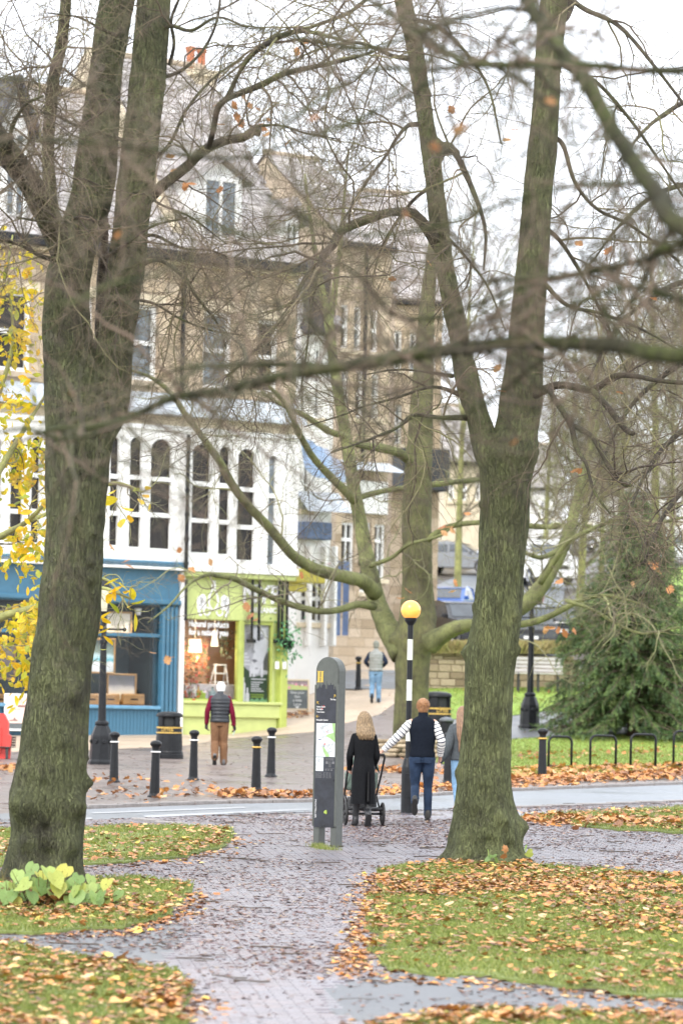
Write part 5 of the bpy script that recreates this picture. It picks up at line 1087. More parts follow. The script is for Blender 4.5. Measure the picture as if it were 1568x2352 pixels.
# --- small tree with big yellow leaves on the far left
yb = G(-60, 1830)
TY = thing('yellow_tree', 'small tree still full of large yellow leaves behind the old lime trunk', 'tree', yb)
YD = float(yb[1]); LY = []
for p, d1 in (([(-60, 1840, 60), (-70, 1600, 50), (-80, 1400, 44), (-70, 1150, 34), (-40, 900, 22), (0, 700, 10)], YD), ([(-75, 1480, 30), (0, 1420, 20), (80, 1395, 15), (150, 1370, 12), (230, 1350, 9), (300, 1375, 5)], YD - 3), ([(-70, 1300, 24), (-10, 1240, 16), (60, 1200, 12), (110, 1150, 8)], YD - 2), ([(-70, 1200, 24), (0, 1080, 16), (60, 980, 10), (110, 900, 6)], YD + 1), ([(-75, 1550, 22), (0, 1540, 14), (60, 1520, 10), (110, 1480, 6)], YD - 3), ([(60, 1200, 10), (180, 1150, 9), (260, 1110, 8), (330, 1130, 5)], YD - 1), ([(-60, 1050, 18), (0, 900, 12), (30, 780, 8), (20, 640, 5)], YD), ([(150, 1370, 8), (240, 1330, 7), (300, 1400, 4)], YD - 3), ([(0, 700, 10), (20, 600, 7), (30, 540, 4)], YD)):
    addl(p, YD, d1, TY, PALEB, LY, s_=200)
cr = crown(TY, LY, [(60, (.5, 1.5), 9, (.01, .018), dict(wig=.2, grav=-.1, t=(.25, 1))), (420, (.25, .7), 6, (.004, .007), dict(wig=.2, grav=-.2))], TWIGP)
tips = np.vstack([cr[1][0][:, -1], cr[1][0][:, 3], cr[0][0][:, -1], cr[0][0][:, 6]])
kx = tips[:, 0] / tips[:, 1] * FP + 784
tips = tips[kx > -120]
pos = np.vstack([tips + rng.normal(0, .12, tips.shape) for _ in range(4)])
pos = pos[rng.permutation(len(pos))]; pos[:, 2] -= .08
kx = pos[:, 0] / pos[:, 1] * FP + 784; vis = np.argsort(np.abs(kx - 60)); 
for q in vis[:290]: leaf_obj('leaf', 'plain', YELLOW, pos[q], rng.uniform(.13, .23), TY)
rest_ = pos[vis[290:]][:1700]
leaf_mass(rest_, rng.uniform(.10, .19, len(rest_)), 'plain').build('leaves', YELLOWM, TY, kind='stuff', tone=True)
for x, y in ((262, 1395), (275, 1340), (290, 1360), (300, 1390), (312, 1430), (262, 1365), (250, 1375), (285, 1345), (318, 1385), (240, 1450), (250, 1470), (238, 1490), (340, 1120), (325, 1150), (290, 1170), (300, 1190), (250, 1150), (345, 1165), (260, 1130), (315, 1125), (245, 1185), (280, 1200), (335, 1140), (305, 1365), (268, 1355), (255, 1335), (225, 1440), (245, 1425), (235, 1415)): leaf_obj('leaf', 'plain', YELLOW, W(x, y, YD - 3), rng.uniform(.2, .32), TY, tilt=1.3)

# --- dark conifer on the lawn
cb = G(1452, 1692); CD = float(cb[1]); cs = S(CD)
TC = thing('spruce_tree', 'dark green spruce with drooping boughs behind the cycle stands', 'tree', cb)
H = (1692 - 1140) / cs
b = MB(); b.tube([(cb[0], cb[1], cb[2] - .2), (cb[0] + .05, cb[1], cb[2] + H * .5), (cb[0], cb[1], cb[2] + H)], [.17, .10, .015], 12); b.build('trunk', mat('spruce_bark', (.08, .045, .03), .9, var=.3, scale=14, bump=.5), TC, smooth=True)
nb = 560; t = np.sort(rng.uniform(0, 1, nb)) ** 1.15; az = rng.uniform(0, 2 * pi, nb)
L = (1 - t) ** .72 * 2.75 * rng.uniform(.78, 1.08, nb) + .12; n = 9; s_ = np.linspace(0, 1, n)
zc = cb[2] + .28 + t * (H - .35)
bp = np.stack([cb[0] + np.cos(az)[:, None] * L[:, None] * s_, cb[1] + np.sin(az)[:, None] * L[:, None] * s_, zc[:, None] + L[:, None] * (.22 * s_ - .42 * s_ ** 2) * (1 - .55 * t)[:, None]], -1) + rng.normal(0, .015, (nb, n, 3))
bp[:, :, 2] = np.maximum(bp[:, :, 2], cb[2] + .08)
v, f = tubes(bp, np.linspace(1, .25, n)[None] * (.006 + .012 * L[:, None]), 4); MB().add(v, f, .3).build('boughs', TWIG, TC, kind='stuff', tone=True)
sp, sr = spawn(bp, np.full((nb, n), .006), 15000, (.14, .46), 5, (.003, .005), ang=(25, 65), t=(.12, 1), wig=.12, grav=-.55)
# needle sprays: thin crossed blades along every shoot
D = sp[:, 1:] - sp[:, :-1]; mid = sp[:, :-1]; Dn = D / (np.linalg.norm(D, axis=2, keepdims=True) + 1e-9)
mid = mid.reshape(-1, 3); D = D.reshape(-1, 3); Dn = Dn.reshape(-1, 3); m_ = len(mid); V = []; 
for q in range(6):
    w = rng.normal(0, 1, (m_, 3)); w -= (w * Dn).sum(1, keepdims=True) * Dn; w /= np.linalg.norm(w, axis=1, keepdims=True)
    o = mid + D * rng.uniform(-.2, .8, (m_, 1)); ln = rng.uniform(.035, .065, (m_, 1)); 
    V.append(np.stack([o, o + D * .5 + w * ln * .1, o + D * .75 + w * ln + Dn * .02], 1))
V = np.concatenate(V); tn = np.repeat(np.tile(np.repeat(rng.random(len(sp)), 4), 6), 3)
NEEDLE = tone_mat('spruce_needles', [(0, (.035, .07, .022)), (.5, (.075, .13, .038)), (.85, (.14, .205, .055)), (1, (.18, .18, .08))], .6)
MB().add(V.reshape(-1, 3), np.arange(len(V) * 3).reshape(-1, 3), tn).build('needles', NEEDLE, TC, kind='stuff', tone=True)

# --- bare trees beyond, each a thing of its own
def bare_tree(px, py, hpx, lean, label, density=1.0, m=TWIGP, wpx=16, dmax=None, grp='bare trees on the hill'):
    p = G(px, py); d = min(float(p[1]), dmax or 999); p = W(px, py, d) if d < p[1] else p
    T_ = thing('bare_tree', label, 'tree', p, 0, grp); k = d / FP; h = hpx * k; L0 = []
    ax = [(p[0] + lean * h * q * q, p[1] + .1 * h * q * sin(px), p[2] - .2 + h * q) for q in (0, .2, .45, .7, 1.0)]
    P = catmull(np.column_stack([ax, np.array((1, .82, .6, .4, .12)) * wpx / 2 * k]), 30)
    v, f = tubes(P[None, :, :3], P[None, :, 3], 9); MB().add(v, f).build('trunk', PALEB if m is TWIGP else BRANCH, T_, smooth=True)
    c = int(34 * density); cr_ = crown(T_, [(P[:, :3], P[:, 3])], [(c, (h * .22, h * .5), 12, (.02, .06), dict(ang=(25, 60), t=(.22, .95), wig=.16, grav=.3, ratio=.6)), (int(420 * density), (h * .08, h * .22), 8, (.01, .022), dict(wig=.2, grav=.1)), (int(2600 * density), (h * .03, h * .11), 5, (.008, .014), dict(wig=.22, grav=0))], m)
for a in ((1330, 1440, 760, .05, 'slim bare olive green tree rising above the conifer, nearest the forked lime', 1.3, TWIGP, 22), (1500, 1400, 900, -.04, 'tall bare tree at the right edge of the picture beyond the conifer', 1.2, TWIGP, 26), (1420, 1380, 700, .02, 'bushy bare tree straight behind the tip of the conifer', 1.1, TWIGP, 20), (1590, 1420, 800, -.06, 'bare tree leaning in from the right edge of the picture', 1.0, TWIGP, 24), (1250, 1330, 520, .03, 'small bare tree beyond the white van', .8, TWIGP, 14), (1380, 1330, 560, -.02, 'thin bare tree far up the hill behind the white houses', 1.0, TWIGP, 14), (1540, 1310, 620, 0, 'far bare tree on the hillside lawn', 1.2, TWIGP, 16), (1050, 1360, 900, .03, 'tall pale bare tree between the two stems of the forked lime', 1.0, TWIGP, 18)):
    bare_tree(*a)
# ------------------------------------------------------------------ street furniture
WBAND = mat('white_band', (.7, .7, .68), .45, var=.1, scale=20)
def make_bollard(band):
    t = thing('bollard', '-', 'bollard')
    b = MB(); b.lathe([(.125, -.1), (.125, .015), (.118, .03), (.096, .05), (.09, .07), (.078, .45), (.070, .76), (.078, .77), (.078, .785), (.062, .80), (.062, .84), (.066, .86)], 20); b.build('post', BLACK, t, smooth=False)
    b = MB(); b.lathe([(.072, .772), (.086, .775), (.09, .785), (.086, .80), (.072, .803)], 20); b.build('band', band, t, smooth=True)
    b = MB(); b.lathe([(.064, .855), (.07, .87), (.094, .90), (.104, .925), (.102, .94), (.085, .965), (.045, .985), (.008, .99)], 20); b.build('cap', BLACK, t, smooth=True)
    return t
bw, bg_ = make_bollard(WBAND), make_bollard(GOLD); used = set()
def bollard(px, py, gold, label, grp, h=None):
    src = bg_ if gold else bw
    o = src if src.name not in used else copy_tree(src); used.add(src.name); used.add(o.name)
    o.location = G(px, py); o['label'] = label; o['group'] = grp; o['category'] = 'bollard'; o.rotation_euler = (rng.uniform(-.01, .01), rng.uniform(-.012, .012), rng.uniform(0, 6))
    if h: sc = h / S(float(o.location.y)) / .99; o.scale = (sc,) * 3
    return o
gl = 'bollards round the brown paved corner'
bollard(262, 1797, 0, 'white banded black bollard just right of the ornate lamp post base', gl, 117)
bollard(355, 1831, 0, 'white banded black bollard nearest the kerb, in front of the litter bin', gl, 131)
bollard(444, 1792, 0, 'white banded black bollard between the litter bin and the man in brown trousers', gl, 116)
bollard(588, 1817, 1, 'gold banded black bollard beside the kerb leaf drift', gl, 127)
bollard(622, 1784, 0, 'white banded black bollard just behind the gold banded one', gl, 114)
bollard(822, 1583, 1, 'distant slim bollard to the left of the man in the grey gilet', gl, 76)
bollard(1244, 1789, 1, 'gold banded black bollard at the end of the row of cycle stands', gl, 117)
bollard(1028, 1800, 0, 'black bollard half hidden between the striped-sleeved man and the forked trunk', gl, 118)
bollard(866, 1470, 1, 'far bollard standing behind the head of the man in the gilet', gl, 66)

def lettered_ring(s, size, r, z, a0, m, parent):
    mb = text_mb(s, size, .02 * size, depth=.003); v = np.vstack(mb.v); th = v[:, 0] / r + a0
    mb.v = [np.column_stack([(r - v[:, 1]) * np.sin(th), -(r - v[:, 1]) * np.cos(th), v[:, 2] + z])]; return mb.build('lettering', m, parent, world=False)
def litter_bin(px, py, hpx, label, rz=0, text=True, two=True):
    p = G(px, py); t = thing('litter_bin', label, 'litter bin', p, rz, 'black litter bins with gold bands'); sc = hpx / S(float(p[1])) / 1.2; t.scale = (sc,) * 3
    M = BLACK
    b = MB(); b.lathe([(.36, -.03), (.37, .0), (.37, .11), (.355, .13), (.36, .16), (.345, .19), (.335, .5), (.318, .80), (.325, .815), (.3, .82), (.28, .6)], 32); b.build('body', M, t, world=False)
    b = MB(); b.lathe([(.26, .3), (.26, 1.08)], 20); b.build('liner', M_DARKW, t, world=False)
    for k in range(4):
        a = pi / 4 + k * pi / 2; b = MB(); th = np.linspace(a - .26, a + .26, 5); V = [(r * sin(q), -r * cos(q), z) for z in (.815, 1.075) for r in (.315, .29) for q in th]
        f = [(q, q + 1, q + 11, q + 10) for q in range(4)] + [(q + 6, q + 5, q + 15, q + 16) for q in range(4)] + [(0, 10, 15, 5), (4, 9, 19, 14)]
        b.add(V, np.array(f)); b.build('pillar', M, t, world=False)
    b = MB(); b.lathe([(.30, 1.06), (.335, 1.06), (.34, 1.08), (.335, 1.12), (.30, 1.16), (.2, 1.19), (.06, 1.2), (.004, 1.2)], 32); b.build('lid', M, t, smooth=True, world=False)
    for z in (.79, .66): b = MB(); b.lathe([(.322, z - .02), (.333, z - .016), (.333, z + .012), (.322, z + .016)], 32, cap=False); b.build('gold_band', GOLD, t, world=False)
    if text: lettered_ring('LITTER', .105, .3315, .725, -.12, GOLD, t)
    return t
litter_bin(388, 1742, 108, 'squat black litter bin lettered LITTER in gold, in front of the blue shop')
litter_bin(1003, 1702, 114, 'black litter bin on the grass behind the red-haired man', 0.5)
# shorter black bin beside it
p = G(1024, 1716); t = thing('parking_bin', 'low round black grit bin beside the litter bin on the grass', 'bin', p)
b = MB(); b.lathe([(.19, 0), (.2, .05), (.17, .1), (.165, .62), (.175, .66)], 20); b.build('body', BLACK, t, world=False); b = MB(); b.lathe([(.18, .661), (.19, .68), (.185, .72), (.12, .76), (.01, .78)], 20); b.build('lid', mat('grey_lid', (.12, .13, .14), .4), t, smooth=True, world=False)

# --- lamp posts
M_LANT = mat('lantern_glass', (.62, .58, .42), .3, var=.1)
def lamp_post(px, py, hpx, lantpx, label, bar=True, wide=1.0, tilt=0.0):
    p = G(px, py); d = float(p[1]); k = d / FP; t = thing('lamp_post', label, 'lamp post', p, .3, 'old black lamp posts')
    h = hpx * k; hb = h * .29; w = .24 * wide
    b = MB(); b.lathe([(w * 1.12, -.1), (w * 1.12, .05), (w * 1.05, .08), (w, .1), (w * .92, hb * .62), (w * .9, hb * .66), (w * .62, hb * .86), (w * .5, hb * .9)], 8, rot=pi / 8); b.lathe([(w * .5, hb * .88), (w * .58, hb * .92), (w * .58, hb * .96), (w * .42, hb)], 16); b.build('pedestal', BLACK, t, world=False)
    for q in range(8):
        a = q * pi / 4 + pi / 4 * 0; b = MB(); b.lathe([(.004, 0), (w * .16, 0), (w * .19, .012), (w * .12, .03), (.004, .022)], 10); M_ = Matrix.Rotation(a, 4, 'Z') @ Matrix.Translation((0, -w * .88, hb * .52)) @ Matrix.Rotation(pi / 2, 4, 'X'); b.xform(M_); b.build('rosette', BLACK, t, world=False)
    b = MB(); b.lathe([(w * .36, hb * .96), (w * .34, hb + .05), (w * .30, h * .55), (w * .27, h * .80), (w * .34, h * .805), (w * .34, h * .825), (w * .22, h * .835), (w * .2, h), (w * .34, h + .02), (w * .34, h + .05), (.03, h + .06)], 14); b.build('shaft', BLACK, t, world=False)
    if bar: b = MB(); z = h * .90; b.tube([(-.42, 0, z), (.42, 0, z)], .022, 8); b.ball((-.45, 0, z), .045); b.ball((.45, 0, z), .045); b.build('ladder_bar', BLACK, t, world=False)
    lh = lantpx * k; b = MB(); b.lathe([(.10, h + .06), (.17, h + .06 + lh * .62)], 4, rot=pi / 4 - .3, cap=False); b.build('lantern_glass', M_LANT, t, world=False)
    b = MB()
    for q in range(4): a = q * pi / 2 + pi / 4 - .3; b.tube([(.10 * cos(a), .10 * sin(a), h + .05), (.172 * cos(a), .172 * sin(a), h + .065 + lh * .62)], .012, 5)
    b.lathe([(.185, h + .06 + lh * .62), (.19, h + .08 + lh * .62), (.10, h + lh * .85), (.06, h + lh * .88), (.03, h + lh), (.004, h + lh * 1.05)], 4, rot=pi / 4 - .3); b.build('lantern_frame', BLACK, t, world=False)
    return t
lamp_post(233, 1755, 345, 88, 'ornate black lamp post with octagonal base in front of the blue shop', wide=1.05)
lamp_post(1215, 1672, 282, 62, 'black lamp post with cream lantern between the forked tree and the spruce', wide=1.15)
p = G(768, 1510); t = thing('sign_post', 'plain dark post on the far pavement behind the information board', 'post', p); k = p[1] / FP; b = MB(); b.tube([(0, 0, -.1), (0, 0, 120 * k)], .06, 10); b.lathe([(.1, -.05), (.1, .25), (.06, .3)], 12); b.build('pole', BLACK, t, world=False); b = MB(); b.lathe([(.064, 110 * k), (.09, 115 * k), (.05, 122 * k), (.004, 124 * k)], 10); b.build('finial', BLACK, t, world=False)

# --- zebra crossing beacon
p = G(934, 1866); k = p[1] / FP; t = thing('belisha_beacon', 'black and white banded crossing beacon with a glowing orange globe', 'beacon', p); zz = lambda y: (1866 - y) * k
b = MB(); b.lathe([(.098, -.1), (.098, zz(1770)), (.095, zz(1762)), (.062, zz(1742)), (.05, zz(1740))], 20); b.build('base', BLACK, t, world=False)
b = MB(); b.bbox(-.05, .045, -.104, -.085, zz(1832), zz(1776), .004); b.build('access_door', BLACK, t, world=False)
ys_ = [1742, 1702, 1655, 1608.7, 1561, 1515.6, 1468, 1432]
for q, (ya, yb_) in enumerate(zip(ys_, ys_[1:])):
    b = MB(); b.lathe([(.043, zz(ya)), (.043, zz(yb_))], 16, cap=False); b.build('black_band' if q % 2 == 0 else 'white_band', BLACK if q % 2 == 0 else mat('weathered_white', (.66, .68, .58), .5, var=.16, scale=6, stretch=(1, 1, .4)), t, smooth=True, world=False)
b = MB(); b.lathe([(.045, zz(1436)), (.062, zz(1432)), (.092, zz(1426)), (.098, zz(1420)), (.09, zz(1418))], 20); b.build('collar', BLACK, t, world=False)
m, tr, bs = nodes('amber_globe'); bs.inputs['Base Color'].default_value = (.8, .42, .10, 1); bs.inputs['Roughness'].default_value = .25; bs.inputs['Emission Color'].default_value = (1, .33, .02, 1); bs.inputs['Emission Strength'].default_value = .25
b = MB(); th = np.linspace(-pi / 2 + .62, pi / 2, 16); rg = 22.6 * k; b.lathe(np.column_stack([np.maximum(np.cos(th) * rg, .001), zz(1401) + np.sin(th) * rg]), 28); b.build('globe', m, t, smooth=True, world=False)

# --- information monolith
p = G(752, 1946); p[2] = g(p[0], p[1]); d = float(p[1]); YAW = R(-36)
SG = thing('information_board', 'tall round-topped grey town map board standing on the wet path', 'sign', p, YAW)
M_SIGN = mat('sign_metal', (.10, .107, .097), .42, .2, var=.12, scale=14, bump=.05, bscale=120)
Wd, T_, H = .365, .165, 2.46; hw = Wd / 2
def face_arch(w, z0, z1, n=18): c = z1 - w; return [(-w, z0), (w, z0)] + [(w * cos(a), c + w * sin(a)) for a in np.linspace(0, pi, n)]
b = MB(); b.prism(face_arch(hw, .27, H), -T_ / 2 + .012, T_ / 2 - .012); b.prism(face_arch(hw - .008, .275, H - .008), -T_ / 2, T_ / 2); b.build('body', M_SIGN, SG, world=False)
for s_ in (-1, 1): b = MB(); x0 = -hw if s_ < 0 else hw - .09; b.bbox(x0, x0 + .09, -T_ / 2 + .012, T_ / 2 - .012, -.05, .272, .004); b.build('leg', M_SIGN, SG, world=False)
for s_ in (-1, 1): b = MB(); b.bbox(s_ * hw - .008, s_ * hw + .008, -T_ / 2 - .004, -T_ / 2 + .02, .27, 2.1, .002); b.build('edge_strip', M_SIGN, SG, world=False)
yf = -T_ / 2; M_SLT = mat('slate_panel', (.022, .024, .034), .3, var=.5, scale=5); M_MAP = mat('map_white', (.62, .65, .66), .35, var=.05, scale=4)
X = lambda f: -hw + Wd * f
sk = [(.05, .26), (.92, .26), (.92, 2.04), (.885, 2.04), (.885, 2.075), (.865, 2.085), (.845, 2.075), (.845, 2.04), (.80, 2.045), (.80, 2.10), (.79, 2.115), (.77, 2.10), (.70, 2.10), (.675, 2.13), (.65, 2.10), (.57, 2.095), (.55, 2.115), (.53, 2.09), (.53, 2.05), (.505, 2.05), (.50, 2.15), (.492, 2.15), (.488, 2.05), (.44, 2.05), (.43, 2.10), (.37, 2.105), (.35, 2.13), (.33, 2.10), (.28, 2.09), (.27, 2.06), (.23, 2.07), (.20, 2.11), (.17, 2.075), (.08, 2.045), (.05, 2.04)]
def pl(n, m, q, lift): MB().prism([(X(a), z) for a, z in q], yf - lift, yf - lift + .003).build(n, m, SG, world=False)
rc = lambda a, b_, z0, z1: [(a, z0), (b_, z0), (b_, z1), (a, z1)]
pl('dark_panel', M_SLT, sk, .002); pl('town_map', M_MAP, rc(.085, .915, 1.17, 1.605), .005); pl('area_map', M_MAP, rc(.085, .42, .985, 1.163), .005)
MG = mat('map_green', (.34, .52, .22), .4); pl('map_park', MG, [(.78, 1.605), (.915, 1.605), (.915, 1.42), (.82, 1.52)], .008); pl('map_park', MG, [(.6, 1.46), (.915, 1.49), (.915, 1.36), (.7, 1.41), (.5, 1.44)], .008); pl('map_park', MG, [(.36, 1.30), (.44, 1.29), (.66, 1.20), (.66, 1.172), (.52, 1.172), (.42, 1.24)], .008)
MRD = mat('map_red', (.6, .05, .05), .4); MBL = mat('map_navy', (.03, .04, .12), .4); MLN = mat('map_street', (.36, .38, .4), .4)
pl('map_mark', MRD, rc(.44, .49, 1.325, 1.345), .008); pl('map_mark', MRD, [(.5, 1.495), (.6, 1.485), (.6, 1.49), (.5, 1.50)], .008); pl('map_mark', MBL, rc(.19, .3, 1.385, 1.395), .008); pl('map_mark', MBL, rc(.41, .44, 1.30, 1.315), .008)
r_ = np.random.default_rng(3)
b = MB()
for q in range(34):
    x0, z0 = r_.uniform(.1, .75), r_.uniform(1.19, 1.58); a = r_.choice([.3, .9, 1.9, 2.4]) + r_.normal(0, .2); L_ = r_.uniform(.04, .16); x1, z1 = np.clip(x0 + L_ * cos(a) / Wd, .09, .91), np.clip(z0 + L_ * sin(a), 1.175, 1.6); w = .0012
    nx_, nz_ = -sin(a) * w, cos(a) * w; b.prism([(X(x0) - nx_, z0 - nz_), (X(x1) - nx_, z1 - nz_), (X(x1) + nx_, z1 + nz_), (X(x0) + nx_, z0 + nz_)], yf - .0075, yf - .005)
for q in range(12):
    x0, z0 = r_.uniform(.1, .38), r_.uniform(1.0, 1.15); a = r_.uniform(0, 3); L_ = r_.uniform(.02, .06); x1, z1 = np.clip(x0 + L_ * cos(a) / Wd, .09, .41), np.clip(z0 + L_ * sin(a), .99, 1.16); w = .001; nx_, nz_ = -sin(a) * w, cos(a) * w; b.prism([(X(x0) - nx_, z0 - nz_), (X(x1) - nx_, z1 - nz_), (X(x1) + nx_, z1 + nz_), (X(x0) + nx_, z0 + nz_)], yf - .0075, yf - .005)
b.build('map_streets', MLN, SG, world=False, kind='stuff')
def tx(s, size, x, z, m, align='LEFT', bold=.012, rot=0, name='lettering', sq=1.0):
    mb = text_mb(s, size, bold * size, align, .002)
    if rot: mb.xform(Matrix.Rotation(rot, 4, 'Y'))
    if sq != 1: mb.xform(Matrix.Diagonal((sq, 1, 1, 1)))
    mb.xform(Matrix.Translation((X(x), yf - .008, z))); mb.build(name, m, SG, world=False)
M_TXT = mat('white_print', (.75, .75, .75), .5, var=0); M_GP = mat('gold_print', (.62, .42, .07), .4, var=.1)
# the H emblem in gold: two slab-serif stems joined low
b = MB()
for x in (.10, .24): b.prism([(X(x), 2.14), (X(x) + .034, 2.14), (X(x) + .034, 2.27), (X(x), 2.27)], yf - .003, yf); 
for x in (.06, .205): b.prism([(X(x), 2.132), (X(x) + .05, 2.132), (X(x) + .05, 2.14), (X(x), 2.14)], yf - .003, yf); b.prism([(X(x) + .004, 2.27), (X(x) + .054, 2.27), (X(x) + .054, 2.277), (X(x) + .004, 2.277)], yf - .003, yf)
b.prism([(X(.17), 2.19), (X(.25), 2.19), (X(.25), 2.196), (X(.17), 2.196)], yf - .0035, yf); b.build('emblem', M_GP, SG, world=False)
tx('Railway Station', .030, .09, 1.815, M_TXT, sq=.75); tx('Bus Station', .030, .09, 1.783, M_TXT, sq=.75); tx('Town Centre', .030, .09, 1.748, M_TXT, sq=.75); tx('Montpellier Quarter', .030, .085, 1.645, M_TXT, sq=.75); tx('The Stray', .030, .92, 1.912, M_TXT, 'RIGHT', sq=.75)
pl('pictogram', MRD, rc(.37, .415, 1.81, 1.832), .008); pl('pictogram', MRD, rc(.30, .345, 1.778, 1.80), .008)
for x, z, a in ((.13, 1.868, 2.2), (.13, 1.692, pi), (.86, 1.958, .95)):
    b = MB(); P = np.array((X(x), z)); dv = np.array((cos(a), sin(a))); w = .0028
    for q in (0, 2.45, -2.45):
        e = P + dv * .02; f_ = e - .045 * dv if q == 0 else e + .028 * np.array((cos(a + q), sin(a + q))); u = (f_ - e) / np.linalg.norm(f_ - e); nn = np.array((-u[1], u[0])) * w; b.prism([e - nn, f_ - nn, f_ + nn, e + nn], yf - .008, yf - .006)
    b.build('arrow', M_GP, SG, world=False)
tx('MONTPELLIER', .038, .12, .50, M_TXT, 'CENTER', .0, pi / 2, sq=1.0)
b = MB()
for c, x0 in enumerate((.46, .62)):
    for q in range(5 - c): z = 1.155 - .012 * q; b.prism([(X(.50), z - .10 * c), (X(.88), z - .10 * c), (X(.88), z - .005 - .10 * c), (X(.50), z - .005 - .10 * c)], yf - .0055, yf - .002) if c == 0 and q < 3 else None
for q in range(7): b.prism([(X(.66), 1.11 - .011 * q), (X(.76), 1.11 - .011 * q), (X(.76), 1.105 - .011 * q), (X(.63), 1.105 - .011 * q)], yf - .0055, yf - .002)
for x in (.52, .8): b.prism([(X(x), 1.08), (X(x + .1), 1.08), (X(x + .1), 1.112), (X(x), 1.112)], yf - .0055, yf - .002)
b.prism([(X(.5), 1.02), (X(.9), 1.02), (X(.9), 1.023), (X(.5), 1.023)], yf - .0055, yf - .002)
for x in (.5, .62, .74): b.prism([(X(x), .995), (X(x + .08), .995), (X(x + .08), 1.008), (X(x), 1.008)], yf - .0055, yf - .002)
for cidx, x in enumerate((.09, .19, .29, .42, .55, .68)):
    for q in range(6): L_ = r_.uniform(.05, .10); z = .968 - .013 * q; b.prism([(X(x), z), (X(x + L_), z), (X(x + L_), z - .005), (X(x), z - .005)], yf - .0055, yf - .002)
b.build('small_print', mat('faint_print', (.16, .16, .17), .5, var=0), SG, world=False)
o = leaf_obj('stuck_leaf', 'heart', mat('lime_leaf', (.35, .45, .08), .5), (0, 0, 0), .055, SG); o.location = (X(.57), yf - .012, .46); o.rotation_mode = 'XYZ'; o.rotation_euler = (pi / 2, .4, 0)

# --- cycle stands
def hoop(x0, x1, yt, yb_, label, rail=True):
    pa, pb = G(x0, yb_), G(x1, yb_); d = (pa[1] + pb[1]) / 2; w = abs(pb[0] - pa[0]); h = (yb_ - yt) * d / FP
    t = thing('cycle_stand', label, 'cycle stand', (pa + pb) / 2, math.atan2(pb[1] - pa[1], pb[0] - pa[0]), 'row of black cycle stands'); r_c = .13
    P = [(-w / 2, 0, -.2), (-w / 2, 0, h - r_c)] + [(-w / 2 + r_c * (1 - cos(q)), 0, h - r_c + r_c * sin(q)) for q in np.linspace(.15, pi / 2, 6)] + [(w / 2 - r_c * (1 - sin(q)), 0, h - r_c + r_c * cos(q)) for q in np.linspace(0, pi / 2 - .15, 6)] + [(w / 2, 0, h - r_c), (w / 2, 0, -.2)]
    b = MB(); b.tube(P, .028, 10); b.build('hoop', BLACK, t, smooth=True, world=False)
    if rail: b = MB(); b.tube([(-w / 2, 0, .07), (w / 2, 0, .07)], .02, 8); b.build('ground_rail', BLACK, t, world=False)
hoop(1254, 1315, 1692, 1767, 'black cycle hoop closest to the gold banded bollard'); hoop(1349, 1417, 1690, 1768, 'second black cycle hoop from the gold banded bollard'); hoop(1442, 1508, 1687, 1768, 'black cycle hoop in front of the spruce trunk'); hoop(1540, 1608, 1680, 1764, 'black cycle hoop cut off by the right edge of the picture')

# --- benches
def bench(px0, px1, py, yt, label, m, rz=0, mode='back'):
    pa, pb = G(px0, py), G(px1, py); L_ = abs(pb[0] - pa[0]); d = (pa[1] + pb[1]) / 2; h = (py - yt) * d / FP
    t = thing('park_bench', label, 'bench', (pa + pb) / 2, rz); fr = mat('bench_iron', (.03, .03, .03), .5)
    for x in np.linspace(-L_ / 2 + .15, L_ / 2 - .15, 3 if L_ > 1.4 else 2):
        b = MB(); b.bbox(x - .03, x + .03, -.28, -.22, 0, h * .52, .006); b.bbox(x - .03, x + .03, .2, .26, 0, h * .52, .006); b.bbox(x - .03, x + .03, -.28, .26, h * .44, h * .5, .006); b.tube([(x, .24, h * .46), (x, .36, h)], .03, 6); b.build('leg_frame', fr, t, world=False)
    for q in range(4): y = -.27 + q * .14; b = MB(); b.bbox(-L_ / 2, L_ / 2, y, y + .11, h * .505, h * .545, .008); b.build('seat_slat', m, t, world=False)
    n = 4
    for q in range(n): f_ = .56 + .44 * (q + .1) / n; z = h * f_; y = .24 + .12 * (f_ - .46) / .54 - .05; b = MB(); b.bbox(-L_ / 2, L_ / 2, y - .04, y, z, z + h * .44 / n * .78, .008); b.build('back_slat', m, t, world=False)
    return t
bench(1178, 1290, 1590, 1508, 'pale slatted park bench facing us from the lawn beside the lamp post', mat('sky_sheen_slats', (.42, .40, .38), .4, var=.15, scale=12, stretch=(.2, 1, 1)), 0)  # slats painted pale to stand for sky reflected on them
bench(-90, 38, 1742, 1690, 'dark red-brown slatted bench end behind the old lime trunk', mat('dark_slats', (.06, .035, .03), .4, var=.2), 0)

# --- A-boards, barrier
def a_board(px, py, hpx, wpx, label, rz, fr):
    p = G(px, py); k = p[1] / FP; h, w = hpx * k, wpx * k; t = thing('pavement_board', label, 'sandwich board', p, rz)
    for s_ in (-1, 1):
        tilt = s_ * R(9); Rm = Matrix.Translation((0, s_ * h * .16, 0)) @ Matrix.Rotation(tilt, 4, 'X')
        b = MB(); f_ = .05; b.bbox(-w / 2, -w / 2 + f_, -.02, .02, 0, h, .005); b.bbox(w / 2 - f_, w / 2, -.02, .02, 0, h, .005); b.bbox(-w / 2 + f_, w / 2 - f_, -.018, .018, h * .12, h * .12 + f_, .005); b.bbox(-w / 2 + f_, w / 2 - f_, -.018, .018, h - f_, h, .005); b.xform(Rm); b.build('board_frame', fr, t, world=False)
        b = MB(); b.box(-w / 2 + f_, w / 2 - f_, -.006, .006, h * .12 + f_, h - f_); b.xform(Rm); pn = b.build('board_panel', mat('chalkboard', (.10, .115, .12), .6, var=.25, scale=4), t, world=False)
    return t, w, h, Matrix.Translation((0, -h * .16, 0)) @ Matrix.Rotation(R(-9), 4, 'X')
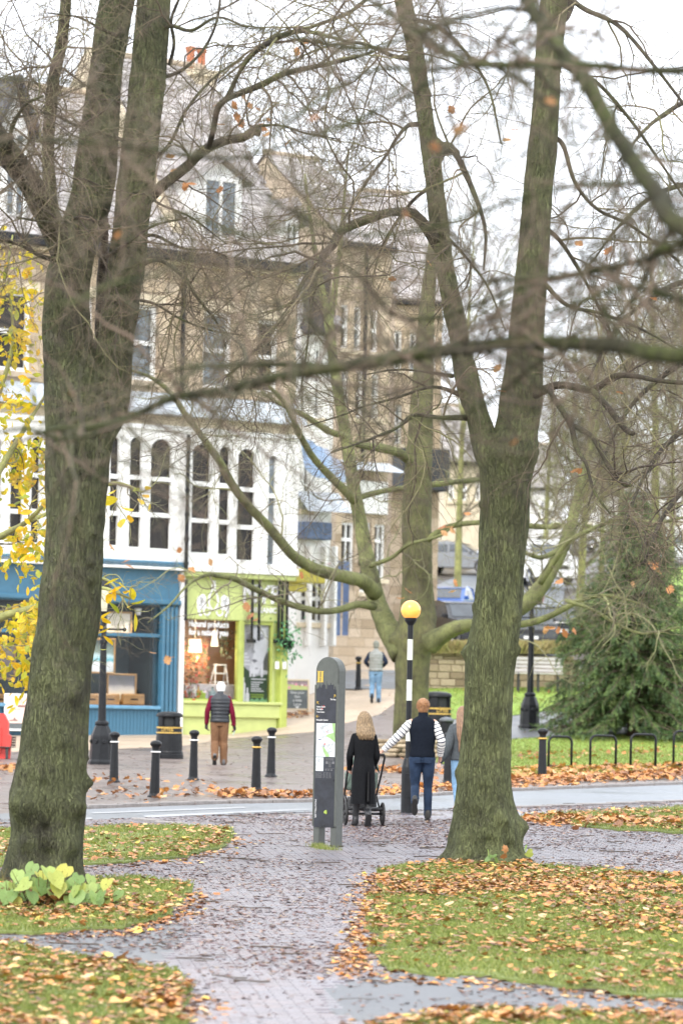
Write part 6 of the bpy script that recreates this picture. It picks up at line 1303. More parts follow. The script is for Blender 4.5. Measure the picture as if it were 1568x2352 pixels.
AB, w, h, RM = a_board(681, 1641, 82, 56, 'chalk sandwich board with flowers and a heart beside the green shop', .12, mat('pale_wood', (.6, .5, .36), .5, var=.1))
chalk = mat('chalk', (.6, .62, .62), .8, var=.1)
for s_, z, sz_ in (('Give your', .62, .105), ('Skin', .505, .105), ('a little', .40, .105), ('Love', .29, .115)):
    mb = text_mb(s_, sz_ * h * .95, .015 * h * .1, depth=.002); mb.xform(RM @ Matrix.Translation((0, -.012, z * h))); mb.build('chalk_lettering', chalk, AB, world=False)
hp = [(0, -1), (.5, -.45), (.9, .1), (.95, .55), (.6, .85), (.2, .75), (0, .45), (-.2, .75), (-.6, .85), (-.95, .55), (-.9, .1), (-.5, -.45)]
b = MB(); b.prism([(x * .055 * h, .205 * h + z * .045 * h) for x, z in hp], -.012, -.009); b.xform(RM); b.build('chalk_heart', chalk, AB, world=False)
b = MB(); b.prism([(-w * .42, .70 * h), (w * .42, .70 * h), (w * .42, .80 * h), (0, .83 * h), (-w * .42, .85 * h)], -.011, -.008); b.xform(RM); b.build('green_strip', M_GREEN, AB, world=False)
b = MB(); b.prism([(-w * .42, .852 * h), (0, .832 * h), (w * .42, .80 * h), (w * .42, .93 * h), (-w * .42, .93 * h)], -.011, -.008); b.xform(RM); b.build('photo_strip', mat('mauve_print', (.3, .22, .24), .5), AB, world=False)
for x, z, r, c in ((-.33, .76, .075, (.75, .3, .38)), (-.05, .85, .07, (.75, .3, .38)), (.2, .84, .05, (.75, .6, .6)), (.3, .82, .04, (.6, .15, .12)), (.1, .80, .035, (.6, .15, .12)), (-.2, .87, .045, (.7, .55, .5)), (.38, .82, .04, (.75, .35, .4))):
    b = MB(); b.prism([(x * w + r * h * .5 * (1 + .2 * cos(5 * q)) * cos(q), z * h + r * h * .5 * (1 + .2 * cos(5 * q)) * sin(q)) for q in np.linspace(0, 2 * pi, 21)[:-1]], -.014, -.0112); b.xform(RM); b.build('printed_flower', mat('flower_print', c, .6), AB, world=False)
AP, w, h, RM = a_board(40, 1690, 98, 62, 'leaning pale pink sandwich board left of the old lime trunk', .15, WHITE)
b = MB(); b.box(-w / 2 + .055, w / 2 - .055, -.014, -.008, h * .3, h - .055); b.xform(RM); b.build('pink_poster', mat('pink_print', (.68, .5, .44), .5, var=.08), AP, world=False)
b = MB(); [b.box(x0 * w, x1 * w, -.018, -.0145, z * h, (z + dz) * h) for x0, x1, z, dz in ((-.05, .2, .85, .012), (-.1, .25, .8, .012), (0, .3, .68, .05), (-.2, .1, .62, .012), (-.3, .0, .35, .03), (-.15, -.08, .36, .07))]; b.xform(RM); b.build('small_print', mat('brown_print', (.2, .1, .08), .6), AP, world=False)
p = G(-12, 1742); k = p[1] / FP; t = thing('plastic_barrier', 'red plastic road barrier at the left edge behind the bench', 'barrier', p); h = 104 * k
RED = mat('red_plastic', (.62, .05, .04), .4, var=.1)
b = MB(); b.prism([(-.6, 0), (.34, 0), (.36, h * .5), (.30, h * .55), (.30, h * .8), (.2, h), (-.5, h), (-.6, h * .8)], -.14, .14); b.build('body', RED, t, world=False)
for x in (-.35, -.1, .12): b = MB(); b.bbox(x - .04, x + .04, -.18, -.141, .1, h * .7, .015); b.build('rib', RED, t, world=False)
# kerbed bed and wreath of flowers by the green shop's door
hb_ = W(661, 1500, 107); t = thing('hanging_plant', 'trailing green plant hanging at the right end of the lime shop front', 'plant', hb_)
b = MB(); b.lathe([(.1, .1), (.2, .32), (.21, .34)], 12); b.tube([(0, 0, .3), (0, 0, .8)], .01, 5); b.build('basket', BLACK, t, world=False); leafball(220, (.35, .35, .6), .06).xform(Matrix.Translation((0, 0, .3))).build('foliage', tone_mat('potted_leaves', [(0, (.03, .12, .05)), (1, (.10, .30, .12))]), t, kind='stuff', tone=True, world=False)
for x, y, lb in ((700, 1325, 'yellow green hanging flower trough on the white house above the pavement board'), (672, 1345, 'second smaller flower trough by the corner of the lime shop')):
    pw = W(x, y + 14, 117); t = thing('flower_trough', lb, 'flower trough', pw, R(30), 'flower troughs on the white house'); w_ = .62 if x == 700 else .4
    b = MB(); b.bbox(-w_, w_, -.2, .1, 0, .42, .03); b.build('trough', mat('mustard_paint', (.42, .36, .05), .5), t, world=False)
    b = leafball(90, (w_ * 1.5, .25, .3), .07); b.xform(Matrix.Translation((0, -.05, .5))); b.build('flowers', tone_mat('blossoms', [(0, (.1, .2, .05)), (.5, (.2, .3, .1)), (.7, (.7, .3, .4)), (1, (.75, .7, .6))]), t, kind='stuff', tone=True, world=False)

# --- garden wall of squared stone, ring of rubble round the spreading tree, grasses on the wall
M_WS = tone_mat('wall_stone', [(0, (.20, .15, .09)), (.5, (.33, .26, .17)), (1, (.42, .34, .23))], .85, attr=False)
pa, pb = G(930, 1584), G(1330, 1580); wl = float(np.linalg.norm((pb - pa)[:2])); GW = thing('garden_wall', 'low retaining wall of coursed sandstone behind the lawn', 'wall', (pa[0], pa[1] + .2, min(pa[2], pb[2]) - .05), math.atan2(pb[1] - pa[1], pb[0] - pa[0]))
wh = 84 * pa[1] / FP; MB().box(0, wl, .05, .35, -.1, wh - .02).build('core', M_MORTAR, GW, world=False)
z = 0; r2 = np.random.default_rng(8); count = 0
while z < wh - .06:
    ch = r2.uniform(.15, .26); zt_ = min(wh, z + ch); x = -r2.uniform(0, .3)
    while x < wl:
        xe = x + r2.uniform(.3, .75); a0_, b0_ = max(x, 0), min(xe, wl)
        if b0_ - a0_ > .08: MB().bbox(a0_ + .008, b0_ - .008, -r2.uniform(.0, .05), .16, z + .008, zt_ - .006, .018).build('stone', M_WS, GW, world=False)
        x = xe
    z = zt_
for q in range(int(wl / .8)): MB().bbox(q * .8 + .01, q * .8 + .79, -.06, .4, wh, wh + .09, .02).build('coping_stone', M_WS, GW, world=False)
def rubble(c, r, h, root):
    z = 0; rows = 4
    for row in range(rows):
        n = 15; off = (row % 2) * .2
        for q in range(n):
            a = 2 * pi * (q + off + r2.uniform(-.15, .15)) / n
            if -sin(a) < -.35: continue
            hh = h / rows; b = MB(); ww = 2 * pi * r / n * .48; b.bbox(-ww, ww, -.08 - r2.uniform(0, .06), .12, z, z + hh - .015, .03); b.xform(Matrix.Translation(c) @ Matrix.Rotation(a + pi / 2, 4, 'Z') @ Matrix.Translation((0, -r * (1 - .08 * row), 0)) @ Matrix.Rotation(r2.uniform(-.06, .06), 4, 'Y')); b.build('stone', M_WS, root, world=True)
        z += h / rows
c = bb.copy(); c[1] -= .1; SR = thing('stone_ring', 'ring of mossy rubble stones built up round the foot of the spreading tree', 'stone edging', c); rubble(c, .98, .42, SR)
M_DRY = tone_mat('dry_grass', [(0, (.20, .17, .07)), (.5, (.33, .26, .11)), (1, (.30, .31, .10))], .8)
def tufts(px0, px1, py, n, h, name, label, m, dep=1.2, lift=0.0):
    pa, pb = G(px0, py), G(px1, py); t_ = rng.random(n); base = pa + (pb - pa) * t_[:, None]; base[:, 1] += rng.uniform(.1, dep, n); base[:, 2] = g(base[:, 0], base[:, 1]) if not lift else base[:, 2] + lift
    hh = h * rng.uniform(.5, 1.2, n); d = rng.normal(0, .35, (n, 2)) * hh[:, None]; w = rng.uniform(.008, .02, n)
    V = np.stack([base - np.column_stack([w, 0 * w, 0 * w]), base + np.column_stack([w, 0 * w, 0 * w]), base + np.column_stack([d[:, 0] * .5, d[:, 1] * .5, hh * .7]), base + np.column_stack([d, hh * .9])], 1)
    o = MB().add(V.reshape(-1, 3), (np.array([(0, 1, 2), (2, 1, 3)])[None] + (np.arange(n) * 4)[:, None, None]).reshape(-1, 3), np.repeat(rng.random(n), 4)).build(name, m, None, kind='stuff', tone=True); o['label'] = label; o['category'] = 'grass'
tufts(940, 1330, 1584, 5200, .42, 'dry_grass', 'straw coloured dry grasses growing along the top of the garden wall', M_DRY, 1.4, wh)

# --- tree sprouts with heart-shaped leaves at the foot of the old lime
sp0 = G(110, 2092); SP = thing('lime_sprouts', 'clump of pale green heart-leaved lime shoots at the foot of the old trunk', 'plant', sp0); sd = float(sp0[1])
SPL = tone_mat('sprout_leaf', [(0, (.17, .27, .08)), (.35, (.27, .39, .11)), (.7, (.37, .45, .12)), (1, (.46, .44, .08))], .5, attr=False, trans=.35)
st = MB()
for (x, y) in [(15, 2060), (38, 2075), (24, 2055), (55, 2035), (72, 1995), (40, 2010), (95, 2015), (112, 2025), (88, 2050), (135, 2040), (128, 2022), (150, 2048), (165, 2035), (175, 2060), (160, 2068), (196, 2060), (188, 2048), (210, 2080), (222, 2065), (232, 2060), (205, 2045), (238, 2072), (245, 2090), (270, 2055), (255, 2100), (222, 2092), (146, 2085), (148, 2108), (60, 2085), (75, 2060), (12, 2090), (28, 2085), (6, 2040), (110, 2005), (145, 2000), (180, 2020), (100, 2035), (66, 2045), (120, 2055), (210, 2022), (245, 2030), (50, 2060), (85, 2030), (172, 2045), (235, 2105), (230, 2050), (8, 2070), (33, 2040), (52, 2020), (200, 2075)]:
    pw = W(x, y, sd - rng.uniform(-.1, .35)); o = leaf_obj('leaf', 'heart', SPL, pw, rng.uniform(.13, .21), SP)
    o.rotation_mode = 'XYZ'; o.rotation_euler = (R(rng.uniform(35, 85)), R(rng.uniform(-25, 25)), R(rng.uniform(-60, 60) + 180)); o.rotation_euler[0] = R(rng.uniform(-75, -30))
    q = np.array((sp0[0] + (pw[0] - sp0[0]) * .5 + rng.normal(0, .04), sd + .05, sp0[2])); st.tube([q, (q + pw) / 2 + rng.normal(0, .03, 3), pw], [.006, .005, .003], 4, tone=.6)
for q in range(90): a = np.array((sp0[0] + rng.uniform(-.55, .5), sd + rng.uniform(-.1, .2), sp0[2] - .02)); e = a + np.array((rng.normal(0, .12), rng.normal(0, .1), rng.uniform(.12, .42))); st.tube([a, (a + e) / 2 + rng.normal(0, .02, 3), e], [.006, .005, .002], 4, tone=rng.random())
n = 130; bq = np.column_stack([sp0[0] + rng.uniform(-.62, .62, n), sd + rng.uniform(-.25, .3, n)]); leaf_mass(np.column_stack([bq, g(bq[:, 0], bq[:, 1]) + .05 + rng.uniform(0, .16, n)]), rng.uniform(.07, .13, n), 'maple', tilt=.8).build('dead_leaves', tone_mat('dead_leaf', [(0, (.10, .05, .03)), (.6, (.28, .13, .05)), (1, (.45, .22, .06))], .6), SP, kind='stuff', tone=True)
st.build('stems', tone_mat('sprout_stem', [(0, (.06, .04, .02)), (.6, (.14, .11, .03)), (1, (.2, .2, .05))]), SP, kind='stuff', tone=True)
s2 = G(1125, 1990)
for x, y in ((1122, 1958), (1130, 1968), (1118, 1972), (1160, 1950), (1156, 1966), (1060, 1975), (1215, 1960), (1208, 1948), (1142, 1975)): leaf_obj('leaf', 'heart' if x not in (1160, 1060, 1156) else 'maple', SPL if x not in (1160, 1060, 1156) else OAKLEAF, W(x, y, 45.55), rng.uniform(.08, .13), TR)
# ------------------------------------------------------------------ people (modelled standing at the origin, walking towards +y, seen from behind)
SKIN = mat('skin', (.52, .30, .22), .5, var=.06, scale=10)
def remesh(mb, name, m, root, vox, smooth=4):
    v = np.vstack(mb.v); me = mesh_np(name, v, mb.f, m); o = bpy.data.objects.new(name, me); COL.objects.link(o)
    r = o.modifiers.new('r', 'REMESH'); r.mode = 'VOXEL'; r.voxel_size = vox; s = o.modifiers.new('s', 'SMOOTH'); s.iterations = smooth; s.factor = .5
    me2 = bpy.data.meshes.new_from_object(o.evaluated_get(bpy.context.evaluated_depsgraph_get())); bpy.data.objects.remove(o); bpy.data.meshes.remove(me)
    me2.name = name; me2.polygons.foreach_set('use_smooth', np.ones(len(me2.polygons), bool)); me2.materials.clear(); me2.materials.append(m); return link(name, me2, root)
def seg(mb, pts, rad, k=14, n=14):
    P = catmull(np.column_stack([np.array(pts, float), np.array(rad, float)]), n); mb.tube(P[:, :3], np.maximum(P[:, 3], .003), k); mb.ball(P[0, :3], P[0, 3] * .98, 10, 7); mb.ball(P[-1, :3], P[-1, 3] * .98, 10, 7)
def loft(mb, rows, k=28, cap=True):
    """rows: (cx, cy, z, rx, ry)"""
    n = len(rows); a = np.arange(k) * 2 * pi / k; v = np.array([[(cx + rx * cos(q), cy + ry * sin(q), z) for q in a] for cx, cy, z, rx, ry in rows]).reshape(-1, 3)
    i = np.arange(n - 1)[:, None] * k; j = np.arange(k)[None]; kk = (j + 1) % k; f = [np.stack([i + j, i + kk, i + k + kk, i + k + j], -1).reshape(-1, 4)]
    if cap:
        j = np.arange(k); e = (n - 1) * k; v = np.vstack([v, [rows[0][:3]], [rows[-1][:3]]]); f += [np.stack([j[::-1], np.roll(j[::-1], -1), np.full(k, n * k)], -1), np.stack([e + j, e + (j + 1) % k, np.full(k, n * k + 1)], -1)]
    return mb.add(v, f)
def hand(mb, wrist, dirv, side, curl=.5, r=1.0, spread=.12, palm_n=None):
    """palm and five jointed fingers; dirv points from wrist to knuckles, palm_n out of the back of the hand"""
    w = np.array(wrist, float); d = np.array(dirv, float); d /= np.linalg.norm(d); nrm = np.array(palm_n if palm_n is not None else (side, 0, 0), float); nrm -= nrm @ d * d; nrm /= np.linalg.norm(nrm); lat = np.cross(d, nrm)
    pk = w + d * .085 * r; seg(mb, [w, w + d * .04 * r, pk], [.024 * r, .03 * r, .03 * r], 12, 8)
    for q, (off, ln) in enumerate(((-1.5, .068), (-.5, .080), (.5, .074), (1.5, .058))):
        b = pk + lat * off * .019 * r - d * .012; dd = d + lat * off * spread; pts = [b]; cur = dd / np.linalg.norm(dd)
        for k_ in range(3): cur = cur * cos(curl * (.5 + .3 * k_)) - nrm * sin(curl * (.5 + .3 * k_)); pts.append(pts[-1] + cur * ln * r * (.42, .33, .25)[k_])
        seg(mb, pts, [.0105 * r, .0098 * r, .0088 * r, .007 * r], 8, 9)
    th = w + d * .025 * r - lat * .02 * r; t1 = d * .7 - lat * .8 - nrm * .3; t1 /= np.linalg.norm(t1); seg(mb, [th, th + t1 * .04 * r, th + t1 * .06 * r + d * .022 * r], [.014 * r, .0115 * r, .008 * r], 8, 8)
def head(mb, c, turn=0.0, s=1.0):
    c = np.array(c, float); m = MB(); m.ball((0, -.008, .02), (.074, .092, .105), 20, 14); m.ball((0, .028, -.05), (.056, .062, .07), 16, 10)
    m.ball((0, .102, -.02), (.013, .02, .018), 8, 6); m.tube([(0, .088, .03), (0, .104, -.015)], [.008, .012], 8)
    for q in (-1, 1): m.ball((q * .076, -.002, -.005), (.010, .020, .034), 8, 8); m.ball((q * .03, .075, .03), (.022, .014, .007), 8, 6)
    m.ball((0, .088, -.062), (.024, .008, .006), 10, 6); m.ball((0, .086, -.072), (.021, .008, .006), 10, 6)
    m.xform(Matrix.Translation(c) @ Matrix.Rotation(turn, 4, 'Z') @ Matrix.Scale(s, 4)); mb.v += m.v; mb.f += [f + mb.n for f in m.f]; mb.n += m.n; mb.t += m.t
def face_bits(root, c, turn):
    M_ = Matrix.Translation(c) @ Matrix.Rotation(turn, 4, 'Z'); ew = mat('eye_white', (.7, .7, .7), .2, var=0); ed = mat('iris', (.04, .03, .02), .2, var=0); lp = mat('lips', (.42, .16, .13), .5, var=0)
    for q in (-1, 1):
        b = MB(); b.ball((q * .030, .078, .008), .0125, 10, 8); b.xform(M_); e = b.build('eye', ew, root, smooth=True, world=False); b = MB(); b.ball((q * .030, .0885, .008), (.006, .003, .006), 8, 6); b.xform(M_); b.build('iris', ed, e, world=False)
    b = MB(); b.ball((0, .094, -.067), (.022, .005, .007), 10, 6); b.xform(M_); b.build('mouth', lp, root, smooth=True, world=False)
def shoe(root, ankle, pitch, m, sole, L=.27, yaw=0.0, hi=.12):
    """pitch>0 lifts the heel; ankle is the joint"""
    M_ = Matrix.Translation(ankle) @ Matrix.Rotation(yaw, 4, 'Z') @ Matrix.Rotation(-pitch, 4, 'X')
    b = MB(); rows = [(-.085, .030, -.075, .02), (-.075, .042, -.078, .055), (-.03, .046, -.078, .065), (.04, .046, -.078, .03), (.11, .050, -.078, -.015), (.16, .044, -.078, -.035), (.19, .022, -.074, -.05)]
    k = 12; v = []
    for y, w, z0, z1 in rows: v += [(w * cos(a) * (1 if sin(a) < 0 else .85), y * L / .27, (z0 + z1) / 2 + (z1 - z0) / 2 * sin(a)) for a in np.arange(k) * 2 * pi / k]
    n = len(rows); i = np.arange(n - 1)[:, None] * k; j = np.arange(k)[None]; kk = (j + 1) % k; f = np.stack([i + j, i + k + j, i + k + kk, i + kk], -1).reshape(-1, 4)
    b.add(v, [f, np.arange(k)[None], (np.arange(k)[None, ::-1] + (n - 1) * k)]); b.tube([(0, -.03, -.04), (0, -.028, .04), (0, -.02, hi)], [.045, .046, .048], 12); b.xform(M_); s_ = b.build('shoe', m, root, smooth=True, world=False)
    ys = np.linspace(0, 1, 9); w = np.array((.02, .038, .042, .038, .038, .044, .047, .038, .012)); yy = (-.088 + ys * .285) * L / .27
    b = MB(); V = [(x * w[q], yy[q], z) for z in (-.092, -.074) for q in range(9) for x in (-1, 1)]; f = []
    for q in range(8): o = 2 * q; f += [(o, o + 1, o + 3, o + 2)[::-1], (18 + o, 18 + o + 1, 18 + o + 3, 18 + o + 2), (o, o + 2, 18 + o + 2, 18 + o), (o + 1, 18 + o + 1, 18 + o + 3, o + 3)]
    f += [(0, 18, 19, 1), (16, 17, 35, 34)]; b.add(V, np.array(f)); b.xform(M_); b.build('sole', sole, s_, world=False)

# walking pose: left (x<0) leg is the one lifted behind
def pose(H=1.8, lift=.30, back=-.24, step=.10):
    k = H / 1.8
    J = dict(hipL=(-.095, 0, .93), kneeL=(-.095, .03, .50), ankL=(-.10, back, .12 + lift * .55), hipR=(.095, 0, .93), kneeR=(.095, .05, .50), ankR=(.10, step, .092), shL=(-.178, 0, 1.44), shR=(.178, 0, 1.44), neck=(0, .005, 1.52), head=(0, .03, 1.675))
    return {n: np.array(v) * k for n, v in J.items()}, k
def base_body(root, J, k, armL, armR, vox=.011, turn=0.0, hands=(.5, .5), hd=None, female=False):
    mb = MB(); loft(mb, [(0, 0, z * k, rx * k, ry * k) for z, rx, ry in ((.86, .15, .10), (.95, .165, .11), (1.08, .135, .095), (1.25, .15, .105), (1.40, .165, .10), (1.47, .11, .08), (1.51, .055, .06))]); seg(mb, [J['neck'] - (0, 0, .04), J['head'] - (0, .02, .06)], [.058 * k, .052 * k]); head(mb, J['head'], turn, k)
    for h, kn, an in (('hipL', 'kneeL', 'ankL'), ('hipR', 'kneeR', 'ankR')): seg(mb, [J[h], (J[h] + J[kn]) / 2, J[kn], (J[kn] + J[an]) / 2, J[an]], [.088 * k, .075 * k, .052 * k, .050 * k, .036 * k]); seg(mb, [J[an], J[an] + (0, .06, -.045), J[an] + (0, .15, -.06)], [.036 * k, .034 * k, .026 * k])
    for A_, sd in ((armL, -1), (armR, 1)):
        seg(mb, [A_[0], (np.array(A_[0]) + A_[1]) / 2, A_[1], (np.array(A_[1]) + A_[2]) / 2, A_[2]], [.052 * k, .046 * k, .038 * k, .036 * k, .026 * k]); dv = hd[0 if sd < 0 else 1] if hd else np.array(A_[2]) - np.array(A_[1]); hand(mb, A_[2], dv, sd, hands[0 if sd < 0 else 1], k)
    b = remesh(mb, 'body', SKIN, root, vox, 3); face_bits(root, J['head'], turn); return b
def legs_cloth(root, J, k, m, r=(.105, .088, .066, .064, .058), name='trousers', hem=.0, vox=.012, waist=1.02, wr=(.17, .115)):
    mb = MB(); loft(mb, [(0, 0, z * k, rx * k, ry * k) for z, rx, ry in ((.84, wr[0] * .98, wr[1] + .01), (.92, wr[0] + .012, wr[1] + .02), (waist, wr[0] - .015, wr[1]))])
    for h, kn, an in (('hipL', 'kneeL', 'ankL'), ('hipR', 'kneeR', 'ankR')):
        e = J[an] + (J[an] - J[kn]) / np.linalg.norm(J[an] - J[kn]) * hem; P = [J[h] - (0, 0, .02), (J[h] + J[kn]) / 2 + (0, -.012, 0), J[kn], J[kn] * .75 + e * .25 + (0, -.015, 0), J[kn] * .35 + e * .65 + (0, -.008, 0), e]; seg(mb, P, [r[0] * k, r[1] * k, r[2] * k, r[3] * k * 1.04, (r[3] + r[4]) / 2 * k, r[4] * k], 16, 22)
        for q in range(5): t_ = rng.uniform(.05, .95); c = J[kn] * (1 - t_) + e * t_; mb.ball(c + rng.normal(0, .012, 3) + (0, -.02, 0), (r[3] * k * .75, r[3] * k * .7, .016), 10, 6)
    return remesh(mb, name, m, root, vox, 2)
def sleeve(root, A_, k, m, r=(.056, .056, .052, .046, .038), vox=.011, name='sleeve', cuff=None, extra=0):
    mb = MB(); A0, A1, A2 = map(np.array, A_); P = [A0, (A0 + A1) / 2, A1, (A1 + A2) / 2, A2]; seg(mb, P, [q * k for q in r], 16, 20)
    for q in range(extra): t_ = rng.uniform(.1, 1); c = A0 * (1 - t_) + A1 * t_ if rng.random() < .5 else A1 * (1 - t_) + A2 * t_; mb.ball(c + rng.normal(0, .01, 3), (r[1] * k * .9, r[1] * k * .9, .02), 8, 6)
    return remesh(mb, name, m, root, vox, 2)
def hair_cap(root, c, m, length=0.0, k=1.0, n=0, short=True, seed=1, width=.092, name='hair', push=0.0):
    mb = MB(); c = np.array(c, float); mb.ball(c + (0, -.014, .03), (.091 * k, .102 * k, .10 * k), 22, 14)
    mb.ball(c + (0, -.035, -.03), (.084 * k, .078 * k, .088 * k), 18, 12)
    r_ = np.random.default_rng(seed)
    if length:
        for q in range(n):
            a = r_.uniform(pi * 1.02, pi * 1.98); x, y = cos(a) * width * k, sin(a) * .085 * k; top = c + (x * .55, y * .8 - .02, .09 * k); w = r_.uniform(.8, 1.2); e = length * r_.uniform(.82, 1.05)
            P = [top, c + (x, y - .025, .02), c + (x * 1.12 * w, y - .04 - push * .5, -.08), c + (x * 1.1 * w + r_.normal(0, .012), y * .9 - .085 - push, -.08 - (e - .08) * .55), c + (x * .95 * w + r_.normal(0, .02), y * .7 - .125 - push, -e)]; PP = catmull(np.array(P), 12); mb.tube(PP, np.interp(np.linspace(0, 1, 12), [0, .3, .8, 1], [.016, .023, .018, .004]) * k, 6)
        return mb.build(name, m, root, smooth=True, world=False)
    if name == 'hair':
        b = MB(); M0 = MB()
        for q in range(320):
            d = r_.normal(0, 1, 3); d[2] = abs(d[2]) * .9 - .25; d[1] = -abs(d[1]) * .9 + .25; d /= np.linalg.norm(d); p = c + (0, -.014, .022) + d * np.array((.086, .098, .096)) * k; t = np.cross(d, r_.normal(0, 1, 3)); t[2] -= .5; t /= np.linalg.norm(t); L_ = r_.uniform(.018, .04) * k
            b.tube([p - d * .006, p + t * L_ * .5 + d * .008, p + t * L_ + d * .010], [.008 * k, .008 * k, .002], 5)
        mb.v += b.v; mb.f += [f + mb.n for f in b.f]; mb.n += b.n; mb.t += b.t; return mb.build(name, m, root, smooth=True, world=False)
    return remesh(mb, name, m, root, .01, 2)
def bumpy(m, scale, strength): return m
def vest(root, J, k, m, name='vest', puffs=0, z0=.93, z1=1.53, wide=1.0, collar=True, vox=None):
    rows = []; zs = np.linspace(z0, z1, 61 if puffs else 22)
    for z in zs:
        rx = np.interp(z, [.9, 1.05, 1.2, 1.36, 1.44, 1.49, 1.53], [.185, .174, .184, .207, .198, .15, .082]) * wide; ry = np.interp(z, [.9, 1.05, 1.2, 1.36, 1.46, 1.53], [.145, .132, .138, .142, .118, .08]) * wide
        if puffs: q = abs(sin(pi * (z - z0) / (1.46 - z0) * puffs)); f_ = .012 * q ** .5 if z < 1.46 else 0; rx += f_; ry += f_ * 1.3
        rows.append((0, -.004, z * k, rx * k, ry * k))
    if collar: rows += [(0, .002, (z1 + .01) * k, .076 * k, .078 * k), (0, .004, (z1 + .055) * k, .073 * k, .076 * k), (0, .006, (z1 + .06) * k, .06 * k, .062 * k)]
    b = MB(); loft(b, rows, 36); v = np.vstack(b.v); v[:, :2] += (fbm(v * (9, 9, 5), 2, 4)[:, None] - .37) * .05 * (v[:, :2] / (np.linalg.norm(v[:, :2], axis=1, keepdims=True) + .05)); b.v = [v]; return b.build(name, m, root, smooth=True, world=False)
def place(px, py, hpx, name_label, rz=0):
    p = G(px, py); return thing('person', name_label, 'person', p, rz), hpx * float(p[1]) / FP
knit = lambda n, c, **q: mat(n, c, .9, var=.2, scale=40, bump=.25, bscale=160, spec=.08, **q)
denim = mat('dark_denim', (.018, .032, .062), .85, var=.4, scale=7, bump=.25, bscale=180, spec=.2); denimL = mat('light_denim', (.16, .27, .40), .85, var=.3, scale=6, bump=.2, bscale=120, spec=.2)
NAVY = knit('navy_fleece', (.010, .013, .02)); SOLE = mat('rubber_sole', (.02, .02, .02), .7); BOOT = mat('dark_suede', (.035, .033, .03), .8, var=.3, scale=20)
def hair_mat(n, c1, c2):
    m, t, b = nodes(n); tc = N(t, 'ShaderNodeTexCoord'); mp = N(t, 'ShaderNodeMapping'); mp.inputs['Scale'].default_value = (1, 1, .12); t.links.new(tc.outputs['Object'], mp.inputs[0]); nz = N(t, 'ShaderNodeTexNoise', Scale=110, Detail=3); t.links.new(mp.outputs[0], nz.inputs['Vector']); t.links.new(ramp(t, nz.outputs['Fac'], [(.35, c1), (.65, c2)]), b.inputs['Base Color']); b.inputs['Roughness'].default_value = .5
    bp = N(t, 'ShaderNodeBump', Strength=.5, Distance=.01); t.links.new(nz.outputs['Fac'], bp.inputs['Height']); t.links.new(bp.outputs[0], b.inputs['Normal']); return m

# man in the striped sleeves
PM, H = place(966, 1884, 281, 'red-haired man in a navy fleece vest, striped sleeves and jeans, reaching to the pram', 0)
J, k = pose(H, .30, -.25, .09)
aL = (J['shL'] + (.01, 0, .0), J['shL'] + (-.20, -.02, -.23), J['shL'] + (-.40, .06, -.43)); aR = (J['shR'] + (-.01, 0, 0), J['shR'] + (.10, -.03, -.27), J['shR'] + (.09, .10, -.50))
base_body(PM, J, k, aL, aR, .008, 0, (.45, .4), (np.array((-.8, .25, -.28)), np.array((0, .5, -.6))))
STR, tt, bb_ = nodes('striped_knit'); at = N(tt, 'ShaderNodeAttribute', attribute_name='tone'); mm_ = N(tt, 'ShaderNodeMath', operation='FRACT'); ml = N(tt, 'ShaderNodeMath', operation='MULTIPLY'); ml.inputs[1].default_value = 10.5; tt.links.new(at.outputs['Fac'], ml.inputs[0]); tt.links.new(ml.outputs[0], mm_.inputs[0]); cr_ = ramp(tt, mm_.outputs[0], [(0, (.74, .73, .70)), (.70, (.74, .73, .70)), (.72, (.02, .025, .06)), (1, (.02, .025, .06))]); tt.nodes[-1].color_ramp.interpolation = 'LINEAR'; tt.links.new(cr_, bb_.inputs['Base Color']); bb_.inputs['Roughness'].default_value = .9
for A_ in (aL, aR):
    P = catmull(np.array([A_[0], (A_[0] + A_[1]) / 2 + (0, -.01, 0), A_[1], (A_[1] + A_[2]) / 2, A_[2] * .97 + A_[1] * .03]), 40); t_ = np.linspace(0, 1, 40); r = np.interp(t_, [0, .1, .4, .7, .93, 1], [.05, .068, .062, .058, .046, .042]) * k * (1 + .04 * np.sin(t_ * 40)); b = MB(); tn = np.concatenate([np.repeat(np.where(t_ > .93, 0, t_ / .93), 18), [0, 0]]); b.tube(P, r, 18, tone=tn); b.build('striped_sleeve', STR, PM, smooth=True, tone=True, world=False)
legs_cloth(PM, J, k, denim, name='jeans', hem=.02); vest(PM, J, k, NAVY, z0=.95)
b = MB(); loft(b, [(0, -.004, .935 * k, .186 * k, .146 * k), (0, -.004, .955 * k, .195 * k, .152 * k), (0, -.004, 1.0 * k, .19 * k, .148 * k)], 36, cap=False); b.build('vest_hem', NAVY, PM, smooth=True, world=False)
for s_ in (-1, 1): b = MB(); b.box(s_ * .085 - .055, s_ * .085 + .055, -.158 * k, -.146 * k, .845 * k, .93 * k); b.build('back_pocket', denim, PM, world=False)
hair_cap(PM, J['head'], hair_mat('ginger_hair', (.17, .075, .03), (.40, .20, .085)))
shoe(PM, J['ankL'], R(62), BOOT, SOLE); shoe(PM, J['ankR'], 0, BOOT, SOLE)
